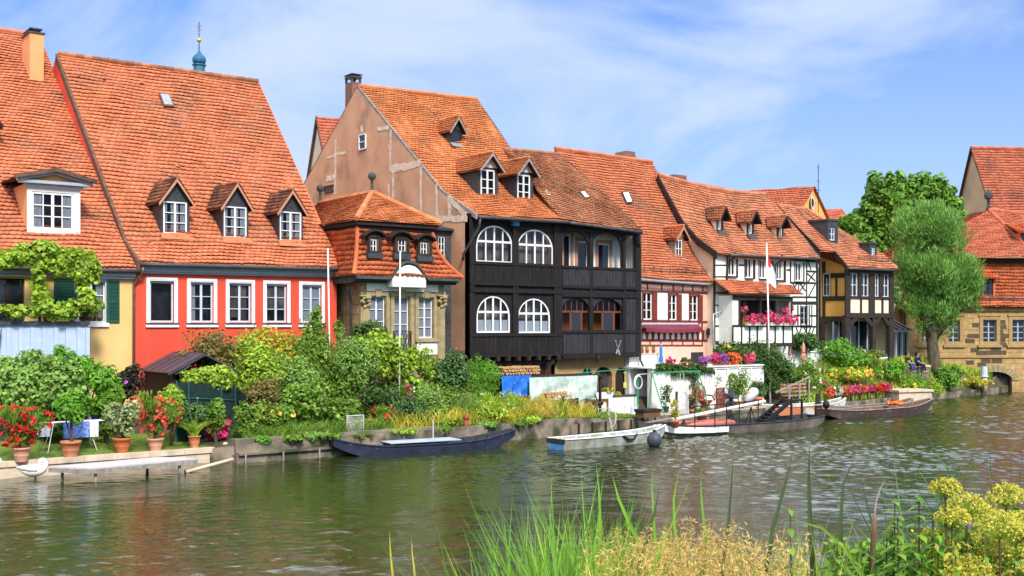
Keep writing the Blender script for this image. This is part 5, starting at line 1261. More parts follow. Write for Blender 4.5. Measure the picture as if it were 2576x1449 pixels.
for nm,(xl,xr,yt,yb),lw in(('box_dormer',(2082,2108,556,612),(2087,2101,572,605)),('box_dormer',(2188,2205,614,645),(2192,2202,622,641))):
 g=fr.hit((xl+xr)/2,yb,pl);b=g[1];a=rect_px(fr,xl,xr,yt,yb,b);hl=rect_px(fr,*lw,b)
 mb=MB();wall_grid(mb,a[0],a[1],a[2]-.1,a[3],b,[hl],.15)
 D=lambda z:depth_on(pl,a[0],z)
 for t in(a[0],a[1]):mb.poly([(t,b,a[2]-.1),(t,b,a[3]),(t,D(a[3]),a[3])])
 mb.prism([(a[0]-.05,b-.06,a[3]),(a[1]+.05,b-.06,a[3]),(a[1]+.05,D(a[3]),a[3]),(a[0]-.05,D(a[3]),a[3])],(0,0,.12))
 bd=mb.build(nm,M['lead'],h);window(bd,*hl,b+.06,cols=2,rows=2,fm=M['light_grey'],fw=.08,mull=.08,mun=.06,dark=True,flat=True)
# glass conservatory and the narrow yellow house behind it
fc=ROW.sub(2247,.8)
h=house('glass_conservatory','grey framed glass conservatory with pitched glass roof behind the timber posts',fc,'conservatory')
a=rect_px(fc,2224,2284,830,905,0);z0,z1=1.6,fc.p(2260,832,0)[1];zr=fc.p(2262,803,1.5)[1]
mb=MB();mb.box(a[0],a[1],.1,3,z0,z1);g_=MB().box(a[0]+.05,a[1]-.05,.1,3,z0,z1-.05).build('glazing',M['dark_glass'],h)
mb=MB()
for i in range(5):t=lerp(a[0],a[1],i/4);mb.box(t-.06,t+.06,-.02,.1,z0,z1)
mb.box(a[0],a[1],-.03,.1,z1-.1,z1+.05);mb.box(a[0],a[1],-.025,.1,z0+1.0,z0+1.08)
for i in range(6):t=lerp(a[0],a[1]+.5,i/5);mb.beam((t,0,z1+.05),(t-.2,1.6,zr),.09,.09)
mb.build('frame',M['grey_paint'],h)
MB().prism([(a[0],0,z1+.03),(a[1]+.5,0,z1+.03),(a[1]+.3,1.6,zr-.03),(a[0]-.2,1.6,zr-.03)],(0,0,.02)).build('glass_roof',M['glass'],h)
fc=ROW.sub(2240,4)
h=house('narrow_yellow_house','narrow pale yellow house wall seen between the timber posts and the willow',fc)
a=rect_px(fc,2225,2330,712,830,0);mb=MB();q=rect_px(fc,2248,2262,725,765,0);wall_grid(mb,a[0],a[1],1,a[3],0,[q],.12);mb.quad((a[0],5,1),(a[1],5,1),(a[1],5,a[3]),(a[0],5,a[3]));mb.build('wall',M['cream'],h)
window(h,*q,.04,cols=2,rows=2,fm=M['dark_beam'],dark=True)
tile_roof('roof',[([Vector((a[0],-.3,a[3])),Vector((a[0],3,a[3]+1.9))],[Vector((a[1],-.3,a[3])),Vector((a[1],3,a[3]+1.9))])],M['tile_pale'],h,.24,.26,.05,111)
# yellow gable with round window, far behind
def wpt(px,py,Y):u,v=uv(px,py);return Vector((u*Y,Y,H+v*Y))
ap=wpt(2044,469.6,90);bl_=wpt(2009,534,87.4);br2=wpt(2085,560,93.5)
g=(br2-bl_).normalized();rdir=Vector((-.86,.5,0)).normalized()*20
h=thing('yellow_gable_house','far yellow gable with a round window and old tile roof above the timbered houses','house',(bl_.x,bl_.y,0));o_=Vector((bl_.x,bl_.y,0))
A,B,C_=ap-o_,bl_-o_,br2-o_
mb=MB();mb.poly([B,C_,A]);mb.quad(Vector((B.x,B.y,0)),Vector((C_.x,C_.y,0)),C_,B)
for p in(B,C_):mb.quad(Vector((p.x,p.y,0)),p,p+rdir,Vector((p.x,p.y,0))+rdir)
mb.build('gable_wall',M['ochre_wall'],h)
nx=(C_-B).cross(Vector((0,0,1))).normalized();nx=nx if nx.y<0 else-nx
tile_roof('roof',[([B+rdir+Vector((0,0,.05)),A+rdir+Vector((0,0,.05))],[B+nx*.2,A+nx*.2]),([C_+nx*.2,A+nx*.2],[C_+rdir,A+rdir])],M['tile_far'],h,.3,.34,.06,121)
c=wpt(2041,510,89.6)-o_;c+=nx*.12
e1=(C_-B).normalized();e1.z=0;e1.normalize()
mb=MB();n=20;R0,R1=.48,.30
ring=[[c+e1*r_*math.cos(2*math.pi*i/n)+Vector((0,0,r_*1.25*math.sin(2*math.pi*i/n)))for i in range(n)]for r_ in(R0,R1)]
for i in range(n):mb.quad(ring[0][i],ring[0][(i+1)%n],ring[1][(i+1)%n],ring[1][i])
rw=mb.build('round_window',M['steel'],h);MB().poly([p-nx*.02 for p in ring[1]]).build('pane',M['dark_glass'],rw)
mb=MB();q=c+e1*.9+nx*.15;mb.tube([q+Vector((0,0,-.8)),q+Vector((0,0,3.2))],.03,5)
for dz,w_ in((2.9,.3),(1.8,.5),(1.1,.6),(.4,.45)):mb.tube([q+Vector((0,0,dz))-e1*w_,q+Vector((0,0,dz))+e1*w_],.018,5)
mb.build('antenna_mast',M['iron'],h)
q0,q1,q2=wpt(2066,527,110),wpt(2132,529,112),wpt(2118,525,110)
h=thing('rear_tiled_house','low far red tiled roof just left of the maple crown','house',(q0.x,q0.y,0));o_=Vector((q0.x,q0.y,0))
tile_roof('roof',[([wpt(2072,566,106)-o_,q0-o_],[wpt(2150,572,106)-o_,q2-o_])],M['tile_far'],h,.35,.4,.06,131)
a,b=wpt(2072,566,106.3)-o_,wpt(2150,572,106.3)-o_;mb=MB();mb.quad((a.x,a.y,0),(b.x,b.y,0),b,a);mb.quad((a.x,a.y+8,0),(b.x,b.y+8,0),b+Vector((0,8,0)),a+Vector((0,8,0)));mb.build('wall',M['cream'],h)
# big gabled house at the right edge
fb=Frame((2443-CX)/F*104,104,math.radians(8));t_=fb.p(2497,545,0)[0]
h=house('tall_gable_house','tall far house with steep red roof and stained cream gable behind the mill',fb)
Lc=[Vector(fb.S(2500,548,t_)),Vector(fb.S(2443,371,t_))];Rc=[p+Vector((16,0,0))for p in Lc]
tile_roof('roof',[(Lc,Rc)],M['tile_far'],h,.28,.3,.05,141)
rear=Vector(fb.S(2413,500,t_))
mb=MB();mb.poly([(t_+.15,Lc[0].y,0),(t_+.15,rear.y,0),(t_+.15,rear.y,rear.z),(t_+.15,Lc[1].y,Lc[1].z-.1),(t_+.15,Lc[0].y,Lc[0].z-.1)]);mb.quad((t_,Lc[0].y+.3,0),(t_+16,Lc[0].y+.3,0),(t_+16,Lc[0].y+.3,Lc[0].z),(t_,Lc[0].y+.3,Lc[0].z));mb.build('gable_wall',mat('stained_cream',(.62,.42,.24),(.52,.35,.2),.9,.4,c3=(.34,.26,.17),s3=.25,sh3=(.5,.68)),h)
MB().prism([Lc[-1],Rc[-1],Vector((Rc[-1].x,rear.y,rear.z)),Vector((Lc[-1].x,rear.y,rear.z))],(0,0,-.1)).build('rear_roof',M['tile_far'],h)
verge(h,[rear,Lc[-1]],M['dark_wood'],-1,.4,.1);verge(h,Lc,M['verge'],-1,.2,.06)
ridge_cap(Lc[-1],Rc[-1],M['tile_far'],h,.16)
# sandstone mill at the right edge
YS=82.5;fs=Frame((2280-CX)/F*YS,YS,0.0);FR_MILL=fs
h=house('sandstone_mill','ochre sandstone mill with two tier red roof and arched water outlet at the river',fs,'building')
X=lambda px:fs.p(px,800,0)[0];Z=lambda py,b=0.0:fs.p(2400,py,b)[1]
w_=X(2690);zev=Z(771)
wins=[(X(2319),X(2338),Z(867),Z(805)),(X(2387),X(2414),Z(867),Z(805)),(X(2473.5),X(2506),Z(867),Z(805)),(X(2547),X(2580),Z(867),Z(805)),(X(2620),X(2652),Z(867),Z(805))]
arch=(X(2462),X(2546),-.8,Z(935))
mb=MB();wall_grid(mb,0,w_,-1,zev,0,wins+[arch],.35)
spandrel(mb,arch[0],arch[1],arch[2]+(arch[3]-arch[2])*.72,arch[3],-.003)
for t in(0,w_):mb.quad((t,0,-1),(t,14,-1),(t,14,zev),(t,0,zev))
mb.quad((0,14,-1),(w_,14,-1),(w_,14,zev),(0,14,zev))
wall=mb.build('wall',M['sandstone'],h)
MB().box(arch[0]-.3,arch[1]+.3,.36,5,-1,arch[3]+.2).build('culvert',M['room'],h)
for q in wins:
 f=window(h,*q,.2,cols=2,rows=4,fm=M['grey_paint'],fw=.07,mull=.1,mun=.05,dark=True)
 tm=MB();frame_boxes(tm,q[0]-.28,q[1]+.28,q[2]-.02,q[3]+.28,-.05,.03,.26);tm.box(q[0]-.42,q[1]+.42,-.14,.02,q[2]-.2,q[2]-.021);tm.box(q[0]-.36,q[1]+.36,-.1,.01,q[3]+.281,q[3]+.4);tm.build('window_surround',M['sandstone_trim'],f)
mb=MB();mb.box(-.05,w_,-.09,-.002,Z(900),Z(894));mb.box(-.05,w_,-.14,-.002,zev-.35,zev-.08);mb.build('string_course',M['sandstone_trim'],h)
mb=MB();r=random.Random(9)
for(x_,y_)in((2517,810),(2522,822),(2515,834),(2524,845),(2516,856),(2524,868),(2470,888),(2500,887),(2521,887),(2505,877),(2508,908),(2480,908),(2455,818),(2448,845),(2440,858),(2452,880),(2470,918),(2440,912)):
 s_=r.uniform(.25,.5);mb=MB();mb.box(X(x_)-s_,X(x_)+s_,-.012-.001*r.random(),-.001,Z(y_)-.16,Z(y_)+.16);mb.build('dark_block',mat('dark_sandstone',(.12,.085,.05),(.08,.055,.035),.95,3,bump=.3),h)
mb=MB();n=13;tm_,hw=(arch[0]+arch[1])/2,(arch[1]-arch[0])/2;zs=arch[2]+(arch[3]-arch[2])*.72;hh=arch[3]-zs
for i in range(n):
 a0,a1=math.pi*(i+.06)/n,math.pi*(i+.94)/n
 mb.prism([(tm_-hw*math.cos(a0),-.06,zs+hh*math.sin(a0)),(tm_-(hw+.55)*math.cos(a0),-.06,zs+(hh+.5)*math.sin(a0)),(tm_-(hw+.55)*math.cos(a1),-.06,zs+(hh+.5)*math.sin(a1)),(tm_-hw*math.cos(a1),-.06,zs+hh*math.sin(a1))],(0,.055,0))
mb.build('voussoirs',M['stone_trim'],h)
z1=Z(662,1.0);LFm=[Vector((-.6,-.5,zev)),Vector((.1,.0,zev+.7)),Vector((.8,.7,z1))];RFm=[Vector((w_+.6,-.5,zev)),Vector((w_,0,zev+.7)),Vector((w_-.7,.7,z1))]
LBm=[Vector((-.6,14.5,zev)),Vector((.1,14,zev+.7)),Vector((.8,13.3,z1))]
tile_roof('lower_roof',[(LFm,RFm),(LBm,LFm)],M['tile_red'],h,.26,.27,.05,151)
MB().box(.3,w_-.2,.3,13.5,z1,z1+.35).build('roof_cornice',M['dark_wood'],h)
ze2=z1+.36;apx=Vector(fs.P(2487,528,5.5));c0=Vector((.0,-.2,ze2));c1=Vector((X(2603),-.2,ze2));rg=Vector((w_+2,8.0,apx.z-.3))
c2=Vector((w_+1.5,1.2,ze2))
tile_roof('upper_roof',[([c0,apx],[c1,apx+Vector((.02,0,0))]),([c1,apx],[c2,rg]),([Vector((0,14,ze2)),apx+Vector((0,3,0))],[c0,apx])],M['tile_far'],h,.26,.27,.05,161)
for p,q in((c1,apx),(apx,rg)):ridge_cap(p+Vector((0,0,.05)),q+Vector((0,0,.06)),M['tile_far'],h,.15)
MB().lathe([(.2,0),(.12,.3),(.1,.8),(.32,.9),(.3,1.0),(.38,1.15),(.2,1.45),(.05,1.6),(.02,2.0)],apx,10).build('finial',M['cornice'],h,smooth=True)
ch=MB().box(X(2433),X(2441),7,7.8,ze2+1,Z(560,7)).build('chimney',M['off_white'],h)
mb=MB()
for dz in(.12,.34):mb.tube([(1,-.3,zev+.42+dz),(w_,-.3,zev+.42+dz)],.03,5)
for i in range(14):t=1+(w_-1)*i/13;mb.tube([(t,-.3,zev+.3),(t,-.3,zev+.8)],.03,5)
mb.build('snow_guard',M['lead'],h)
for(xa,xb,ya,yb)in((2470,2503,700,752),(2566,2600,586,616)):
 lowd=ya>650;bb=-.1 if lowd else 1.4
 a=rect_px(fs,xa,xb,ya,yb,bb);hl=(a[0]+.12,a[1]-.12,a[2]+.05,a[3]-.05)
 mb=MB();wall_grid(mb,*a,bb,[hl],.1)
 for t in(a[0],a[1]):mb.quad((t,bb,a[2]),(t,bb,a[3]),(t,bb+2.4,a[3]),(t,bb+2.4,a[2]))
 d_=mb.build('shed_dormer',M['tile_red'],h);window(d_,*hl,bb+.03,cols=2,rows=2,fm=M['dark_wood'],dark=True,flat=True)
 tile_roof('dormer_roof',[([Vector((a[0]-.3,bb-.4,a[3])),Vector((a[0]-.3,bb+2,a[3]+.9))],[Vector((a[1]+.3,bb-.4,a[3])),Vector((a[1]+.3,bb+2,a[3]+.9))])],M['tile_red'],d_,.24,.25,.045,171)
pipe(h,[(-.1,-.2,zev-.2),(-.15,-.15,zev-.7),(-.15,-.12,1.5)],.07,M['lead'])
# foliage
def leaf_arrays(blobs,n,ls,asp=.5,up=.35,seed=0,lumps=16,lr=.42,droop=.1,inner=.18,axis_up=0.0,fold=.0):
 rng=np.random.default_rng(seed)
 blobs=np.array(blobs,float);vol=(blobs[:,3]*blobs[:,4]*blobs[:,5])**(2/3)
 C_,Rr=[],[]
 for i,b in enumerate(blobs):
  k=max(5,int(lumps*vol[i]/vol.mean()))
  d=rng.normal(size=(k,3));d/=np.linalg.norm(d,axis=1)[:,None]
  C_.append(b[:3]+d*b[3:6]*rng.uniform(.45,.8,(k,1)));Rr.append(np.minimum(b[3:6].mean(),b[3:6].min()*1.4)*lr*rng.uniform(.6,1.25,k))
 C_=np.concatenate(C_);Rr=np.concatenate(Rr)
 p=Rr**2;p/=p.sum()
 id_=rng.choice(len(C_),n,p=p)
 d=rng.normal(size=(n,3));d[:,2]+=.25;d/=np.linalg.norm(d,axis=1)[:,None]
 rad=np.where(rng.random(n)<inner,rng.uniform(.3,.8,n),rng.uniform(.82,1.12,n))
 pos=C_[id_]+d*(Rr[id_]*rad)[:,None]
 nr=d+rng.normal(size=(n,3))*.45;nr[:,2]+=up;nr/=np.linalg.norm(nr,axis=1)[:,None]
 ax=rng.normal(size=(n,3))+d*.6;ax[:,2]+=axis_up-droop;ax-=nr*np.sum(ax*nr,1)[:,None];ax/=np.linalg.norm(ax,axis=1)[:,None]+1e-9
 if axis_up>.8:
  ax=d*.7+np.array([0,0,axis_up])+rng.normal(size=(n,3))*.35;ax/=np.linalg.norm(ax,axis=1)[:,None]
  nr-=ax*np.sum(ax*nr,1)[:,None];nr/=np.linalg.norm(nr,axis=1)[:,None]+1e-9
 sd=np.cross(nr,ax);L=ls*rng.uniform(.6,1.35,n)[:,None];W=L*asp*.5
 a=pos-ax*L*.5;t=pos+ax*L*.5;m=pos-ax*L*.06+nr*L*fold
 V=np.stack([a,m+sd*W,t,m-sd*W],1).reshape(-1,3)
 return V,np.arange(4*n).reshape(n,4)
def foliage(name,blobs,n,ls,m,parent=None,loc=None,**k):
 V,Fq=leaf_arrays(blobs,n,ls,**k)
 return np_mesh(name,V,[Fq],m,parent,False,loc)
def rowpt(px,B,py=HY):
 t,z=ROW.p(px,py,B);return ROW.w(t,B,z)
def basez(px,B):
 t,_=ROW.p(px,HY,B);return terr(t,max(B,edge(t)+.05))
SEED=[100]
def bush(label,px,ytop,ybot,hw,B,m,n,ls=.15,name='shrub',cat='shrub',group=None,flowers=None,ground_z=None,depth=.8,stem=True,nb=1,**k):
 0
 SEED[0]+=1;s=SEED[0];r=random.Random(s)
 x,y,_=rowpt(px,B);z0=basez(px,B)if ground_z is None else ground_z
 hw*=1.18;k_=y/F;zt=H+(HY-ytop)*k_;zb=max(z0-.1,H+(HY-ybot)*k_)if ybot else z0
 w=hw*k_;hgt=zt-zb;c=(zt+zb)/2-z0
 blobs=[(0,0,c,w*.92,w*depth,hgt/2*.95)]
 blobs=[(0,0,c-.04*hgt,w*.8,w*depth*.9,hgt*.42)]
 for i in range(nb+3):
  a=r.uniform(0,6.28);q=r.uniform(.35,.62);s_=r.uniform(.36,.6);blobs.append((math.cos(a)*w*q,math.sin(a)*w*.4*depth,c+r.uniform(-.3,.24)*hgt,w*s_,w*s_*depth,hgt*s_*.62))
 k.setdefault('seed',s)
 o=foliage(name,blobs,int(n*FOL),ls,m,loc=(x,y,z0),**k)
 tag(o,label,cat,group)
 if stem and zb>z0+.15:
  mb=MB()
  for i in range(3):mb.tube([(r.uniform(-.05,.05),r.uniform(-.05,.05),-.05),(r.uniform(-.1,.1),r.uniform(-.1,.1),c*.5),(r.uniform(-.3,.3)*w,r.uniform(-.3,.3)*w,c)],[.05,.04,.02],6)
  mb.build('stem',M['stem'],o)
 if flowers:
  fm,fn,fs=flowers[:3];zo=flowers[3]if len(flowers)>3 else 0
  blossoms(o,blobs,fm,fn,fs,s,zo)
 return o
def blossoms(o,blobs,fm,fn,fs,seed=0,zmin=0.0,name='blossoms'):
 0
 rng=np.random.default_rng(seed+5);V=[];Q=[];k=0
 for i in range(fn):
  b=blobs[rng.integers(len(blobs))]
  d=rng.normal(size=3);d/=np.linalg.norm(d);d[1]=-abs(d[1])*.9 if rng.random()<.75 else d[1]
  d[2]=max(d[2],zmin-.3)if zmin else d[2]
  c=np.array(b[:3])+d*np.array(b[3:6])*rng.uniform(.92,1.08)
  for j in range(6):
   e=rng.normal(size=3);e/=np.linalg.norm(e);e=e+d*.5
   n_=rng.normal(size=3)+d*1.2;n_/=np.linalg.norm(n_);a=np.cross(n_,e);a/=np.linalg.norm(a)+1e-9;b2=np.cross(n_,a)
   c2=c+e*fs*.38;r_=fs*.42*rng.uniform(.7,1.2)
   V+=[c2-a*r_,c2+b2*r_,c2+a*r_,c2-b2*r_];Q.append([k,k+1,k+2,k+3]);k+=4
 return np_mesh(name,np.array(V),[np.array(Q)],fm,o)
def blade_arrays(pts,hts,wd,seed=0,lean=.25,bend=.5,dirs=None):
 0
 rng=np.random.default_rng(seed);n=len(pts);pts=np.array(pts,float);hts=np.array(hts,float)
 a=rng.uniform(0,2*np.pi,n);ld=np.stack([np.cos(a),np.sin(a),a*0],1);l=rng.uniform(0,lean,n)[:,None]*hts[:,None];bd=rng.uniform(.2,1,n)[:,None]*bend*hts[:,None]
 fa=rng.uniform(0,np.pi,n);sd=np.stack([np.cos(fa),np.sin(fa)*.5,fa*0],1)
 W=wd*rng.uniform(.6,1.3,n)[:,None]
 ring=[]
 for f,wf in((0,.7),(.35,1),(.7,.75),(1,0)):
  c=pts+np.array([0,0,1])*hts[:,None]*f*(1-.12*f*bend)+ld*(l*f+bd*f*f*f)
  if wf:ring+=[c-sd*W*wf/2,c+sd*W*wf/2]
  else:ring.append(c)
 V=np.stack(ring,1).reshape(-1,3);b=7*np.arange(n)[:,None]
 return V,[np.concatenate([b+np.array([[0,1,3,2]]),b+np.array([[2,3,5,4]])]),b+np.array([[4,5,6]])]
FOL=1.0
fbv=ROW.sub(-60,-1.9)
def vine(label,segs,m,n,ls,fr_,b,name='grape_vine',cat='vine',seed=1,thick=.38,gz=.6,trunk=True):
 0
 blobs=[];o0=fr_.P((segs[0][0]+segs[0][2])/2,HY,b);ow=fr_.w(o0[0],b,gz)
 for x0,y0,x1,y1,hp in segs:
  p,q=fr_.P(x0,y0,b),fr_.P(x1,y1,b);wp,wq=Vector(fr_.w(*p)),Vector(fr_.w(*q));r=hp*wp.y/F
  k=max(1,int((wq-wp).length/(r*.8)))
  for i in range(k+1):
   c=wp.lerp(wq,i/k);rr=r*RND.uniform(.75,1.15);blobs.append((c.x-ow[0],c.y-ow[1],c.z-ow[2],rr,thick*rr/r,rr))
 o=foliage(name,blobs,int(n*FOL),ls,m,loc=ow,seed=seed,lumps=6,lr=.6,asp=.85,up=.2,droop=.5)
 tag(o,label,cat)
 if trunk:
  mb=MB();mb.tube([(0,0,-.1),(.1,.05,1.5),(-.1,0,3),(.05,0,4.2)],[.05,.045,.035,.02],6);mb.build('stem',M['stem'],o)
 return o
vine('bright green grape vine wreathing the balcony above the white boards',[(-60,655,60,650,26),(60,640,150,642,28),(150,655,232,660,24),(95,690,108,770,17),(205,680,222,770,19),(-50,778,120,786,16),(120,782,240,772,20),(30,640,200,690,14),(225,640,235,700,14)],M['leaf_lime'],10500,.18,fbv,0.1,seed=3)
tr=house('vine_trellis','dark timber trellis carrying the grape vine on the balcony',fbv,'trellis')
mb=MB();zt_=fbv.p(100,652,.2)[1];a0,a1=fbv.p(-60,700,.2)[0],fbv.p(236,700,.2)[0]
mb.beam((a0,.2,zt_),(a1,.2,zt_),.08,.08);mb.build('rail',M['dark_wood'],tr)
for px in(-10,100,214):t=fbv.p(px,700,.2)[0];MB().box(t-.04,t+.04,.16,.24,ZCAP,zt_).build('post',M['dark_wood'],tr)
bush('broad wisteria with hanging feathery leaves in front of the white boards',215,872,1075,105,-4.0,M['leaf_fern'],8000,.24,'wisteria','shrub',depth=.35,asp=.3,droop=.8,nb=3,lumps=26,flowers=(M['petal_violet'],7,.16))
bush('pale round leaved climber sprawling over the terrace at the left edge',70,868,1040,140,-4.2,M['leaf_pale'],13000,.15,'kiwi_vine','shrub',depth=.35,asp=.95,nb=6,lumps=30,droop=.3,stem=False)
bush('leafy curtain of vines hanging beside the washing stand',268,960,1052,38,-4.4,M['leaf_mid'],3600,.2,'hanging_vine','shrub',asp=.8,droop=.8)
bush('dark shaded undergrowth below the pale climber',110,990,1100,110,-3.8,M['leaf_dark'],3600,.2,asp=.6)  # dark leaves stand in for the shadow below the climber
bush('dull purple leaved shrub beside the dark garden pavilion',325,915,1010,36,-3.0,M['leaf_purple'],2200,.16,asp=.6,flowers=(M['petal_violet'],4,.12))
bush('low green ground cover on the lawn beside the laundry',180+90,1060,1095,36,-4.6,M['leaf_mid'],900,.14)
bush('rambling rose with reddish shoots above the dark metal roof',545,828,960,92,-2.4,M['leaf_rust'],5200,.15,'rose_bush',asp=.55,nb=3,lumps=24,flowers=(M['petal_red'],10,.16))
bush('light green creeper spilling over the green netting fence',520,915,985,72,-4.4,M['leaf_lime'],3600,.16,'creeper',asp=.6,droop=.5,nb=2)
bush('slender light green sapling in front of the pavilion',432,948,1075,31,-5.6,M['leaf_lime'],1500,.2,'sapling','tree',asp=.3,droop=.7)
bush('upright leafy shoot in front of the netting fence',541,985,1095,27,-6.1,M['leaf_mid'],700,.17,'sapling',asp=.55)
bush('small dark shrub at the foot of the netting fence',488,1000,1090,36,-5.9,M['leaf_blue'],1200,.15,asp=.5)
bush('yellow leaved elder glowing in front of the red wall',705,800,985,64,-2.2,M['leaf_yellow'],3600,.19,'golden_elder',asp=.45,nb=2,lumps=24)
bush('bright lime green shrub below the golden elder',655,842,1010,72,-3.4,M['leaf_lime'],5600,.17,asp=.5,nb=3,lumps=24)
bush('tall fruit tree with narrow leaves between red house and sandstone pavilion',800,806,1040,72,-3.2,M['leaf_mid'],7000,.17,'fruit_tree','tree',asp=.38,nb=3,lumps=30)
bush('thin leader shoot of the fruit tree against the last red house window',796,752,850,15,-3.1,M['leaf_mid'],520,.18,'tree_shoot','tree',asp=.35,axis_up=.5,stem=True)
bush('thin sprig of leaves against the corner of the red house',852,785,870,12,-2.8,M['leaf_mid'],260,.18,'tree_shoot','tree',asp=.35,axis_up=.5)
bush('pale green willow leaved shrub with drooping tips beside the white pole',885,822,990,66,-3.8,M['leaf_pale'],6000,.17,asp=.32,droop=.5,nb=3,lumps=28)
bush('dark laurel growing up the left window of the sandstone pavilion',938,790,905,46,-2.6,M['leaf_dark'],3000,.17,'laurel',asp=.55,lumps=14)
bush('small dark sprig in front of the pavilion wall',900,800,880,14,-2.6,M['leaf_dark'],420,.17,'laurel',asp=.55)
vine('lime green vine trained over the pergola below the pavilion windows',[(880,890,1000,880,28),(990,895,1070,905,27),(1010,865,1010,850,10),(1060,920,1085,950,15),(950,860,1000,868,22),(900,925,1040,925,17),(1000,940,1055,965,13)],M['leaf_lime'],5400,.17,ROW,-3.8,name='pergola_vine',seed=8,thick=.8)
bush('mid green bindweed curtain in the middle of the garden',770,955,1075,80,-5.4,M['leaf_mid'],5200,.17,asp=.8,nb=2,droop=.5,lumps=22)
bush('mixed reddish shrub beside the netting fence',655,945,1060,58,-5.0,M['leaf_rust'],3600,.15,asp=.5,nb=2,lumps=22)
bush('ivy tumbling down beside the end of the stone kerb',622,1000,1128,30,-6.7,M['leaf_mid'],2300,.12,'ivy',asp=.85,droop=.5,stem=False)
bush('trailing ivy over the river wall left of the chain link panel',735,1092,1138,34,-7.75,M['leaf_mid'],1300,.13,'ivy',asp=.8,droop=.5,stem=False)
bush('green weeds spilling over the wall behind the navy punt',1010,1078,1112,46,-7.6,M['leaf_lime'],1700,.14,'weed_clump','plant',asp=.5,stem=False)
bush('brambles trailing over the wall left of the rusty pole',1100,1072,1105,40,-7.4,M['leaf_mid'],1500,.14,'bramble',asp=.5,stem=False)
bush('overhanging yellow green weeds right of the rusty pole',1225,1058,1100,46,-7.2,M['leaf_pale'],1900,.15,'weed_clump','plant',asp=.35,stem=False)
bush('ferny tuft rooted in the river wall below the yellow roses',660,1095,1135,20,-7.7,M['leaf_fern'],700,.13,'fern','plant',asp=.4,stem=False)
bush('dense yellow green shrub behind the netting fence end',640,880,1010,52,-3.6,M['leaf_lime'],3000,.16,asp=.5,nb=3,stem=False)
bush('loose yellow green shrub in front of the fruit tree',745,880,1020,62,-4.0,M['leaf_pale'],3800,.16,asp=.4,nb=3,stem=False)
bush('grassy weeds hanging over the wall below the bindweed',790,1082,1128,42,-7.7,M['leaf_pale'],1500,.15,'weed_clump','plant',asp=.25,droop=.6,stem=False)
bush('green weeds on the wall ledge left of the navy punt tip',835,1088,1132,28,-7.8,M['leaf_mid'],1000,.13,'weed_clump','plant',asp=.5,stem=False)
bush('mixed weeds hiding the wall top below the chain link panel',905,1092,1120,36,-7.7,M['leaf_mid'],1100,.13,'weed_clump','plant',asp=.5,stem=False)
bush('bushy weeds at the water between navy punt and grey boat',1290,1062,1108,36,-7.0,M['leaf_mid'],1500,.15,'weed_clump','plant',asp=.45,stem=False)
bush('yellow rose bush with pale blooms above the river wall',690,1012,1075,52,-6.2,M['leaf_mid'],2500,.14,'rose_bush',asp=.55,flowers=(M['petal_yellow'],9,.17),nb=1)
bush('leafy mid green shrub behind the chain link panel',868,985,1085,50,-5.9,M['leaf_mid'],3200,.15,asp=.6,nb=2,flowers=(M['petal_violet'],3,.12))
bush('dim shrub in the shade of the pergola',960,955,1060,56,-4.9,M['leaf_dark'],2600,.16,asp=.5,nb=1)  # dark green leaves over the whole shrub
bush('round dark box shrub beside the potted oleander',1030,985,1095,46,-6.3,M['leaf_blue'],3600,.12,'box_shrub',asp=.6,lumps=22)
bush('variegated pale leaved shrub above the blue punt',1088,962,1085,48,-5.9,M['leaf_pale'],3800,.13,asp=.45,nb=2,flowers=(M['petal_white'],10,.1))
bush('dark lilac bush at the corner of the slate annexe',1122,878,1000,50,-3.6,M['leaf_blue'],4000,.15,'lilac',asp=.7,lumps=20,nb=1)
bush('feathery bright green larch like bush in front of the timber front',1208,888,1025,54,-3.6,M['leaf_fern'],6500,.17,'feathery_bush',asp=.18,droop=.5,lumps=26,nb=2)
bush('trailing dark lower branches of the feathery bush',1185,950,1045,64,-4.0,M['leaf_mid'],2800,.15,asp=.25,droop=.6,nb=1)
bush('dense dark backdrop shrub between pavilion roof and fruit tree',640,905,1060,95,-2.6,M['leaf_mid'],5200,.17,asp=.5,nb=3,lumps=24,stem=False)
bush('shadowy filler shrub under the fruit tree',740,930,1075,80,-4.2,M['leaf_blue'],4600,.16,asp=.55,nb=3,lumps=24,stem=False)  # dark blue green leaves fill the gap between shrubs
bush('mid green shrub joining fruit tree and pergola',850,905,1060,70,-3.4,M['leaf_mid'],4600,.16,asp=.45,nb=3,lumps=24,stem=False)
bush('leafy shrub below the pergola vine, lit from the front',985,930,1050,70,-3.2,M['leaf_mid'],3800,.16,asp=.5,nb=3,lumps=24,stem=False)  # same mid green leaves as the neighbouring shrubs
bush('low dark hedge behind the variegated shrub',1100,950,1060,70,-4.6,M['leaf_mid'],3600,.15,asp=.5,nb=2,stem=False)
bush('flowering herbs hiding the foot of the stone ledge',2290,936,990,44,-2.7,M['leaf_fern'],2600,.17,'flower_patch','plant',asp=.4,nb=2,flowers=(M['petal_yellow'],22,.14),stem=False)
bush('wild green herbs between stone ledge and landing block',2335,945,1010,40,-2.5,M['leaf_lime'],2400,.17,'flower_patch','plant',asp=.35,nb=2,stem=False)
bush('small red flowering shrub at the foot of the pole',1022,955,1010,17,-4.6,M['leaf_mid'],380,.14,'rose_bush',flowers=(M['petal_magenta'],9,.16),asp=.5)
bush('yellow green broad leaved dock plants at the water edge',1322,1040,1104,62,-6.5,M['leaf_lime'],1700,.2,'dock_plant','plant',asp=.6,stem=False)
bush('dark brambles overhanging the water below the firewood',1395,1045,1105,52,-6.2,M['leaf_mid'],1900,.16,'bramble',asp=.5,stem=False)
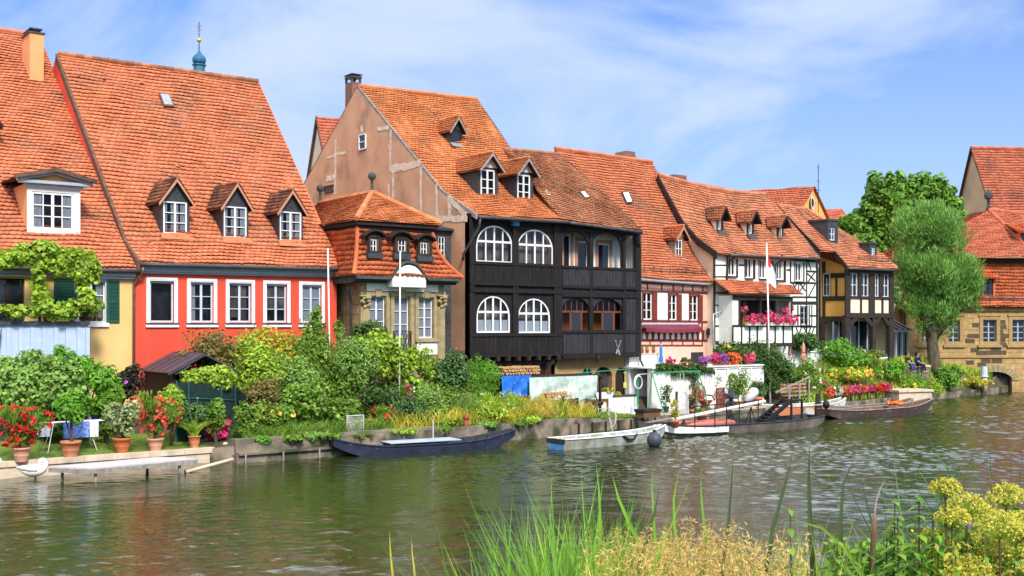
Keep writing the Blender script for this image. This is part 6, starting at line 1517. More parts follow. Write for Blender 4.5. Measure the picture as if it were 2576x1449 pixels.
bush('light willowherb clump with upright shoots',1165,985,1085,40,-5.8,M['leaf_pale'],2200,.17,'willowherb','plant',asp=.22,axis_up=1.2,flowers=(M['petal_pink'],5,.09),stem=False)
bush('tall green stems with white mullein flowers',1255,985,1080,62,-5.6,M['leaf_lime'],2600,.16,'mullein_clump','plant',asp=.25,axis_up=1.0,flowers=(M['petal_white'],22,.10),stem=False)
bush('ochre golden weeds browned by the sun below the woodpile',1345,995,1085,86,-5.7,M['leaf_gold'],4200,.19,'goldenrod_clump','plant',asp=.14,axis_up=1.2,stem=False,nb=2)
bush('yellow green tall grass mass above the rusty mooring pole',1260,1020,1095,66,-6.3,M['leaf_yellow'],3400,.2,'goldenrod_clump','plant',asp=.14,axis_up=1.2,stem=False,nb=2)
bush('lush mixed green weeds in front of the feathery bush',1225,1000,1098,52,-6.4,M['leaf_lime'],3000,.17,'weed_clump','plant',asp=.4,stem=False,nb=2)
bush('tall mixed green weeds before the pale tarpaulin',1385,1012,1090,52,-5.5,M['leaf_mid'],2600,.18,'weed_clump','plant',asp=.22,axis_up=1.0,stem=False,nb=2)
bush('low herbs on the wall top above the blue punt',1120,1050,1102,50,-6.8,M['leaf_mid'],1900,.13,'herb_clump','plant',asp=.5,stem=False)
bush('dark rose hedge with yellow blooms below the white timbered house',1848,858,925,56,-2.0,M['leaf_dark'],3600,.18,'rose_bush',asp=.6,nb=2,flowers=(M['petal_yellow'],12,.24),ground_z=1.2)
bush('tall dark evergreen shrub beside the white board fence',1935,852,1010,62,-2.6,M['leaf_dark'],8500,.18,'evergreen_shrub',asp=.4,nb=3,lumps=30)
bush('loose blue green shrub at the corner of the board fence',1905,945,1012,28,-3.2,M['leaf_blue'],1500,.16,asp=.4)
bush('dark camellia below the timber corner of the white house',2022,828,890,38,-1.0,M['leaf_dark'],2600,.19,'camellia',asp=.6,ground_z=1.6)
bush('white and yellow rose bush beside the salmon parasol',2010,895,990,48,-2.6,M['leaf_mid'],3600,.17,'rose_bush',asp=.55,nb=2,flowers=(M['petal_white'],24,.2))
bush('yellow daisy bed sloping down to the river',2120,918,985,70,-2.2,M['leaf_lime'],3600,.17,'daisy_bed','plant',asp=.4,nb=3,flowers=(M['petal_yellow'],110,.17),stem=False)
bush('pink and yellow flower bed above the geranium boxes',2075,955,1000,52,-2.9,M['leaf_mid'],2400,.15,'flower_bed','plant',asp=.5,nb=2,flowers=(M['petal_pink'],16,.15),stem=False)
bush('fresh green rose bush before the ochre timbered house',2110,852,935,56,-1.6,M['leaf_fern'],4600,.18,'rose_bush',asp=.55,nb=2,flowers=(M['petal_white'],12,.2))
bush('dense green bush with pale roses below the recessed glass doors',2165,872,960,50,-1.9,M['leaf_mid'],4200,.18,'rose_bush',asp=.55,nb=2,flowers=(M['petal_coral'],7,.18))
bush('light green garden shrubs left of the seated couple',2225,912,985,50,-2.0,M['leaf_fern'],3600,.18,asp=.5,nb=2,flowers=(M['petal_yellow'],14,.15))
bush('purple and grey lavender patch in the sloping garden',2140,965,1008,40,-3.0,M['leaf_blue'],1500,.15,'lavender','plant',asp=.25,axis_up=1.0,flowers=(M['petal_violet'],14,.13),stem=False)
bush('wild yellow flower patch below the seated couple',2275,945,1000,54,-2.4,M['leaf_lime'],3000,.16,'flower_patch','plant',asp=.4,flowers=(M['petal_yellow'],30,.14),stem=False,nb=2)
bush('bright green bush beside the stone landing',2270,985,1018,30,-3.2,M['leaf_lime'],1600,.15,asp=.5)
bush('dark green rounded alder bush at the foot of the willow',2378,922,1005,46,-2.0,M['leaf_maple'],5200,.2,'alder_bush',asp=.6,nb=2,lumps=22)
bush('yellow green riverside willowherb before the arched outlet',2440,945,1000,50,-1.8,M['leaf_yellow'],3600,.18,'riverside_shrub',asp=.35,nb=2,flowers=(M['petal_white'],10,.14))
bush('yellowish shrub touching the left side of the arch',2482,955,1000,24,-1.4,M['leaf_gold'],1700,.17,'riverside_shrub',asp=.35)
bush('ivy on the river wall beside the stone landing',2318,975,1012,32,-2.7,M['leaf_mid'],1700,.15,'ivy',asp=.7,stem=False)
vine('dark ivy garland hanging along the white terrace wall',[(1655,925,1770,925,9),(1700,935,1745,940,11),(1745,945,1752,1000,13),(1690,932,1760,936,10),(1770,930,1790,933,8)],M['leaf_dark'],2600,.14,ROW,-3.15,name='ivy_garland',seed=12,thick=.25,gz=.5,trunk=False)
def big_tree(label,name,px,Y,zbase,blobs_px,m,n,ls,trunk_r,seed,**k):
 x=(px-CX)/F*Y;loc=(x,Y,zbase);kk=Y/F;blobs=[]
 for bx,by,rx,ry in blobs_px:blobs.append(((bx-CX)*kk-x,k.get('dy',0)+random.Random(bx).uniform(-.6,.6),H+(HY-by)*kk-zbase,rx*kk,rx*kk*.8,ry*kk))
 k.pop('dy',None)
 root=thing(name,label,'tree',loc)
 foliage('crown',blobs,int(n*FOL),ls,m,root,seed=seed,**k)
 mb=MB();r=random.Random(seed);top=max(b[2]for b in blobs);low=min(b[2]-b[5]for b in blobs)
 mb.tube([(0,0,-.3),(.05,0,low*.4),(-.1,.05,max(low,1)+.5),(0,0,top*.8)],[trunk_r*1.25,trunk_r,trunk_r*.85,trunk_r*.25],10)
 for b in blobs:
  s=max(low*.9,.8)+r.uniform(0,1);c=Vector(b[:3]);p=Vector((0,0,s));mb.tube([p,p.lerp(c,.5)+Vector((0,0,.4)),c,c+Vector((0,0,b[5]*.6))],[trunk_r*.55,trunk_r*.35,trunk_r*.2,trunk_r*.06],7)
 mb.build('trunk',M['bark'],root,smooth=True)
 return root
big_tree('large round dark green maple rising behind the pollard willow','maple_tree',2290,98,1.0,[(2215,470,50,44),(2195,545,52,62),(2270,530,70,70),(2330,480,56,46),(2385,520,50,52),(2300,600,80,60),(2200,620,55,50),(2160,600,26,40),(2280,455,40,30),(2420,560,30,40)],M['leaf_maple'],21000,.42,.45,41,asp=.75,lumps=26,lr=.36,up=.3)
big_tree('small yellow green tree beside the red far roof','young_maple',2148,101,1.0,[(2140,570,28,34),(2120,590,18,24),(2170,600,22,30)],M['leaf_fern'],3000,.4,.2,43,asp=.7,lumps=12)
big_tree('pollard willow with feathery light green crown by the sandstone mill','pollard_willow',2348,76.5,1.6,[(2335,570,88,66),(2290,600,52,60),(2395,600,56,56),(2330,680,84,70),(2410,700,76,78),(2285,690,46,70),(2360,770,70,50),(2440,735,46,44),(2305,765,42,44),(2350,825,36,40),(2320,830,26,34),(2385,815,34,34),(2270,740,36,46),(2460,760,28,36)],M['leaf_willow'],46000,.36,.42,47,asp=.17,axis_up=.95,lumps=20,lr=.42)
def grass_stuff(name,label,T0,T1,f0,f1,n,h,wd,m,seed,lean=.3,bend=.6,dz=0.0):
 rng=np.random.default_rng(seed);P_=[];hs=[]
 for i in range(int(n*FOL)):
  T=rng.uniform(T0,T1);e=edge(T);B=e+rng.uniform(f0,f1);P_.append(ROW.w(T,B,terr(T,max(B,e+.02))+dz));hs.append(rng.uniform(*h))
 V,Fs=blade_arrays(P_,hs,wd,seed,lean,bend);o=np_mesh(name,V,Fs,m);return tag(o,label,'grass',kind='stuff')
grass_stuff('lawn_blades','short blades of lawn grass behind the kerb',-22,7.2,.35,3.3,9000,(.04,.11),.03,M['leaf_mid'],5)
grass_stuff('tall_grass','tall tufted grass above the river wall',8.3,14.5,.5,1.5,2200,(.15,.7),.03,M['leaf_mid'],6,.6,1.1)
grass_stuff('wall_grass','yellowed tall grass at the garden edge above the blue punt',14.5,26.5,.4,2.4,3000,(.3,1.0),.035,M['leaf_yellow'],7,.45,.9)
grass_stuff('plot_grass','green grass behind the moored grey boat',25.8,29.3,.1,2.0,2600,(.08,.22),.03,M['leaf_mid'],8)
grass_stuff('slope_grass','mixed wild grass of the sloping right garden',43.5,69,.3,3.5,7000,(.25,.7),.05,M['leaf_lime'],9,.4,.8)
grass_stuff('bank_weeds','green weeds of the garden floor',8,26,1.5,6,5000,(.15,.45),.06,M['leaf_mid'],10,.5,.9)
# river walls and stone kerb
def along(T,B,z):return ROW.w(T,B,z)
kb=thing('stone_kerb','pale sandstone kerb wall edging the lawn with two courses of blocks','kerb wall',ROW.w(0,-6.9,0),ROW.a)
r=random.Random(2);x=-30.0
while x<7.5:
 L_=min(r.uniform(.95,1.25),7.62-x)
 MB().box(x+.006,x+L_-.006,-.07-r.uniform(0,.01),.34,.36,.53+r.uniform(-.004,.004)).build('cap_block',M['kerb'],kb)if x>-9 else None
 x+=L_
MB().box(-30,7.6,-.02,.3,-1,.358).build('lower_course',M['kerb'],kb)
MB().box(-30,-9,-.07,.34,.36,.53).build('cap_course',M['kerb'],kb)
p=ROW.loc(*gpx(578,1140,.25)[:2]);mb=MB();mb.tube([(p[0],-.16,.22),(p[0],.1,.22)],.075,12);mb.build('drain_mouth',M['iron'],kb)
rw=thing('river_wall','rough mossy stone river wall with a ledge under the tall garden','river wall',ROW.w(8,-7.8,0),ROW.a)
mb=MB();mb.box(-.35,8.4,-.05,.5,-1,.30);mb.box(-.3,8.35,-.18,.5,.301,.38);mb.box(-.3,8.3,.18,.6,.381,.84);mb.build('wall_course',M['old_stone'],rw)
r=random.Random(6);posts=[]
for i in range(6):
 t=-.1+i*1.45;MB().tube([(t,-.22,-.6),(t+.02,-.21,.36)],.035,7).build('wall_stake',M['grey_board'],rw)
rw2=thing('mossy_quay_wall','dark timber staked quay wall below the grass plot and patio','quay wall',ROW.w(24,-6.7,0),ROW.a)
a,b=ROW.loc(*ROW.w(24,-6.75)[:2]),ROW.loc(*ROW.w(43,-4.7)[:2])
p0,p1,p2=Vector((0,0,0)),Vector((7,1.45,0)),Vector((19,2.2,0));mb=MB()
for p,q in((p0,p1),(p1,p2)):
 d=(q-p).normalized();nn=Vector((-d.y,d.x,0));mb.prism([p-nn*.08+Vector((0,0,-.8)),q-nn*.08+Vector((0,0,-.8)),q-nn*.08+Vector((0,0,.42)),p-nn*.08+Vector((0,0,.42))],nn*.4)
mb.build('quay_stone',M['old_stone'],rw2)
for i in range(14):
 f=(i+.5)/14;c=p0.lerp(p1,f*2)if f<.5 else p1.lerp(p2,f*2-1);MB().tube([c+Vector((0,-.14,-.5)),c+Vector((0,-.13,.40+.1*r.random()))],.05,7).build('quay_stake',M['dark_wood'],rw2)
def gbase(px,py):
 x,y,z=ground(px,py);return x,y,z
# pots and potted plants on the lawn
def pot(px,yt,yb,w,label,m,group='terracotta pots along the stone kerb',z=None,name='terracotta_pot',cat='plant pot',B=None,rimh=.16):
 if B is None:x,y,zg=ground(px,yb)
 else:x,y,_=rowpt(px,B);zg=z
 if z is not None and B is None:x,y,zg=gpx(px,yb,z)
 k=y/F;h_=(yb-yt)*k;R_=w/2*k
 o=MB().lathe([(R_*.62,0),(R_*.66,h_*.05),(R_*.76,h_*.42),(R_*.79,h_*.44),(R_*.78,h_*.47),(R_*.9,h_*(1-rimh)),(R_,h_*(1-rimh)+.005),(R_*1.02,h_*.97),(R_*.98,h_),(R_*.88,h_),(R_*.84,h_*.9),(.02,h_*.88)],n=24).build(name,m,None,True,loc=(x,y,zg))
 tag(o,label,cat,group)
 so_=MB().lathe([(.01,h_*.885),(R_*.85,h_*.9)],n=16).build('soil',M['soil'],o)
 return(x,y,zg+h_,R_,o)
M['terracotta_pale']=mat('pale_terracotta',(.64,.33,.22),(.55,.26,.16),.85,4,bump=.15)
def potted(label,P_,blobs,m,n,ls,name,flowers=None,trunk=None,cat='potted plant',**k):
 x,y,z,R_,o=P_;SEED[0]+=1
 f=foliage(name,blobs,int(n*FOL),ls,m,loc=(x,y,z-.03),seed=SEED[0],**k);tag(f,label,cat)
 mb=MB();r=random.Random(SEED[0]);top=sum(b[2]for b in blobs)/len(blobs)
 for i in range(trunk or 4):
  b=blobs[i%len(blobs)];mb.tube([(r.uniform(-.08,.08),r.uniform(-.08,.08),0),(b[0]*.4,b[1]*.4,b[2]*.5),(b[0],b[1],b[2])],[.03,.025,.012],6)
 mb.build('stem',M['stem'],f)
 if flowers:blossoms(f,blobs,flowers[0],flowers[1],flowers[2],SEED[0],flowers[3]if len(flowers)>3 else 0)
 return f
P1=pot(54,1125,1162,46,'pale terracotta pot holding the red oleander at the left edge of the lawn',M['terracotta_pale'])
potted('large red flowering oleander in the leftmost pale pot',P1,[(-.1,0,.45,.55,.5,.4),(.25,0,.9,.7,.55,.4),(-.45,.1,.95,.55,.5,.4)],M['leaf_mid'],1900,.26,'oleander',(M['petal_red'],95,.16),asp=.16,axis_up=.9,cat='potted plant')
P2=pot(178,1109,1151,51,'broad orange terracotta pot with swag relief holding a lemon tree',M['terracotta'])
potted('leafy lemon tree in the swagged orange pot before the laundry',P2,[(0,0,1.0,.58,.5,.34),(.1,0,1.4,.45,.4,.35),(-.3,0,1.15,.4,.4,.3)],M['leaf_fern'],1700,.2,'lemon_tree',asp=.5,trunk=3)
P3=pot(307,1101,1140,47,'deep orange terracotta pot in the middle of the kerb',mat('deep_terracotta',(.50,.15,.05),(.42,.12,.04),.85,4,bump=.15))
potted('yellow green citrus shrub in the deep orange pot',P3,[(0,0,.65,.6,.5,.4),(.35,0,.95,.4,.4,.35),(-.3,0,.9,.4,.4,.35)],M['leaf_variegated'],1500,.18,'citrus_shrub',asp=.5)
P4=pot(391,1102,1135,42,'pale ribbed terracotta pot holding the coral oleander',M['terracotta_pale'])
potted('coral red oleander in the pale ribbed pot',P4,[(0,0,.6,.5,.45,.45),(.3,0,.95,.6,.5,.4),(-.35,0,1.15,.5,.45,.4)],M['leaf_mid'],1500,.24,'oleander',(M['petal_coral'],60,.17),asp=.16,axis_up=.9)
P5=pot(489,1096,1128,32,'round bellied terracotta pot under strap leaved agapanthus',M['terracotta'],rimh=.1)
rng=np.random.default_rng(4);n_=130;V,Fs=blade_arrays(rng.uniform(-.1,.1,(n_,3))*np.array([1,1,0]),rng.uniform(.5,.75,n_),.055,4,.5,1.0)
o=tag(np_mesh('agapanthus',V,Fs,M['leaf_lime'],loc=(P5[0],P5[1],P5[2]-.05)),'arching strap leaved agapanthus with thin flower stalks in the round pot','potted plant')
mb=MB()
for i in range(5):a=i*1.3;mb.tube([(0,0,0),(.1*math.cos(a),.1*math.sin(a),.6),(.35*math.cos(a),.2*math.sin(a),1.0+.1*i)],.008,5);mb.ball((.35*math.cos(a),.2*math.sin(a),1.0+.1*i),.035,6)
mb.build('flower_stalk',M['leaf_pale'],o)
x,y,z=ground(548,1112);blobs=[(0,0,.45,.38,.34,.42)]
o=tag(foliage('hydrangea',blobs,700,.17,M['leaf_fern'],loc=(x,y,z),seed=77,asp=.7),'bright magenta pink hydrangea bush at the end of the stone kerb','shrub');blossoms(o,[(0,0,.55,.36,.32,.36)],M['petal_magenta'],34,.24,3)
x,y,z=ground(572,1122);tag(MB().ball((0,0,.06),.1,9,.7).build('white_stone',M['kerb'],None,True,loc=(x-.1,y+.1,z)),'pale round stone lying beside the hydrangea','stone')
for i,(px,yt,yb,w_,lb)in enumerate(((876,1062,1088,24,'terracotta pot behind the chain link panel, left of two'),(904,1058,1084,26,'terracotta pot behind the chain link panel, right of two'),(931,1055,1080,26,'wide terracotta pot on the wall ledge under the potted oleander'),(968,1062,1081,15,'slim terracotta pot below the small red oleander'))):
 Pq=pot(px,yt,yb,w_,lb,M['terracotta'],'pots on the garden wall ledge',name='terracotta_pot')
 if i==2:pass
 if i==3:potted('small oleander with few red blooms on the wall ledge',Pq,[(0,0,.35,.35,.3,.3),(-.2,0,.55,.25,.25,.2)],M['leaf_mid'],500,.2,'oleander',(M['petal_red'],6,.15),asp=.16,axis_up=.8)
for px,w_,lb in((118,20,'clay pot on the balcony parapet under the thickest vine'),(182,17,'second clay pot from the left on the balcony parapet'),(209,16,'middle clay pot of the close row on the parapet'),(230,14,'small round clay pot beside the rightmost parapet pot'),(251,13,'rightmost clay pot on the balcony parapet before the shutter')):
 t,_=FB.p(px,800,.2);x,y,z=FB.w(t,.25,ZCAP);k=y/F
 o=MB().lathe([(w_*.33*k,0),(w_*.45*k,9*k),(w_*.5*k,9.2*k),(w_*.5*k,12*k),(w_*.4*k,12*k)],n=14).build('flower_pot',M['terracotta'],None,True,loc=(x,y,z));tag(o,lb,'plant pot','clay pots on the balcony parapet')
 pl_=foliage('pot_herb',[(0,0,15*k,9*k,9*k,10*k)],60,.12,M['leaf_lime'],loc=(x,y,z+10*k),seed=px);tag(pl_,'green herb tuft growing in the '+{118:'clay pot under the thickest balcony vine',182:'second parapet pot from the left',209:'middle parapet pot',230:'small round parapet pot',251:'rightmost parapet pot'}[px],'plant')
# garden pavilion, netting fence, laundry
fg=ROW.sub(510,-3.6)
g_=house('garden_pavilion','open garden pavilion with dark standing seam metal roof beside the red wall',fg,'pavilion')
ta,za=fg.p(510,891,0);tl,zl=fg.p(422,939,0);tr_,zr_=fg.p(594,934,0);ze=(zl+zr_)/2;db=fg.side(408,886,ta)[0];db=max(1.8,min(db,3.2))
mb=MB()
mb.prism([(tl,-.15,ze),(ta,-.15,za),(ta,db,za),(tl,db,ze)],(0,0,.05));mb.prism([(tr_,-.15,ze),(ta,-.15,za),(ta,db,za),(tr_,db,ze)],(0,0,.05))
for i in range(1,5):y_=lerp(-.15,db,i/5);mb.beam((tl,y_,ze+.07),(ta,y_,za+.07),.03,.05);mb.beam((tr_,y_,ze+.07),(ta,y_,za+.07),.03,.05)
M['seam_roof']=mat('aubergine_sheet_metal',(.075,.055,.075),(.05,.04,.055),.35,3,spec=.5)
mb.build('roof',M['seam_roof'],g_)
mb=MB();mb.beam((tl-.03,-.2,ze-.05),(ta,-.2,za-.03),.04,.2,(0,1,0));mb.beam((tr_+.03,-.202,ze-.05),(ta,-.202,za-.03),.04,.2,(0,1,0));mb.build('barge_board',M['lead'],g_)
for t in(tl+.25,tr_-.25):
 for y_ in(.1,db-.2):MB().box(t-.06,t+.06,y_-.06,y_+.06,.6,ze+.1).build('post',M['iron'],g_)
mb=MB();
for s in(tl+.25,tr_-.25):mb.tube([(s,-.1,ze-.05),(lerp(s,ta,.55),-.1,lerp(ze,za,.55)-.1)],.025,6)
mb.build('brace',M['steel'],g_);MB().box(tl+.2,tr_-.2,db-.1,db-.05,.6,ze).build('back_screen',M['dark_wood'],g_);MB().box(tl+.2,tl+.24,0,db,.6,ze).build('side_screen',M['dark_wood'],g_)
fn=ROW.sub(443,-5.0)
nf=house('netting_fence','dark green netting fence on thin posts between lawn and garden',fn,'fence')
M['netting']=mat('green_netting',(.010,.030,.026),(.006,.018,.016),.9,3,bump=.3)
t0,z1=fn.p(444,960,0);t1_,z1b=fn.p(592,972,0)
mb=MB();mb.prism([(0,0,.55),(t1_,0,.55),(t1_,0,z1b),(0,0,z1)],(0,.025,0));mb.prism([(t1_,.03,.55),(t1_,-1.0,.55),(t1_,-1.0,z1b-.3),(t1_,.03,z1b)],(.02,0,0));mb.build('net',M['netting'],nf)
for f in(0,.2,.75,1):t=lerp(0,t1_,f);MB().tube([(t,-.04,.4),(t,-.04,lerp(z1,z1b,f)+.05)],.03,7).build('post',mat('green_steel',(.02,.12,.10),(.015,.09,.08),.5),nf)
mb=MB();mb.tube([(0,-.05,lerp(z1,.5,.25)),(t1_,-.05,lerp(z1b,.5,.25))],.015,5);mb.build('wire',MATS['green_steel'],nf)
x,y,z=ground(176,1137);y-=.9
lr=thing('drying_rack','folding white laundry rack with splayed legs on the lawn','drying rack',(x,y+.9,z),ROW.a)
mb=MB();hh=1.05
for s in(-1,1):
 for t in(-.55,.55):MB().tube([(t*1.5,s*.35,0),(t,s*.05,hh)],.015,6).build('leg',M['steel'],lr)
for i in range(7):mb.tube([(-1.1,-.3+.1*i,hh),(1.1,-.3+.1*i,hh)],.008,5)
mb.tube([(-1.1,-.3,hh),(-1.1,.3,hh)],.012,5);mb.tube([(1.1,-.3,hh),(1.1,.3,hh)],.012,5);mb.build('wire_grid',M['steel'],lr)
def cloth(label,t,w_,drop,m,nm='hanging_cloth'):
 mb=MB();n=12
 for side in(-1,1):
  for i in range(n):
   for j in range(4):
    def q(a,b):return(t+w_*(a/n-.5),side*(.02+.03*math.sin(a*1.3)*b/4)-.32,hh+.01-drop*(b/4)*(1 if side<0 else .8))
    mb.quad(q(i,j),q(i+1,j),q(i+1,j+1),q(i,j+1))
 o=mb.build(nm,m,None,loc=(x,y+.9,z),rz=ROW.a);tag(o,label,'laundry');return o
cloth('grey folded towel hung at the left end of the laundry rack',-.95,.42,.45,mat('grey_towel',(.42,.44,.5),(.35,.37,.43),.95))
cloth('blue patterned cloth draped over the middle of the laundry rack',.12,.85,.55,mat('blue_cloth',(.10,.20,.72),(.30,.40,.80),.95,9,sharp=(.45,.55)))
cloth('small white cloth hanging beside the blue cloth on the rack',.72,.3,.55,mat('white_cloth',(.75,.77,.82),(.68,.7,.75),.95))
x,y,z=ground(235,1092)
o=thing('blue_crate','deep blue plastic laundry basket behind the drying rack','basket',(x,y+.4,z+.55),ROW.a)
mb=MB();mb.add([(-.16,-.14,-.2),(.16,-.14,-.2),(.16,.14,-.2),(-.16,.14,-.2),(-.22,-.18,.2),(.22,-.18,.2),(.22,.18,.2),(-.22,.18,.2)],[(0,3,2,1),(0,1,5,4),(1,2,6,5),(2,3,7,6),(3,0,4,7)]);mb.build('basket_body',M['blue'],o)
mb=MB();frame_boxes(mb,-.24,.24,-.2,.2,0,.04,.04);b_=mb.build('basket_rim',M['blue'],o);b_.rotation_euler=(math.pi/2,0,0);b_.location=(0,0,.2)
MB().box(-.15,.15,-.12,.12,-.55,-.202).build('basket_stand',M['brown_wood'],o)
x,y,z=ground(238,1098);o=MB().tube([(0,0,-.1),(.05,.02,.2),(-.03,0,.38),(-.12,.02,.5)],[.16,.14,.13,.06],9).build('tree_stump',M['grey_board'],None,True,loc=(x,y,z));tag(o,'gnarled pale tree stump on the lawn behind the pots','stump')
# dock, pipe, swans
a,b,c=gpx(228,1178,.46),gpx(497,1153,.46),gpx(123,1174,.46);A=Vector(a);U_=Vector(b)-A;W_=Vector(c)-A
dk=thing('bathing_dock','low weathered plank dock on posts in front of the stone kerb','dock',(A.x,A.y,0))
n=9
for i in range(n):
 f0,f1=(i+.06)/n,(i+.94)/n;q=[W_*f0,U_+W_*f0,U_+W_*f1,W_*f1];MB().prism([Vector((p.x,p.y,.42))for p in q],(0,0,.045)).build('plank',M['plank'],dk)
mb=MB()
for p,q in((Vector(),U_),(W_,U_+W_),(Vector(),W_),(U_,U_+W_)):mb.beam((p.x,p.y,.35),(q.x,q.y,.35),.06,.13)
mb.build('frame',M['grey_board'],dk)
for f in(.08,.86):
 for g in(.1,.9):p=U_*f+W_*g;MB().tube([(p.x,p.y,-.8),(p.x,p.y,.35)],.05,8).build('post',M['grey_board'],dk)
a,b=gpx(468,1188,.03),gpx(586,1157,.28)
o=thing('drain_pipe','pale pipe slanting from the kerb end into the water','pipe',(a[0],a[1],0));d=Vector(b)-Vector(a);MB().tube([(0,0,.04),(d.x,d.y,.3)],.06,10).build('pipe_body',M['kerb'],o,True);MB().tube([(-.04,0,.035),(.0,0,.042)],.064,10).build('pipe_mouth',M['iron'],o)
M['swan']=mat('swan_plumage',(.85,.84,.80),(.74,.73,.70),.8,8,bump=.3)
def swan_(label,px,py,rz,sc=1.0):
 x,y,_=gpx(px,py,0);o=thing('swan',label,'swan',(x,y,.0),rz,'white swans by the dock')
 z=.27
 body=[(-.56,z+.10,.012),(-.48,z+.07,.05),(-.38,z+.03,.10),(-.26,z+.005,.155),(-.12,z,.195),(.02,z+.01,.205),(.15,z+.03,.19),(.25,z+.075,.145),(.305,z+.14,.1),(.325,z+.205,.078),(.325,z+.27,.066),(.295,z+.325,.06),(.24,z+.355,.057),(.18,z+.345,.056),(.145,z+.30,.06),(.15,z+.25,.066),(.175,z+.21,.058),(.2,z+.18,.034)]
 pts=[(a,0,b)for a,b,c in body];rs=[c for a,b,c in body]
 mb=MB();mb.tube([tuple(c*sc for c in p)for p in pts],[q*sc for q in rs],14,sy=.86)
 ob_=mb.build('body',M['swan'],o,True)
 for s_ in(-1,1):
  w_=MB();w_.tube([(-.56*sc,s_*.03*sc,(z+.12)*sc),(-.36*sc,s_*.09*sc,(z+.10)*sc),(-.1*sc,s_*.12*sc,(z+.08)*sc),(.1*sc,s_*.12*sc,(z+.06)*sc),(.17*sc,s_*.1*sc,(z+.05)*sc)],[.012*sc,.065*sc,.11*sc,.09*sc,.03*sc],10);w_.build('wing',M['swan'],o,True)
  MB().tube([(.0*sc,s_*.07*sc,.2*sc),(.02*sc,s_*.07*sc,-.05)],.015,6).build('leg',M['iron'],o)
 MB().tube([(.2*sc,-.03,(z+.20)*sc),(.23*sc,-.05,(z+.15)*sc),(.245*sc,-.06,(z+.12)*sc)],[.024*sc,.018*sc,.007*sc],8).build('beak',M['petal_orange'],o,True)
 return o
swan_('white swan with neck curled back preening in front of the kerb',88,1205,.15,1.0)
swan_('second white swan cut by the left picture edge',-26,1203,.1,1.0)
# boats
def punt(label,P0,P1,W,name='punt',h0=.42,rise0=.35,rise1=.3,tp0=.45,tp1=.3,mo=None,mi=None,mg=None,group='flat bottomed boats moored along the bank',square0=0.0,thwarts=(.3,.62),draft=.1,reach=.16):
 a,b=Vector((P0[0],P0[1],0)),Vector((P1[0],P1[1],0));L_=(b-a).length;ang=math.atan2((b-a).y,(b-a).x)
 o=thing(name,label,'boat',(a.x,a.y,0),ang,group)
 n=24;S=[]
 for i in range(n+1):
  s=i/n;x=s*L_
  w0=1-(1-tp0)*max(0,1-s/.30)**1.7;w1=1-(1-tp1)*max(0,(s-.66)/.34)**1.7;w_=W/2*min(w0,w1)
  up=rise0*max(0,1-s/.32)**2+rise1*max(0,(s-.64)/.36)**2
  bt=-draft+(rise0+h0*.5)*max(0,1-s/reach)**1.5*(1-square0)+(rise1+h0*.55)*max(0,(s-(1-reach))/reach)**1.5
  S.append((x,w_,w_*.82,min(bt,h0+up-.08),h0+up))
 mb=MB();V=[]
 for x,w_,wb,zb,zt in S:V+=[(x,-w_,zt),(x,-wb,zb),(x,wb,zb),(x,w_,zt)]
 Fs=[]
 for i in range(n):
  k=4*i
  for j in range(3):Fs.append((k+j,k+j+1,k+4+j+1,k+4+j))
 Fs+=[(0,3,2,1),(4*n,4*n+1,4*n+2,4*n+3)]
 mb.add(V,Fs);hull=mb.build('hull',mo,o)
 mb=MB();V=[];t=.035
 for x,w_,wb,zb,zt in S:xx=min(max(x,.04),L_-.04);V+=[(xx,-w_+t,zt-.006),(xx,-wb+t,zb+.04),(xx,wb-t,zb+.04),(xx,w_-t,zt-.006)]
 mb.add(V,[tuple(reversed(f))for f in Fs]);mb.build('inner_hull',mi,o)
 for s in(-1,1):
  mb=MB();
  for i in range(n):
   p,q=S[i],S[i+1];mb.beam((p[0],s*p[1],p[4]+.012),(q[0],s*q[1],q[4]+.012),.075,.035)
  mb.build('gunwale',mg,o)
 for f in thwarts:
  i=int(f*n);x,w_,wb,zb,zt=S[i];MB().box(x-.12,x+.12,-w_+.03,w_-.03,zt-.14,zt-.10).build('thwart',mg,o)
 for i in range(3,n-2,3):x,w_,wb,zb,zt=S[i];MB().box(x-.02,x+.02,-w_+.04,-w_+.08,zt-.13,zt-.01).build('rib',mg,o);MB().box(x-.02,x+.02,w_-.08,w_-.04,zt-.13,zt-.01).build('rib',mg,o)
 return o,S,L_
M['navy']=mat('navy_boat_paint',(.030,.038,.075),(.018,.022,.045),.55,2.5,bump=.15,c3=(.12,.13,.16),s3=3,sh3=(.62,.75))
M['boat_grey']=mat('weathered_boat_paint',(.42,.44,.42),(.26,.28,.24),.7,2.2,bump=.2,c3=(.20,.19,.11),s3=1.2,sh3=(.5,.7))
M['boat_blue']=mat('flaking_blue_paint',(.10,.26,.48),(.06,.17,.36),.7,3,c3=(.4,.4,.36),s3=2,sh3=(.6,.75))
M['boat_brown']=mat('tarred_boat',(.085,.055,.05),(.05,.035,.032),.6,2.5,c3=(.15,.11,.1),s3=2,sh3=(.58,.75))
b1,S,L_=punt('dark navy wooden punt with plank deck moored beside the river wall',(-6.75,41.55),(.05,45.45),1.35,h0=.34,rise0=.36,rise1=.34,mo=M['navy'],mi=M['grey_wood'],mg=M['navy'],reach=.2)
MB().prism([(2.2,-.5,.42),(5.2,-.52,.42),(5.2,.52,.42),(2.2,.5,.42)],(0,0,.03)).build('deck_board',M['grey_paint'],b1)
MB().tube([(4.0,-.45,.4),(4.0,-.45,1.25)],.022,7).build('rod',M['steel'],b1)
b2,S,L_=punt('weathered grey flat boat with blue painted stern and ball fender',(1.75,44.15),(6.55,48.2),1.15,h0=.40,rise0=.02,rise1=.22,tp0=.86,tp1=.22,mo=M['boat_grey'],mi=M['boat_grey'],mg=M['white'],square0=1,thwarts=(.1,.35,.55,.75),reach=.12)
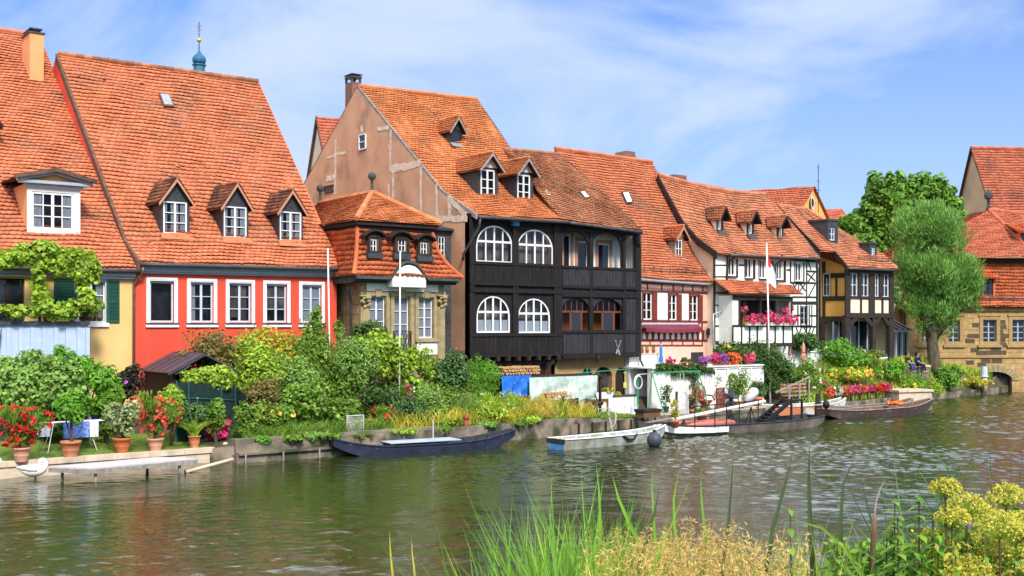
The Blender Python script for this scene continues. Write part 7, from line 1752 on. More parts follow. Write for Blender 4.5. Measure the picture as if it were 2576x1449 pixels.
MB().box(-.03,-.004,-.46,.46,-.02,.24).build('stern_paint',M['boat_blue'],b2);MB().box(-.05,-.004,-.52,.52,.25,.43).build('transom_board',M['grey_wood'],b2)
mb=MB();mb.tube([(3.2,-.6,.38),(3.5,-.62,.22),(3.8,-.62,.2),(4.0,-.6,.42)],.045,8);mb.build('rubber_tyre',M['iron'],b2)
mb=MB();mb.ball((0,0,0),.31,14,1.08);x,y,_=gpx(1646,1108,.24);o=mb.build('ball_fender',mat('dark_rubber',(.06,.07,.09),(.04,.045,.06),.5,4),None,True,loc=(x,y,.26));tag(o,'dark grey ball fender floating between grey boat and barge','fender')
MB().lathe([(.06,.3),(.07,.4),(.03,.42)],n=8).build('fender_neck',M['iron'],o)
M['barge_hull']=mat('barge_hull',(.22,.19,.16),(.12,.10,.085),.7,2,c3=(.06,.05,.045),s3=1,sh3=(.5,.68))
b3,S,L_=punt('long work barge with white bow panel, timber posts and white spar',(5.9,49.2),(14.9,54.6),2.0,'barge',h0=.42,rise0=.22,rise1=.12,tp0=.55,tp1=.6,mo=M['barge_hull'],mi=M['grey_wood'],mg=M['lead'],thwarts=(.2,.8),reach=.1)
i0=0;mb=MB()
pp=[(S[i][0],-S[i][1]-.02,S[i][3],S[i][4])for i in range(0,10)]
for p,q in zip(pp,pp[1:]):mb.quad((p[0],p[1]-.012,lerp(p[2],p[3],.42)),(q[0],q[1]-.012,lerp(q[2],q[3],.42)),(q[0],q[1]-.012,q[3]-.05),(p[0],p[1]-.012,p[3]-.05))
mb.build('white_bow_panel',M['white'],b3)
spar=thing('white_spar','long white spar resting on trestles in the work barge','spar',(b3.location.x,b3.location.y,0),b3.rotation_euler.z);MB().tube([(1.3,-.3,.72),(7.6,.5,1.28)],.07,8).build('pole',M['white'],spar)
sp2=thing('grey_plank','weathered loose plank lying in the barge beside the spar','plank',(b3.location.x,b3.location.y,0),b3.rotation_euler.z);MB().beam((.3,.5,.55),(4.8,.8,.95),.14,.05).build('board',M['grey_board'],sp2)
for i,(x_,lb)in enumerate(((2.0,'left'),(5.2,'middle'),(6.6,'right'))):
 t_=thing('trestle','black iron trestle carrying the white spar, %s one of three'%lb,'trestle',(b3.location.x,b3.location.y,0),b3.rotation_euler.z,'trestles under the white spar');mb=MB()
 zt_=lerp(.68,1.2,(x_-1.3)/6.3)-.06;yy=lerp(-.3,.5,(x_-1.3)/6.3)
 for s in(-1,1):mb.tube([(x_+.28*s,yy-.1,.0),(x_,yy,zt_)],.025,6);mb.tube([(x_+.2*s,yy+.3,.0),(x_,yy,zt_)],.025,6)
 mb.tube([(x_-.18,yy-.08,.3),(x_+.18,yy-.08,.3)],.018,6);mb.build('trestle_frame',M['iron'],t_)
dg=thing('pink_dinghy','faded pink inflatable dinghy lying inside the work barge','dinghy',(b3.location.x,b3.location.y,.18),b3.rotation_euler.z);M['dinghy']=mat('faded_red_rubber',(.55,.16,.13),(.46,.12,.1),.6,3)
MB().tube([(1.9,-.5,.22),(2.3,-.55,.24),(4.7,-.5,.26)],[.08,.14,.14],10).build('side_tube',M['dinghy'],dg,True);MB().tube([(1.9,.3,.22),(2.3,.35,.24),(4.7,.4,.26)],[.08,.14,.14],10).build('side_tube',M['dinghy'],dg,True);mb=MB();mb.box(2.0,4.7,-.42,.3,.1,.2);mb.box(4.5,4.6,-.4,.3,.1,.42);mb.build('floor',M['pink_board'],dg)
ld=thing('ramp_ladder','black wooden step ramp leaning at the right end of the barge','ladder',(b3.location.x,b3.location.y,0),b3.rotation_euler.z);mb=MB()
for s in(-.3,.3):mb.beam((6.9,s,.35),(8.6,s,1.35),.06,.2)
mb.box(8.5,9.3,-.35,.35,1.28,1.36);mb.build('rail',M['iron'],ld);mb=MB()
for i in range(7):f=(i+.5)/7;MB().box(lerp(6.9,8.6,f)-.1,lerp(6.9,8.6,f)+.1,-.3,.3,lerp(.35,1.35,f)-.02,lerp(.35,1.35,f)+.02).build('tread',M['iron'],ld)
MB().box(8.5,8.58,-.35,-.27,.3,1.3).build('leg',M['iron'],ld);MB().box(9.2,9.28,-.35,-.27,.3,1.3).build('leg',M['iron'],ld);mb.build('tread',M['iron'],ld)if False else None
b4,S,L_=punt('long dark brown punt with orange ring inside at the right',(16.3,58.1),(23.9,63.6),1.4,h0=.42,rise0=.14,rise1=.34,tp0=.6,tp1=.25,mo=M['boat_brown'],mi=M['brown_wood'],mg=M['grey_board'],reach=.16,thwarts=(.25,.5,.75))
x,y,_=ROW.w(0,0,0);o=thing('life_ring','orange plastic life ring lying in the brown punt','life ring',(b4.location.x+(b4.matrix_world@Vector((0,0,0))).x*0+math.cos(.63)*6.1,b4.location.y+math.sin(.63)*6.1,.62));mb=MB();mb.tube([(.38*math.cos(a*math.pi/10),.3*math.sin(a*math.pi/10),.05*math.sin(a))for a in range(21)],.09,8);mb.build('ring',M['petal_orange'],o,True)
for s_ in range(4):a=s_*math.pi/2+.4;MB().tube([(.38*math.cos(a)*.7,.3*math.sin(a)*.7,0),(.38*math.cos(a)*1.25,.3*math.sin(a)*1.25,0)],.035,6).build('grab_strap',M['white'],o)
om=thing('outboard_motor','small black outboard motor on the stern of the brown punt','outboard motor',(16.45,58.3,.5),.63);mb=MB();mb.tube([(0,0,.12),(0,0,.35),(.02,0,.5)],[.17,.18,.1],10);mb.build('cowl',M['iron'],om,True);MB().box(-.06,.06,-.05,.05,-.6,.15).build('shaft',M['iron'],om)
b5,S,L_=punt('white boat with orange waterline behind the timber post',(13.9,60.5),(19.0,63.8),1.4,'rowing_boat',h0=.5,rise0=.1,rise1=.28,tp0=.7,tp1=.25,mo=mat('orange_white_hull',(.72,.70,.66),(.6,.58,.54),.6,2,c3=(.62,.22,.10),s3=.8,sh3=(.5,.55)),mi=M['boat_grey'],mg=M['white'])
b6,S,L_=punt('slim pale grey boat tied between geranium stakes and brown punt',(17.6,60.6),(23.3,64.9),1.1,'rowing_boat',h0=.42,rise0=.1,rise1=.26,tp0=.6,tp1=.25,mo=M['boat_grey'],mi=M['brown_wood'],mg=M['grey_board'])
ob2=thing('outboard_motor','silver white outboard motor tilted up at the patio edge','outboard motor',ROW.w(38.2,-4.6,.45),.55)
mb=MB();mb.tube([(-.05,0,.35),(.25,0,.62),(.62,0,.88),(.78,0,.96)],[.12,.26,.27,.12],12);mb.build('cowl',mat('silver_grey_paint',(.6,.62,.66),(.52,.54,.58),.35,3,spec=.5),ob2,True)
MB().tube([(-.05,0,.35),(-.25,0,.1),(-.3,0,-.1)],[.08,.06,.05],8).build('shaft',M['iron'],ob2)
pr=thing('propeller','large dark propeller blade set displayed left of the silver outboard','propeller',ROW.w(37.2,-4.4,1.0),.5);mb=MB();mb.tube([(0,-.12,0),(0,.12,0)],.09,10);mb.build('hub',M['iron'],pr)
for i in range(5):
 a=i*2*math.pi/5+.3;c,s=math.cos(a),math.sin(a);q=[]
 for(u_,v_)in((.08,-.04),(.3,-.16),(.52,-.14),(.56,.06),(.36,.16),(.08,.06)):q.append((u_*c-v_*s,v_*.4,u_*s+v_*c))
 MB().prism(q,(0,.03,0)).build('blade',M['lead'],pr)
MB().box(-.06,.06,-.02,.1,-.6,-.05).build('stand',M['iron'],pr)
# posts and poles
def pole(label,px,yt,yb,B,r0,r1,m,name='flagpole',cat='pole',lean=0.0,z0=None,group=None,extra=None):
 x,y,_=rowpt(px,B);t,_=ROW.p(px,HY,B);zb=terr(t,max(B,edge(t)+.02))-.1 if z0 is None else z0;zt=H+(HY-yt)*y/F
 o=thing(name,label,cat,(x,y,zb),0,group);MB().tube([(0,0,0),(lean,0,zt-zb)],[r0,r1],10).build('shaft',m,o,True);MB().ball((lean,0,zt-zb),r1*1.5,8).build('cap',m,o,True)
 return o,zt-zb
pole('white flagpole in front of the right corner of the red house',832,628,960,-3.2,.038,.03,M['white'],lean=-.12,group='white flagpoles')
pole('white flagpole in front of the sandstone pavilion door',1004,634,1010,-4.2,.038,.03,M['white'],lean=.05,group='white flagpoles')
o,ht=pole('white flagpole flying the red and white flag by the timbered house',1938,614,985,-3.0,.055,.04,M['white'],lean=-.22,group='white flagpoles')
mb=MB();mb.m=0;n=14;kf=.0236
for i in range(n):
 for j in range(6):
  def q(a,b):f=b/6;return(-.2+.06+f*.46*(.35+.65*math.sin(min(1,a/n*1.5)*math.pi*.5)),.07*math.sin(a*.9+b*2.1)*f-.02,ht-.6-a/n*1.55-f*.45)
  mb.m=0 if(i<6 and(j+i*.5)<4.2)else 1
  mb.quad(q(i,j),q(i+1,j),q(i+1,j+1),q(i,j+1))
fl=mb.build('flag',[mat('flag_red',(.72,.06,.06),(.62,.05,.05),.9),M['curtain']],None,loc=tuple(o.location));tag(fl,'limp red and white flag hanging on the flagpole','flag')
o,ht=pole('rusty red iron mooring pole standing behind the navy punt',1173,1050,1104,-7.3,.095,.09,M['rust'],'mooring_pole','mooring pole',z0=-.4)
pole('thin dark iron stake in the weeds right of the rusty pole',1255,1045,1100,-7.0,.04,.035,M['rust'],'iron_stake','stake',z0=-.3)
pole('grey stake in the water with coiled rope beside the grey boat',1549,1045,1130,-8.6,.06,.05,M['grey_board'],'water_stake','stake',z0=-.6,lean=-.3)
pole('dark tilted iron post behind the grey boat',1492,1082,1130,-6.4,.06,.06,M['iron'],'iron_stake','stake',lean=-.35,z0=-.2)
mb=MB()
for i in range(4):mb.tube([(.2*math.cos(a*.45+i)*(.7+.1*i),.04*i,.42*math.sin(a*.45+i))for a in range(15)],.018,5)
x,y,_=rowpt(1540,-8.5);o=mb.build('rope_coil',mat('pale_rope',(.6,.55,.46),(.45,.4,.32),.95),None,loc=(x,y,.85));tag(o,'pale coiled rope hung on the water stake beside the grey boat','rope')
def wpost(label,px,yt,B,w_,rope=None,lean=.05):
 x,y,_=rowpt(px,B);zt=H+(HY-yt)*y/F;o=thing('timber_post',label,'mooring post',(x,y,-.8),.4,'timber mooring posts')
 mb=MB();mb.tube([(0,0,0),(.02,.01,(zt+.8)*.5),(lean,0,zt+.8)],[w_*.55,w_*.5,w_*.42],9);mb.tube([(w_*.7,.1,0),(w_*.65,.08,zt+.35)],[w_*.4,w_*.36],8);mb.build('trunk',M['dark_wood'],o,True)
 if rope:mb=MB();mb.tube([(w_*1.0*math.cos(a/3)+.15,w_*.8*math.sin(a/3)+.05,zt+.8-rope+.02*math.sin(a))for a in range(20)],.035,6);mb.build('rope',mat('blue_rope',(.06,.28,.45),(.05,.22,.36),.8)if rope>.75 else MATS['pale_rope'],o)
 return o
wpost('heavy dark timber post with blue rope standing at the barge',1832,1020,-7.3,.30,.78)
wpost('tall dark split timber post at the right end of the barge',2056,990,-7.2,.32,.6)
wpost('slim dark wooden post between swing frame and metal arch',1700,985,-4.9,.15)
# firewood, tarpaulin, plank door, stepped wall
r=random.Random(8)
def log_proto():
 mb=MB();n=5;p=[(.075*math.cos(a)*f,.075*math.sin(a)*f)for a,f in((0.1,1),(1.2,.9),(2.6,1.05),(3.9,.85),(5.1,1))]
 mb.prism([(x,-.18,z)for x,z in p],(0,.36,0));return mb
M['log']=mat('split_firewood',(.60,.38,.17),(.44,.26,.11),.9,7,bump=.3,c3=(.25,.15,.07),s3=5,sh3=(.55,.7))
lo_=log_proto().build('firewood_log',M['log']);first=True
def stack(px0,px1,yt,yb,B,label,group,rows,dens=1.0,zb=None):
 global first
 t0,_=ROW.p(px0,HY,B);t1,_=ROW.p(px1,HY,B);z1=ROW.p((px0+px1)/2,yt,B)[1];z0=ROW.p((px0+px1)/2,yb,B)[1]if zb is None else zb
 rws=rows;n=int((t1-t0)/.145*dens);k=0
 for j in range(rws):
  for i in range(n):
   t=lerp(t0,t1,(i+.5*(j%2))/n)+r.uniform(-.02,.02);z=lerp(z0+.06,z1-.06,j/max(1,rws-1))
   o=lo_ if first else lo_.copy()
   if not first:COL.objects.link(o)
   first=False
   o.location=ROW.w(t,B+r.uniform(-.05,.05),z);o.rotation_euler=(0,r.uniform(0,6.28),ROW.a+r.uniform(-.06,.06));s=r.uniform(.8,1.15);o.scale=(s,1,s*r.uniform(.8,1.1));tag(o,label,'log',group);k+=1
stack(1262,1356,921,942,-3.0,'split firewood log stacked under the black timber front on the dark shelf','logs on the shelf under the black timber front',3,1.0)
stack(1338,1446,985,1058,-4.6,'split firewood log in the pile below the pale tarpaulin','logs in the pile below the tarpaulin',8,.95,zb=.78)
ft=ROW.sub(1238,-3.5)
o=house('shed_shelf','low dark board shelf roof carrying firewood above the tarpaulin',ft,'shelf');t1_,zt_=ft.p(1492,941,0);mb=MB();mb.box(0,t1_,-.9,1.0,zt_-.1,zt_);mb.build('board',M['dark_wood'],o)
for t in(.2,t1_*.5,t1_-.2):MB().box(t-.05,t+.05,-.8,-.7,.5,zt_-.1).build('post',M['dark_wood'],o)
MB().box(.1,t1_-.1,.6,.65,.5,zt_-.1).build('back_board',M['dark_wood'],o)
def sheet(label,px0,px1,yt,yb,B,m,seed,wav=.07,sk=0):
 fr_=ROW.sub(px0,B);t1,zt=fr_.p(px1,yt,0);zb=fr_.p((px0+px1)/2,yb,0)[1];mb=MB();n,k=26,8;rr=random.Random(seed);ph=[rr.uniform(0,6)for _ in range(6)]
 def q(i,j):
  a,b=i/n,j/k;return(a*t1,-wav*(math.sin(a*23+ph[0])*.6+math.sin(a*9+b*3+ph[1])+.5*math.sin(b*9+a*14+ph[2]))*b-.25*sk*b,zt-(zt-zb)*b*(1+.06*math.sin(a*12+ph[3])*b)-.08*math.sin(a*6+ph[4])*0)
 for i in range(n):
  for j in range(k):mb.quad(q(i,j),q(i+1,j),q(i+1,j+1),q(i,j+1))
 o=mb.build('tarpaulin',m,None,True,loc=(fr_.o[0],fr_.o[1],0),rz=fr_.a);tag(o,label,'tarpaulin','tarpaulins hanging from the wood shelf');return o
sheet('bright blue tarpaulin hanging below the firewood shelf',1262,1336,943,1000,-4.45,mat('blue_tarp',(.02,.17,.62),(.015,.10,.48),.5,5,c3=(.25,.45,.7),s3=3,sh3=(.6,.75)),1)
sheet('pale mint plastic sheet covering the woodpile',1332,1503,944,1008,-4.75,mat('mint_plastic',(.52,.62,.54),(.36,.46,.40),.35,4,c3=(.68,.74,.70),s3=3,sh3=(.5,.7)),2,.09)
fd=ROW.sub(1412,-4.9);o=house('plank_door','weathered brown plank door leaning at the end of the woodpile',fd,'door');t1_=fd.p(1450,1050,0)[0];z1=fd.p(1430,1003,0)[1]
mb=MB();planks(mb,.05,t1_,.55,z1,0,.14,.04,r);mb.build('planks',M['brown_wood'],o);mb=MB();mb.box(0,.09,-.09,-.045,.5,z1+.1);mb.box(t1_-.02,t1_+.07,-.09,.05,.5,z1+.02);mb.box(0,t1_,-.075,-.046,z1-.3,z1-.15);mb.build('frame',M['dark_wood'],o)
fw_=ROW.sub(1455,-3.0);o=house('stepped_wall','white rendered stepped stair wall in front of the cellar arches',fw_,'wall')
mb=MB();xs=[fw_.p(p,HY,0)[0]for p in(1455,1489,1542,1604)];zs_s=[fw_.p(1500,y,0)[1]for y in(968,985,1001)]
for i in range(3):mb.box(xs[i],xs[i+1]-.001,0,.3,.4,zs_s[i])
mb.build('render',M['off_white'],o);mb=MB()
for i in range(3):mb.box(xs[i]-.04,xs[i+1]+.03,-.05,.35,zs_s[i]+.001*i,zs_s[i]+.07+.001*i)
mb.build('coping',M['lead'],o)
for i,(pa,pb,y_,lb)in enumerate(((1461,1500,966,'upper'),(1500,1555,982,'middle'),(1548,1562,992,'lower'))):
 fr_=ROW.sub((pa+pb)/2,-3.05);k=fr_.o[1]/F;z=H+(HY-y_)*k
 o=foliage('stonecrop',[(0,0,.02,(pb-pa)/2*k,.14,.12)],500,.1,M['leaf_yellow'],loc=(fr_.o[0],fr_.o[1]+.1,z),seed=i+300,asp=.7);tag(o,'yellow green stonecrop draped over the %s step of the white wall'%lb,'plant')
fp=ROW.sub(1478,-3.3);o=house('leaning_board','brown plywood board leaning against the stepped white wall',fp,'board');a=rect_px(fp,1478,1531,1004,1046,0);mb=MB();mb.box(a[0]+.05,a[1]-.05,.05,.08,.42,a[3]-.08);mb.build('panel',M['pink_board'],o);mb=MB();frame_boxes(mb,a[0],a[1],.38,a[3],.0,.07,.09);mb.build('frame',M['brown_wood'],o)
x,y,z=rowpt(1500,-4.0,1000)[0],rowpt(1500,-4.0)[1],.42
o=thing('charcoal_grill','small black charcoal grill on thin legs on the grass plot','grill',(*rowpt(1504,-4.2)[:2],.45),ROW.a);mb=MB();mb.lathe([(.12,.5),(.28,.62),(.3,.72),(.02,.70)],n=14);mb.build('bowl',M['iron'],o,True)
for a in range(3):MB().tube([(.2*math.cos(a*2.1),.2*math.sin(a*2.1),0),(.12*math.cos(a*2.1),.12*math.sin(a*2.1),.55)],.015,6).build('leg',M['steel'],o)
bn=thing('cream_barrel','cream round water barrel beside the leaning board','barrel',(*rowpt(1532-20,-3.75)[:2],.42),0);MB().lathe([(.2,0),(.26,.1),(.28,.35),(.26,.6),(.2,.68),(.02,.68)],n=16).build('body',M['cream'],bn,True);MB().lathe([(.27,.34),(.29,.36),(.27,.38)],n=16).build('hoop',M['steel'],bn)
wh=thing('hose_reel','dark wheel with hose hoop behind the grass plot','hose reel',(*rowpt(1487,-4.7)[:2],.5),ROW.a);mb=MB()
mb.tube([(.5*math.cos(a/12*2*math.pi)*.8,0,.62+.62*math.sin(a/12*2*math.pi))for a in range(13)],.03,6);mb.build('hose',M['lead'],wh);mb=MB();mb.tube([(-.28+.22*math.cos(a/10*2*math.pi),-.05,.45+.22*math.sin(a/10*2*math.pi))for a in range(11)],.02,5)
for i in range(5):a=i*math.pi/5;mb.tube([(-.28-.22*math.cos(a),-.05,.45-.22*math.sin(a)),(-.28+.22*math.cos(a),-.05,.45+.22*math.sin(a))],.012,5)
mb.build('wheel',M['iron'],wh)
fq=ROW.sub(1495,-4.3);o=house('wire_railing','thin grey metal railing in front of the stepped white wall',fq,'railing');t1_=fq.p(1604,1040,0)[0];z1=fq.p(1550,1022,0)[1];mb=MB();mb.tube([(0,0,z1-.1),(t1_,0,z1)],.022,6);mb.build('rail',M['grey_paint'],o)
for f in(0,.2,.45,.7,.85,1):MB().tube([(t1_*f,0,.35),(t1_*f,0,lerp(z1-.1,z1,f))],.018,6).build('post',M['grey_paint'],o)
mb=MB();planks(mb,t1_*.84,t1_,.45,z1-.1,.06,.12,.02,r);mb.build('slat_panel',M['light_grey'],o)
# white terrace wall with flower pots
fT=ROW.sub(1640,-3.0);ztr=fT.p(1800,923,0)[1];tA,tB,tC=0,fT.p(1768,HY,0)[0],fT.p(1918,HY,0)[0]
o=house('terrace_wall','white terrace wall with board panelled right half below the flower pots',fT,'wall')
mb=MB();mb.box(tA,tB,0,.35,.3,ztr);mb.box(tB,tC,0,.3,.3,ztr-.5);mb.build('render',M['off_white'],o)
mb=MB();n=5
for i in range(n+1):t=lerp(tB,tC,i/n);mb.box(t-.06,t+.06,-.05,-.002,.3,ztr)
mb.box(tB,tC,-.04,.3,ztr-.12,ztr);mb.box(tB,tC,-.04,-.003,.85,.95);mb.build('frame',M['white'],o)
mb=MB()
for i in range(n):
 a,b=lerp(tB,tC,i/n)+.1,lerp(tB,tC,(i+1)/n)-.1;planks(mb,a,b,.95,ztr-.16,-.005,.12,.02)
 mb.build('board_panel',M['white'],o);mb=MB()
MB().box(tA-.1,tC+.05,-.12,2.9,ztr+.001,ztr+.07).build('terrace_slab',M['off_white'],o)
def tpos(px,b=.08):t=fT.p(px,HY,b)[0];x,y,_=fT.w(t,b);return x,y,ztr+.07
def tpot(px,w_,h_,label,fm=None,fn=0,lm=None,n=0,hh=14,ww=None,fs=.13,m=None,trough=False):
 x,y,z=tpos(px);k=y/F;R_=w_/2*k;mb=MB()
 if trough:mb.prism([(-R_*.94,-.12,0),(R_*.94,-.12,0),(R_,-.14,h_*k),(-R_,-.14,h_*k)],(0,.26,0))
 else:mb.lathe([(R_*.68,0),(R_*.9,h_*k*.75),(R_,h_*k*.78),(R_,h_*k),(R_*.85,h_*k)],n=14)
 p=mb.build('terracotta_pot',m or M['terracotta'],None,not trough,loc=(x,y,z),rz=ROW.a);tag(p,label[0],'plant pot','pots on the white terrace wall')
 if n:
  ww=(ww or w_*.6)*k;b=[(0,0,hh*k*.45,ww,.22,hh*k*.55)]
  f=foliage('terrace_plant',b,n,.11,lm or M['leaf_mid'],loc=(x,y,z+h_*k*.9),seed=int(px),asp=.6);tag(f,label[1],'flowers');f.rotation_euler=(0,0,ROW.a)
  if fm:blossoms(f,[(0,-.05,hh*k*.5,ww*1.05,.25,hh*k*.6)],fm,fn,fs,int(px))
tpot(1684,20,10,('squarish red brown pot at the left end of the terrace wall','rose red geranium in the leftmost terrace pot'),M['petal_magenta'],18,M['leaf_mid'],160,12)
tpot(1720,17,12,('pale tall pot holding lavender on the terrace wall','grey green lavender in the tall terrace pot'),None,0,M['leaf_blue'],220,13)
tpot(1736,13,11,('small orange pot right beside the lavender pot','small green herb in the orange pot beside the lavender'),None,0,M['leaf_blue'],140,9)
tpot(1768,22,9,('terracotta trough under the violet petunias','violet pink petunias on the terrace wall'),M['petal_violet'],40,M['leaf_mid'],220,14,18,trough=True)
tpot(1798,14,9,('plain small pot between petunias and magenta flowers','magenta petunias left of the orange geraniums'),M['petal_magenta'],36,M['leaf_mid'],220,18,17)
tpot(1815,20,8,('clay trough hidden under the magenta petunias','mixed magenta and violet petunias mid wall'),M['petal_violet'],36,M['leaf_mid'],220,18,16,trough=True)
tpot(1842,38,9,('long clay trough under the orange red geraniums','broad mass of orange red geraniums spilling over the wall'),M['petal_orange'],95,M['leaf_mid'],420,19,24,trough=True)
tpot(1882,20,10,('red brown pot at the right end of the terrace wall','pale pink flower cushion at the right end of the wall'),M['petal_pink'],60,M['leaf_mid'],300,18,17)
fP=ROW.sub(1612,-1.2);a=rect_px(fP,1612,1659,891,925,0);o=house('white_parapet','small white parapet block below the pink house balcony',fP,'parapet');MB().box(a[0],a[1],0,.5,ztr+.05,a[3]).build('block',M['off_white'],o)
MB().box(a[0]-.03,a[1]+.03,-.04,.54,a[3],a[3]+.05).build('coping',M['kerb'],o)
for px,lb in((1615,'left'),(1628,'middle'),(1644,'right')):
 t=fP.p(px,HY,.2)[0];x,y,_=fP.w(t,.2);k=y/F;p=MB().lathe([(3.5*k,0),(5*k,8*k),(5.6*k,8.2*k),(5.6*k,10*k),(4.5*k,10*k)],n=12).build('flower_pot',M['terracotta'],None,True,loc=(x,y,a[3]+.05));tag(p,'%s clay pot of three on the small white parapet'%lb,'plant pot','pots on the small white parapet')
 f=foliage('pot_plant',[(0,0,.08,.12,.12,.1)],60,.1,M['leaf_pale'],loc=(x,y,a[3]+.05+9*k),seed=px);tag(f,'dry tuft in the %s pot on the small white parapet'%lb,'plant')
def parasol(label,px,yt,yb,B,wpx,m,gz=None):
 x,y,_=rowpt(px,B);k=y/F;z1,z0=H+(HY-yt)*k,H+(HY-yb)*k;g0=gz if gz is not None else z0-.9;o=thing('folded_parasol',label,'parasol',(x,y,g0));h_=z1-z0;w_=wpx*k/2;mb=MB();n=14;V=[];prof=[(.15,1),(.35,.93),(.6,.75),(.55,.45),(.95,.1),(.8,0)]
 for r_,f in prof:
  for j in range(n):a=2*math.pi*j/n;rr=w_*r_*(1+.22*(j%2));V.append((rr*math.cos(a),rr*math.sin(a),z0-g0+h_*f))
 mb.add(V,[(i*n+j,i*n+(j+1)%n,(i+1)*n+(j+1)%n,(i+1)*n+j)for i in range(len(prof)-1)for j in range(n)]);mb.build('canopy',m,o);MB().tube([(0,0,0),(0,0,z1-g0+.08)],.03,8).build('pole',M['steel'],o);return o
parasol('folded bright blue parasol on the terrace below the carved balcony',1663,868,912,-1.6,11,mat('blue_canvas',(.02,.22,.62),(.015,.16,.5),.9),ztr+.07)
parasol('folded salmon parasol standing in the rose garden',2021,863,906,-2.0,13,mat('salmon_canvas',(.72,.32,.20),(.62,.26,.16),.9))
parasol('folded dull red parasol just below the timbered house corner',1986,865,895,-1.4,9,mat('dull_red_canvas',(.45,.14,.11),(.38,.11,.09),.9))
parasol('folded white parasol right of the dark evergreen shrub',1974,846,892,-1.5,8,M['curtain'])
for i,(xa,xb)in enumerate(((1877,1900),(1901,1923),(1934,1965),(1969,1999))):
 fq=FR_WHT;a=fq.p(xa,815,YBAY-.2)[0];b=fq.p(xb,815,YBAY-.2)[0];w_=b-a;x,y,_=fq.w((a+b)/2,YBAY-.22);z=fq.p(xa,819,YBAY-.2)[1]
 nm=('leftmost','second','third','rightmost')[i]
 bx=MB().prism([(-w_/2+.02,-.1,0),(w_/2-.02,-.1,0),(w_/2,-.13,.2),(-w_/2,-.13,.2)],(0,.24,0)).build('flower_box',M['cream'],None,loc=(x,y,z),rz=fq.a);tag(bx,'%s cream flower box on the timbered bay parapet'%nm,'flower box','flower boxes on the timbered bay')
 f=foliage('geranium',[(0,0,.15,w_/2,.2,.2)],160,.12,M['leaf_mid'],loc=(x,y,z+.2),seed=i+500);f.rotation_euler=(0,0,fq.a);tag(f,'bright pink geraniums in the %s box of the timbered bay'%nm,'flowers');blossoms(f,[(0,-.06,.2,w_/2*1.02,.24,.24)],M['petal_pink'],44,.15,i)
for px,py in((1871,780),(1938,790),(1975,783),(1988,778)):
 p=FR_WHT.P(px,py,YBAY+.15);x,y,z=FR_WHT.w(*p);f=foliage('hanging_basket',[(0,0,0,.2,.2,.16)],70,.12,M['leaf_mid'],loc=(x,y,z),seed=px);tag(f,'hanging basket of pink flowers in the loggia, %s'%{1871:'at its left post',1938:'near the middle',1975:'lower of the right pair',1988:'upper of the right pair'}[px],'flowers','hanging baskets in the loggia');blossoms(f,[(0,0,.05,.2,.2,.14)],M['petal_pink'],14,.14,px)
 MB().tube([(0,0,.1),(0,0,.7)],.012,5).build('cord',M['iron'],f)
# patio furniture
zp=.45
def pp_(px,py):x,y,z=gpx(px,py,zp);return x,y
def pat(name,label,px,py,cat,rz=None,B=None):
 x,y=pp_(px,py)if B is None else rowpt(px,B)[:2];return thing(name,label,cat,(x,y,zp),ROW.a if rz is None else rz)
fs_=ROW.sub(1640,-4.2);z1=fs_.p(1700,936,0)[1];t1_=fs_.p(1762,HY,0)[0];M['green_pipe']=mat('green_pipe',(.02,.30,.14),(.015,.24,.11),.45)
o=house('swing_frame','green tubular swing frame with rope ladder on the patio',fs_,'swing frame')
MB().tube([(0,0,z1),(t1_,0,z1)],.035,8).build('top_bar',M['green_pipe'],o)
for t,d in((0,.25),(0,-.9),(t1_-.15,.2),(t1_-.15,-.8)):MB().tube([(t,d,zp),(t,0,z1)],.03,8).build('leg',M['green_pipe'],o)
mb=MB();ta_,tb_=fs_.p(1657,HY,0)[0],fs_.p(1673,HY,0)[0]
for t in(ta_,tb_):mb.tube([(t,0,z1),(t,-.05,zp+.35)],.014,5)
for i in range(6):z=lerp(z1-.4,zp+.35,i/5);mb.tube([(ta_,-.03,z),(tb_,-.03,z)],.018,5)
mb.build('rope_ladder',M['curtain'],o);mb=MB()
for px in(1684,1711,1720):t=fs_.p(px,HY,0)[0];mb.tube([(t,0,z1),(t,-.03,z1-1.15)],.012,5)
for px in(1711,):t=fs_.p(px,HY,0)[0];mb.tube([(t,-.03,z1-1.15),(t-.12,-.03,z1-1.38),(t+.12,-.03,z1-1.38),(t,-.03,z1-1.15)],.02,6)
mb.build('trapeze_rope',M['cream'],o)
o=pat('iron_arch','pale wrought iron arch panel standing on the patio',1719,1050,'trellis');mb=MB();h_,w_=1.25,.32
mb.tube([(-w_,0,0),(-w_,0,h_*.65)]+[(-w_*math.cos(a*math.pi/8),0,h_*.65+h_*.35*math.sin(a*math.pi/8))for a in range(1,8)]+[(w_,0,h_*.65),(w_,0,0)],.03,6);mb.build('hoop',M['light_grey'],o);mb=MB()
for f in(-.6,-.2,.2,.6):mb.tube([(w_*f,0,0),(w_*f,0,h_*.55)],.014,5)
for s in(-1,1):
 for c in(.5,.7):mb.tube([(s*(.05+.09*math.cos(a*.7)),0,h_*c+.09*math.sin(a*.7))for a in range(8)],.012,5)
mb.build('scroll_work',M['light_grey'],o)
o=pat('peacock_chair','red painted wicker peacock chair with fan shaped back',1774,1030,'chair',ROW.a+.15);mb=MB();mb.lathe([(.36,0),(.24,.2),(.28,.3),(.42,.42),(.42,.48),(.02,.48)],n=16,sy=.85);mb.build('seat',M['red_beam'],o,True);mb=MB()
for i in range(13):
 a=math.pi*(i/12);mb.tube([(.12*math.cos(a)*1.6,.28,.5),(.55*math.cos(a),.38,.72+.62*math.sin(a))],.02,5)
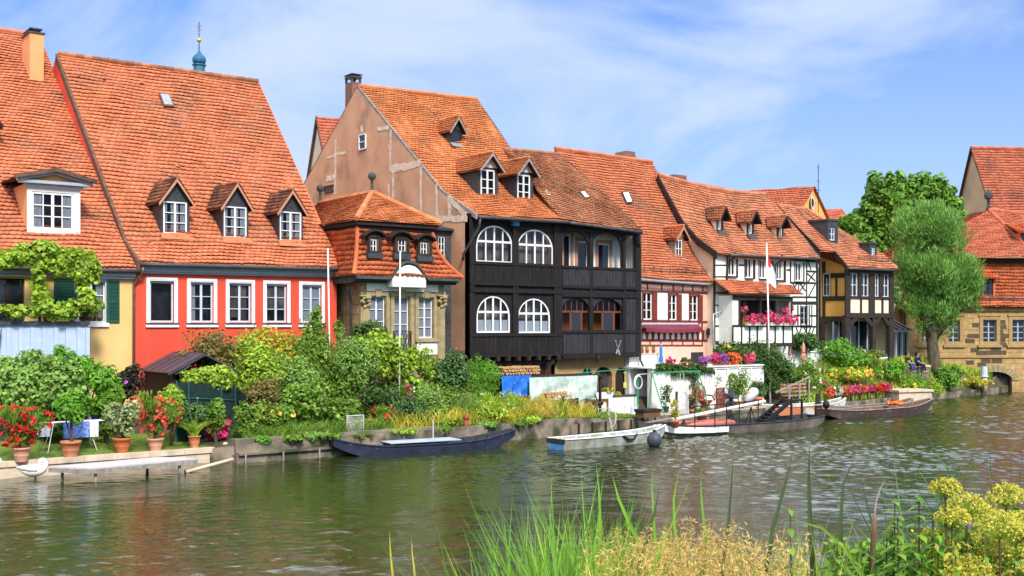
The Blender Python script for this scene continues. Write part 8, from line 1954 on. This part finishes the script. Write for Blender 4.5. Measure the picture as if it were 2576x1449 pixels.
mb.tube([(.57*math.cos(math.pi*i/14),.38,.72+.64*math.sin(math.pi*i/14))for i in range(15)],.045,7);mb.tube([(.36*math.cos(math.pi*i/14),.33,.62+.4*math.sin(math.pi*i/14))for i in range(15)],.03,6);mb.build('fan_back',M['rust'],o)
for s in(-1,1):MB().tube([(s*.52,.36,.74),(s*.5,-.1,.72),(s*.42,-.32,.5)],.04,7).build('armrest',M['red_beam'],o)
o=pat('folding_chair','folded oxblood wooden garden chair with diagonal slats',1812,1030,'chair');mb=MB();frame_boxes(mb,-.32,.32,0,1.15,-.03,.03,.08);mb.box(-.3,.3,-.028,.028,.55,.62);mb.build('frame',M['red_beam'],o);mb=MB()
for i in range(5):mb.beam((-.26+.1*i,0,1.05),(-.1+.1*i,0,.65),.05,.02,(0,1,0))
for i in range(5):mb.box(-.2+.1*i-.02,-.2+.1*i+.02,-.02,.02,.08,.55)
mb.build('slats',M['red_beam'],o)
o=thing('garden_bench','weathered wooden garden bench below the flowering slope','bench',(*rowpt(2003,-3.7)[:2],.45),ROW.a);MB().box(-1.1,1.1,-.25,.2,.42,.47).build('seat',M['grey_board'],o);mb=MB()
for i in range(3):mb.box(-1.15,1.15,.2,.24,.6+.2*i,.72+.2*i)
mb.build('backrest',M['pink_board'],o)
for s in(-1,1):MB().box(s*1.0-.05,s*1.0+.05,-.22,.2,0,.42).build('leg',M['red_beam'],o)
o2=thing('wooden_railing','bare slanting wooden railing in front of the garden bench','railing',(*rowpt(2000,-4.1)[:2],.45),ROW.a);MB().beam((-1.7,0,.7),(1.3,0,1.5),.1,.06).build('rail',M['grey_board'],o2)
for t in(-.5,.4,1.25):MB().box(t-.05,t+.05,-.03,.03,0,.7+(t+1.7)*.267).build('post',M['grey_board'],o2)
o=pat('iron_handrail','black iron handrail along the boat landing',1757,1075,'railing',ROW.a-.05);x,y,_=gpx(1748,1078,.45);o.location=(x,y,.42);mb=MB();mb.tube([(0,0,.98),(3.9,0,1.1)],.028,6);mb.tube([(0,0,.5),(3.9,0,.6)],.02,6);mb.build('rail',M['iron'],o)
for t in(0,1.2,1.9,2.7,3.9):MB().tube([(t,0,0),(t,0,1.0+t*.03)],.026,6).build('post',M['iron'],o)
def ppot(label,px,yt,yb,w_,lab2,lm,n,hh,ww,m=None,fl=None,asp=.5,nm='potted_shrub',sq=False):
 x,y=pp_(px,yb);k=y/F;R_=w_/2*k;h_=(yb-yt)*k
 mb=MB();mb.lathe([(R_*.7,0),(R_*.9,h_*.72),(R_,h_*.75),(R_,h_),(R_*.86,h_),(R_*.8,h_*.9)],n=4 if sq else 16);p=mb.build('patio_pot',m or M['terracotta'],None,not sq,loc=(x,y,zp),rz=ROW.a+.78*sq);tag(p,label,'plant pot','pots on the patio')
 b=[(0,0,hh*k*.5,ww*k/2,ww*k*.4,hh*k*.5),(0,.05,hh*k*.25,ww*k*.35,ww*k*.3,hh*k*.3)]
 f=foliage(nm,b,n,.15,lm,loc=(x,y,zp+h_*.9),seed=int(px)+900,asp=asp);tag(f,lab2,'potted plant');MB().tube([(0,0,-.1),(.03,0,hh*k*.7)],.025,6).build('stem',M['stem'],f)
 if fl:blossoms(f,b,fl[0],fl[1],.13,int(px))
ppot('large terracotta pot on the patio left of the propeller',1907,998,1020,24,'spiky blue green grass in the large patio pot',M['leaf_blue'],420,18,26,asp=.2)
ppot('dark square planter at the white wall under the rope ladder',1674,1022,1037,20,'dark rubber plant in the square planter',M['leaf_dark'],420,62,34,M['lead'],sq=True)
ppot('terracotta pot with bamboo like plant on the patio',1701-3,1056,1076,22,'yellowish bamboo like plant in the patio pot',M['leaf_yellow'],480,60,22,asp=.25)
ppot('low clay pot before the peacock chair',1765,1040,1060,30,'green herb spread before the peacock chair',M['leaf_mid'],320,16,32)
ppot('clay pot hidden behind the peacock chair',1800-8,1010,1022,20,'white flowering shrub behind the peacock chair',M['leaf_variegated'],1300,82,54,fl=(M['petal_white'],20))
ppot('clay pot in front of the white board panels',1858,1010,1026,22,'tall yellow flowering bush in front of the board panels',M['leaf_mid'],1300,88,54,fl=(M['petal_yellow'],14))
ppot('small pinkish pot at the board fence',1884,1002,1020,20,'sparse sage green plant in the pinkish pot',M['leaf_blue'],260,22,22,M['terracotta_pale'])
ppot('small pot with dry plant under the green swing leg',1741,1030,1048,16,'dry reddish shrub under the green swing leg',M['leaf_rust'],380,44,24)
o=pat('wooden_chest','low wooden chest with dark cover beside the swing frame',1630,1052,'chest',B=None);MB().box(-.55,.55,-.3,.3,.05,.32).build('box',M['brown_wood'],o);MB().box(-.6,.6,-.34,.34,.32,.45).build('cover',M['dark_wood'],o)
o=thing('horizontal_bar','gymnastics bar with blue caps in front of the white ground wall','bar',(*rowpt(1634,-2.6)[:2],.5),ROW.a);MB().tube([(0,0,0),(0,0,1.9)],.05,8).build('post',M['red_beam'],o);MB().tube([(-.9,0,1.85),(.05,0,1.88)],.025,6).build('bar',M['steel'],o);MB().ball((0,0,1.95),.08,8).build('cap',M['blue'],o)
o=thing('green_rail','green metal posts and clothes rail before the cellar arches','railing',(*rowpt(1477,-3.1)[:2],.6),ROW.a);MB().tube([(0,0,0),(0,0,2.2)],.04,8).build('post',M['green_pipe'],o);MB().tube([(-.7,0,1.95),(3.1,0,2.1)],.025,6).build('rail',M['green_pipe'],o)
o=thing('toy_spade','yellow plastic spade hanging on the green clothes rail','spade',(*rowpt(1572,-3.1)[:2],2.15),ROW.a);MB().tube([(0,0,.3),(0,0,-.15)],.02,6).build('shaft',M['petal_yellow'],o);MB().box(-.09,.09,-.015,.015,-.42,-.15).build('blade',M['petal_yellow'],o);mb=MB();frame_boxes(mb,-.07,.07,.3,.42,-.012,.012,.025);mb.build('grip',M['petal_yellow'],o)
o=thing('hose_coil','pale garden hose coiled on a post by the white wall','hose',(*rowpt(1662-5,-3.4)[:2],2.0),ROW.a);o.location=(*rowpt(1607,-3.4)[:2],2.0);mb=MB()
for i in range(3):mb.tube([((.24+.02*i)*math.cos(a/8*math.pi),.03*i,(.32+.02*i)*math.sin(a/8*math.pi))for a in range(17)],.022,6)
mb.build('hose',M['curtain'],o);MB().tube([(0,.1,-1.6),(0,.1,.3)],.05,8).build('post',M['green_pipe'],o)
# geranium boxes by the stakes
for i,px in enumerate((2084,2104,2124,2146,2166,2188,2212,2228)):
 B=-4.0+.9*i/7;x,y,_=rowpt(px,B);k=y/F;z=.5;nm=('first','second','third','fourth','fifth','sixth','seventh','last')[i]
 hpx=1012-3*i;b=[(0,0,.42,.32,.22,.28)];f=foliage('geranium',b,160,.13,M['leaf_mid'],loc=(x,y,z),seed=700+i);f.rotation_euler=(0,0,ROW.a);fm=(M['petal_coral'],M['petal_white'],M['petal_coral'],M['petal_pink'],M['petal_coral'],M['petal_magenta'],M['petal_red'],M['petal_pink'])[i]
 tag(f,'%s geranium clump from the left along the waterside stakes, %s'%(nm,('coral','whitish','coral','pink','coral','magenta','red','pink')[i]),'flowers','geraniums along the waterside stakes');blossoms(f,[(0,-.05,.5,.36,.25,.24)],fm,34,.16,i)
 s=MB().tube([(0,0,-1),(.02,0,.45)],.06,7).build('quay_stake',M['dark_wood'],None,loc=(x+.3,y-.25,z-.1));tag(s,'dark stake carrying the %s geranium clump by the water'%nm,'stake','dark waterside stakes')
o=thing('stone_landing','pale concrete landing block at the water right of the brown punt','landing',(*gpx(2300,1012,.1)[:2],0),ROW.a-.25);MB().box(-1.2,1.4,0,2.2,-.8,.75).build('block',M['kerb'],o);MB().box(-1.3,1.5,-.1,2.3,.751,.88).build('slab',M['kerb'],o);MB().box(-1.8,1.6,-.7,.02,-.8,.12).build('step',M['old_stone'],o)
# ledge, seated couple, bollard, railing
YL=74.0;kL=YL/F;xl=(2288-CX)*kL;zS=H+(HY-918)*kL
o=thing('stone_ledge','grey stone ledge on which the couple sits','ledge',(xl,YL,0));MB().box(-1.05,1.2,-.25,.8,.3,zS-.14).build('wall',M['old_stone'],o);MB().box(-1.15,1.3,-.32,.9,zS-.139,zS).build('slab',M['kerb'],o)
M['skin']=mat('skin',(.56,.30,.20),(.5,.26,.17),.6)
def person(label,dx,top,legs,hair,turn,long_hair,stripe=None):
 0
 o=thing('person',label,'person',(xl+dx,YL-.18,zS),turn)
 def skin(name,J,E,mm,root=0):
  me=bpy.data.meshes.new(name);me.from_pydata([j[:3]for j in J],E,[]);ob=bpy.data.objects.new(name,me);COL.objects.link(ob);ob.parent=o;me.materials.append(mm)
  md=ob.modifiers.new('skin','SKIN');md.use_smooth_shade=True
  for i,j in enumerate(J):me.skin_vertices[0].data[i].radius=(j[3],j[4]if len(j)>4 else j[3]);me.skin_vertices[0].data[i].use_root=(i==root)
  s=ob.modifiers.new('sub','SUBSURF');s.levels=s.render_levels=1;return ob
 J=[(0,0,.10,.15,.11),(0,.0,.28,.14,.10),(0,-.03,.46,.17,.10),(0,-.05,.55,.06),(0,-.07,.63,.05),(0,-.08,.70,.085,.09),(0,-.085,.79,.085,.095),(0,-.08,.85,.05)]
 E=[(i,i+1)for i in range(7)]
 for s in(-1,1):
  k=len(J);J+=[(s*.18,-.04,.49,.055),(s*.24,-.12,.26,.045),(s*.12,-.36,.16,.033),(s*.09,-.42,.14,.03),(s*.1,-.17,.06,.085),(s*.11,-.48,.05,.06),(s*.11,-.56,-.2,.05),(s*.11,-.6,-.42,.038),(s*.12,-.72,-.46,.035)]
  E+=[(2,k),(k,k+1),(k+1,k+2),(k+2,k+3),(0,k+4),(k+4,k+5),(k+5,k+6),(k+6,k+7),(k+7,k+8)]
  for f_ in range(5):
   a=-.5+.25*f_;i=len(J);L_=(.045,.075,.082,.076,.06)[f_];J+=[(s*.09+a*.05,-.44,.135,.011),(s*.09+a*.1,-.44-L_*.7,.12,.009),(s*.09+a*.11,-.44-L_,.09,.008)];E+=[(k+3,i),(i,i+1),(i+1,i+2)]
 skin('body',J,E,M['skin'])
 Jt=[(0,0,.08,.165,.125),(0,0,.28,.16,.12),(0,-.03,.46,.185,.115),(0,-.05,.54,.08)];Et=[(0,1),(1,2),(2,3)]
 for s in(-1,1):k=len(Jt);Jt+=[(s*.19,-.04,.49,.07),(s*.25,-.12,.26,.06),(s*.14,-.32,.17,.048)];Et+=[(2,k),(k,k+1),(k+1,k+2)]
 skin('jacket',Jt,Et,top)
 Jl=[(0,0,.06,.16,.13)];El=[]
 for s in(-1,1):k=len(Jl);Jl+=[(s*.1,-.17,.06,.1),(s*.11,-.48,.05,.075),(s*.11,-.56,-.2,.062),(s*.11,-.6,-.40,.05)];El+=[(0,k),(k,k+1),(k+1,k+2),(k+2,k+3)]
 skin('trousers',Jl,El,legs)
 mb=MB();mb.ball((0,-.05,.79),.108,12,1.05)
 if long_hair:mb.tube([(0,.05,.8),(.03,.12,.68),(.02,.1,.48)],[.09,.07,.03],8)
 h_=mb.build('hair',hair,o,True)
 mb=MB()
 for s in(-1,1):mb.ball((s*.034,-.172,.765),.012,6)
 mb.build('eyes',M['iron'],o);MB().tube([(0,-.17,.765),(0,-.195,.735),(0,-.175,.725)],[.01,.016,.012],6).build('nose',M['skin'],o);MB().box(-.025,.025,-.178,-.165,.695,.703).build('mouth',M['petal_red'],o)
 for s in(-1,1):MB().tube([(s*.11,-.62,-.47),(s*.12,-.70,-.49),(s*.12,-.8,-.49)],[.05,.05,.035],8).build('shoe',M['iron']if not long_hair else M['rust'],o,True)
 if stripe:MB().tube([(.10,-.12,.5),(.16,-.14,.3),(.13,-.16,.14)],.02,6).build('jacket_stripe',stripe,o)
 return o
nav=mat('navy_cloth',(.012,.018,.06),(.01,.013,.04),.9);jean=mat('jeans',(.03,.06,.20),(.02,.045,.15),.9)
person('person in black jacket with green stripe and blue jeans seated on the ledge',-.22,M['iron'],jean,mat('brown_hair',(.12,.06,.03),(.08,.04,.02),.8),.45,False,M['leaf_lime'])
person('person with dark ponytail in navy jacket seated at the right on the ledge',.42,nav,nav,M['iron'],.6,True)
x=(2559-CX)*79/F;o=thing('stone_bollard','pale stone bollard with blue grey cap before the arch','bollard',((2558-CX)*79/F,79,.3));kb_=79/F;o.location=((2300*0+1975+2145*.2335-CX)*kb_,79,.2);zt_=H+(HY-922)*kb_-.2;MB().tube([(0,0,0),(0,0,zt_*.6)],.2,10).build('shaft',M['kerb'],o,True);MB().lathe([(.3,zt_*.6),(.3,zt_*.62),(.22,zt_*.63),(.22,zt_),(.02,zt_)],n=12).build('cap',M['light_grey'],o)  # pale stone shaft under a blue grey cap
fr_=ROW.sub(1995,-2.4);o=house('garden_railing','thin green rail with pale rope across the sloping garden',fr_,'railing');pts=[fr_.P(*q,0)for q in((1995,886),(2060,888),(2130,890))];MB().tube(pts,.035,6).build('rail',M['lead'],o);pts=[fr_.P(*q,0)for q in((2130,890),(2160,898),(2195,903),(2232,900))];MB().tube(pts,.05,6).build('rope',M['curtain'],o)
for px in(1998,2065,2130,2230):p=fr_.P(px,890,0);MB().tube([(p[0],0,p[2]-1.1),(p[0],0,p[2])],.03,6).build('post',M['grey_board'],o)
fl_=ROW.sub(872,-7.2);o=house('chain_link_panel','small chain link panel with white frame beside the wall pots',fl_,'fence');a=rect_px(fl_,872,915,1044,1098,0);mb=MB();frame_boxes(mb,a[0],a[1],a[2],a[3],-.02,.02,.03);mb.build('frame',M['steel'],o);mb=MB();w_,h_=a[1]-a[0],a[3]-a[2]
for i in range(-8,12):
 for s in(1,-1):
  x0_,x1_=a[0]+w_*i/11,a[0]+w_*i/11+h_*.75*s;f0=max(0,min(1,(a[0]-x0_)/(x1_-x0_)if s>0 else(a[1]-x0_)/(x1_-x0_)));f1=min(1,max(0,(a[1]-x0_)/(x1_-x0_)if s>0 else(a[0]-x0_)/(x1_-x0_)))
  if f1>f0:mb.tube([(lerp(x0_,x1_,f0),0,a[2]+h_*f0),(lerp(x0_,x1_,f1),0,a[2]+h_*f1)],.006,4,False)
mb.build('mesh',M['steel'],o)
# plants of the near bank
def fpt(px,Y):return((px-CX)/F*Y,Y)
def ftop(py,Y):return H+(HY-py)/F*Y
def fz(Y):return float(np.interp(Y,[0,6,8,9.5,11],[2.05,2.0,1.85,1.3,.6]))
rng=np.random.default_rng(21)
def blades(name,label,spec,wd,m,seed,lean,bend,kind='stuff',cat='reeds'):
 P_=[];hs=[]
 for px,py,Y in spec:x,y=fpt(px,Y);P_.append((x,y,fz(Y)-.05));hs.append(max(.3,ftop(py,Y)-fz(Y))*1.05)
 V,Fs=blade_arrays(P_,hs,wd,seed,lean,bend);return tag(np_mesh(name,V,Fs,m),label,cat,kind=kind)
sp_=[(rng.normal(1430,95),1449-abs(rng.normal(0,1))*120-20+abs(1430-0)*0,rng.uniform(6.6,8.6))for _ in range(330)]
sp_=[(px,max(1195,py+.25*abs(px-1430)),Y)for px,py,Y in sp_]
blades('green_reeds','bright green reed leaves in the left foreground',sp_,.026,M['leaf_fern'],31,.16,.22)
sp_=[(rng.normal(1440,105),rng.uniform(1235,1449),rng.uniform(6.6,9))for _ in range(420)]
blades('dark_reeds','darker slender reed leaves between the bright ones',[(a,b+.3*abs(a-1440),c)for a,b,c in sp_],.02,M['leaf_mid'],37,.2,.3)
sp_=[(rng.uniform(1180,2576),1449-abs(rng.normal(0,1))*60,rng.uniform(6.5,9))for _ in range(300)]
blades('low_bank_grass','low mixed green grass along the near bank edge',sp_,.025,M['leaf_mid'],32,.3,.5)
sp_=[(rng.uniform(2250,2640),1449-abs(rng.normal(0,1))*240-60,rng.uniform(8,9.6))for _ in range(110)]
blades('grey_green_reeds','slanting grey green reed leaves at the right edge',[(a,max(1070,b),c)for a,b,c in sp_],.026,M['leaf_blue'],33,.28,.25)
V=[];Q=[];Tr=[];k=0;SV,SF=[],[]
P_,hs=[],[]
for i in range(520):
 px=rng.normal(1740,190)
 if not 1470<px<2100:px=rng.uniform(1480,2090)
 top=(rng.uniform(1300,1440)if i%4 else rng.uniform(1262,1330))+.14*abs(px-1740);Y=rng.uniform(6.5,8.6);x,y=fpt(px,Y);P_.append((x,y,fz(Y)-.05));hs.append(max(.3,ftop(top,Y)-fz(Y)))
V1,F1=blade_arrays(P_,hs,.009,35,.12,.12)
pv,pq=[],[];k=0
for(x,y,z),h_ in zip(P_,hs):
 a=rng.uniform(0,6.28);L_=rng.uniform(.2,.36)
 for j in range(26):
  f=rng.random();c=np.array([x+rng.normal(0,.02)*(.4+1.2*f),y+rng.normal(0,.02)*(.4+1.2*f),z+h_*.98-L_*f]);d=rng.normal(size=3)*.6+np.array([0,0,.25]);d/=np.linalg.norm(d);n_=np.cross(d,rng.normal(size=3));n_/=np.linalg.norm(n_)+1e-9;l=rng.uniform(.02,.055)
  pv+=[c,c+d*l*.5+n_*.0035,c+d*l,c+d*l*.5-n_*.0035];pq.append([k,k+1,k+2,k+3]);k+=4
nb_=len(V1);V=np.concatenate([V1,np.array(pv)])
tag(np_mesh('dry_grass',V,[np.concatenate([F1[0],np.array(pq)+nb_]),F1[1]],leafmat('straw',(.82,.58,.19),(.58,.38,.10),.3)),'golden dry feathery grass in the middle foreground','grass',kind='stuff')
sp_=[(rng.uniform(1480,2120),rng.uniform(1290,1449),rng.uniform(6.6,9))for _ in range(420)]
blades('mixed_reeds','thin green and dark blades mixed into the dry grass',sp_,.016,M['leaf_mid'],36,.18,.2)
def weed_mass(label,px0,px1,y0,y1,n,m,ls,seed,asp=.45):
 bl=[];r=random.Random(seed)
 for i in range(26):px,Y=r.uniform(px0,px1),r.uniform(6.7,8.6);x,y=fpt(px,Y);bl.append((x,y,ftop(r.uniform(y0,y1),Y)-.1,.14,.14,.2))
 o=foliage('weeds',bl,n,ls,m,seed=seed,lumps=6,lr=.6,asp=asp,droop=.3);return tag(o,label,'weeds',kind='stuff')
weed_mass('leafy green weeds filling the lower right corner',2080,2620,1330,1500,5200,M['leaf_mid'],.075,91)
weed_mass('light green broad leaves at the bottom right',2130,2400,1400,1500,1500,M['leaf_fern'],.10,92,.6)
weed_mass('yellowing herb leaves among the umbels',2330,2640,1350,1500,1300,M['leaf_yellow'],.05,93)
def reed(label,pts,Y,w_,m):
 0
 x0,y0=fpt(pts[0][0],Y);o_=Vector((x0,y0,fz(Y)));P=[Vector((fpt(px,Y)[0],Y+.05*i,ftop(py,Y)))for i,(px,py)in enumerate(pts)];P=[Vector((x0,y0,fz(Y)-.05))]+P;mb=MB();n=len(P);V=[]
 for i,p in enumerate(P):
  f=i/(n-1);ww=w_*(1-f)**.7*(.6+.4*min(1,f*3))/2+.0005;d=(P[min(i+1,n-1)]-P[max(i-1,0)]).normalized();sd=d.cross(Vector((.25,1,0))).normalized();V+=[p-o_-sd*ww,p-o_+Vector((0,ww*.5,0)),p-o_+sd*ww]
 mb.add(V,[q for i in range(n-1)for q in((3*i,3*i+1,3*i+4,3*i+3),(3*i+1,3*i+2,3*i+5,3*i+4))]);o=mb.build('reed_leaf',m,None,True,loc=o_);return tag(o,label,'reed leaf','single tall reed leaves of the foreground')
RM=leafmat('reed_dark',(.05,.085,.02),(.025,.05,.012),.15)  # dark green for the darker single reed leaves
for lb,pts,Y,w_,m in(('dark upright reed leaf standing tallest, left of the white glitter',[(2046,1449),(2042,1300),(2044,1200),(2051,1118)],7.6,.05,RM),('dark reed leaf leaning right beside the tallest one',[(1925,1449),(1950,1330),(1985,1220),(2008,1150)],7.6,.042,RM),('reed leaf with tip bent towards upper right in the glitter',[(2118,1449),(2120,1320),(2132,1225),(2170,1150)],7.4,.038,RM),('dark narrow reed leaf rising from the dry grass',[(1815,1449),(1835,1330),(1846,1240),(1855,1155)],7.8,.035,RM),('light green reed tip before the grey boat reflection',[(1500,1449),(1512,1330),(1510,1240),(1503,1170)],8,.036,M['leaf_fern']),('light green reed leaf crossing the barge bow',[(1660,1449),(1650,1350),(1645,1240),(1650,1180)],8,.03,M['leaf_fern']),('yellow tipped reed leaf below the barge stern',[(1716,1449),(1700,1330),(1700,1260),(1716,1190)],7.8,.034,M['leaf_fern']),('green reed leaf left of the dry grass leaning left',[(1660,1449),(1590,1330),(1560,1260),(1546,1205)],7.5,.045,M['leaf_fern']),('dark reed leaf at the left edge of the dry grass',[(1600,1449),(1625,1380),(1650,1300),(1668,1230)],7.3,.04,RM),('thin pale reed leaf before the white bow',[(1780,1449),(1776,1340),(1770,1250),(1772,1180)],8.2,.03,M['leaf_fern']),('stiff dark reed leaf on the far right glitter',[(2206,1449),(2202,1330),(2190,1270),(2182,1210)],8.2,.03,RM),('drooping broad reed leaf beside the nettles',[(2170,1449),(2130,1380),(2080,1335),(2020,1320)],7.2,.045,M['leaf_mid']),('lone yellow green grass tip in the lower middle water',[(992,1480),(984,1430),(978,1390),(974,1345)],8,.025,M['leaf_yellow']),('second lone grass tip in the lower middle water',[(1046,1480),(1040,1430),(1034,1400),(1030,1366)],8,.022,M['leaf_yellow'])):
 reed(lb,pts,Y,w_,m)
o=thing('cattail','brown cattail stalk with bent dry tip among the nettles','cattail',(*fpt(2182,7.6),fz(7.6)));mb=MB();px_=lambda px,py:Vector((fpt(px,7.6)[0]-o.location.x,0,ftop(py,7.6)-fz(7.6)));MB().tube([Vector((0,0,0)),px_(2186,1500)],.012,7).build('stalk',M['stem'],o);MB().tube([px_(2186,1500),px_(2192,1449),px_(2198,1340),px_(2200,1300)],[.013,.019,.019,.012],9).build('spike',M['brown_wood'],o,True);MB().tube([px_(2200,1300),px_(2203,1265),px_(2214,1230),px_(2226,1208)],[.006,.007,.006,.003],6).build('dry_tip',M['grey_board'],o)
def nettle(label,px,py,Y,seed,m,lean=0.0,ll=.12):
 r=np.random.default_rng(seed);x,y=fpt(px,Y);z0=fz(Y);h_=ftop(py,Y)-z0;o=thing('nettle',label,'plant',(x,y,z0),0,'nettles of the near bank');MB().tube([(0,0,-.05),(lean*.4,0,h_*.5),(lean,0,h_)],[.012,.009,.004],6).build('stem',M['stem'],o);V=[];Q=[];k=0;n=22
 for i in range(n):
  f=.15+.85*(i/(n-1))**.8;c=np.array([lean*f,0,h_*f]);L_=ll*(1.25-f)*1.3+.02;a0=i*1.57+r.uniform(-.3,.3)
  for s in(0,math.pi):
   a=a0+s;d=np.array([math.cos(a),math.sin(a),r.uniform(-.35,.15)]);d/=np.linalg.norm(d);sd=np.cross(d,[0,0,1]);sd/=np.linalg.norm(sd);W=L_*.24;P=[c,c+d*L_*.3+sd*W,c+d*L_*.65+sd*W*.7-np.array([0,0,.1*L_]),c+d*L_-np.array([0,0,.3*L_]),c+d*L_*.65-sd*W*.7-np.array([0,0,.1*L_]),c+d*L_*.3-sd*W,c+d*L_*.45+np.array([0,0,.05*L_])]
   V+=P;Q+=[[k,k+1,k+2,k+6],[k+6,k+2,k+3,k+4],[k,k+6,k+4,k+5]];k+=7
 np_mesh('leaves',np.array(V),[np.array(Q)],m,o)
for i,(px,py,lb)in enumerate(((2000,1282,'dark nettle top at the right end of the dry grass'),(2106,1365,'short nettle between the two broad reed leaves'),(2240,1262,'slim nettle right of the cattail'),(2256,1330,'low leafy nettle right of the cattail'),(2312,1250,'thickest nettle before the yellow umbels'),(2336,1290,'nettle leaning against the thickest one'),(2388,1300,'nettle among the leftmost umbels'),(2404,1385,'low nettle in the lower right corner group'),(2290,1390,'low light green nettle left of the thickest one'),(2330,1400,'broad leaved low nettle at the bottom edge'),(2480,1400,'low nettle below the big umbels'),(2150,1420,'lowest nettle near the cattail foot'),(2200,1400,'bushy nettle at the cattail foot'),(2440,1420,'pale nettle at the bottom right'),(2540,1410,'nettle nearest the right corner'),(2270,1300,'bushy nettle directly beside the slim one'),(2360,1345,'nettle with broad leaves under the left umbels'),(2220,1340,'mid height nettle touching the cattail'),(2425,1360,'nettle in front of the umbel stems'),(2520,1370,'nettle under the largest umbel'))):
 nettle(lb,px,py,7.0+.08*(i%7),60+i,(M['leaf_mid'],M['leaf_fern'],M['leaf_maple'])[i%3],.03*(i%3-1),.17)
def umbel(label,px,py,R_,Y,seed,top=.35):
 r=np.random.default_rng(seed);x,y=fpt(px,Y);z0=fz(Y);h_=ftop(py,Y)-z0;o=thing('umbel_plant',label,'plant',(x,y,z0),0,'yellow umbels of the near bank');ln=r.uniform(-.12,.12);R_=R_*1.28*Y/F;base=np.array([0,0,h_-R_*1.3]);MB().tube([(ln,0,-.05),(ln*.5,.02,base[2]*.5),tuple(base)],[.011,.009,.007],7).build('stem',M['stem'],o);rays=MB();V=[];Q=[];k=0
 for i in range(56):
  d=r.normal(size=3);d[2]=abs(d[2])*.8-.25+top*.6;d/=np.linalg.norm(d);c=base+np.array([0,0,R_*.45])+d*np.array([R_,R_*.9,R_*.85]);rays.tube([tuple(base),tuple((base+c)/2+np.array([0,0,.01])),tuple(c)],.0022,4,False)
  for j in range(20):
   e=r.normal(size=3);e/=np.linalg.norm(e);p=c+e*R_*.19;n_=r.normal(size=3);n_/=np.linalg.norm(n_);a=np.cross(n_,e);a/=np.linalg.norm(a)+1e-9;b=np.cross(n_,a);s=r.uniform(.004,.0085);V+=[p-a*s,p+b*s,p+a*s,p-b*s];Q.append([k,k+1,k+2,k+3]);k+=4
 rays.build('rays',M['leaf_lime'],o);np_mesh('florets',np.array(V),[np.array(Q)],M['umbel'],o)
for i,(px,py,R_,lb)in enumerate(((2378,1205,28,'round pale umbel highest at the left of the group'),(2432,1245,38,'broad yellow umbel right of the highest one'),(2350,1330,28,'small umbel low at the left of the group'),(2532,1220,34,'umbel near the right picture edge, upper one'),(2514,1288,42,'largest umbel in the middle of the group'),(2570,1290,32,'umbel cut by the right picture edge'),(2480,1340,44,'dense golden umbel below the largest one'),(2418,1330,30,'umbel half hidden behind a nettle stem'),(2440,1400,40,'low umbel near the bottom edge, left of two'),(2560,1385,40,'low umbel in the bottom right corner'),(2350,1400,26,'lowest small umbel beside the broad nettle'),(2475,1270,34,'umbel filling the gap left of the largest one'),(2395,1275,30,'umbel just below the highest one'),(2545,1345,38,'umbel under the right edge pair'),(2500,1420,40,'low umbel at the bottom, right of two'),(2390,1440,34,'umbel at the very bottom below the nettles'),(2310,1440,26,'small umbel at the bottom left of the group'))):
 umbel(lb,px,py,R_,7.2+.15*(i%4),80+i)
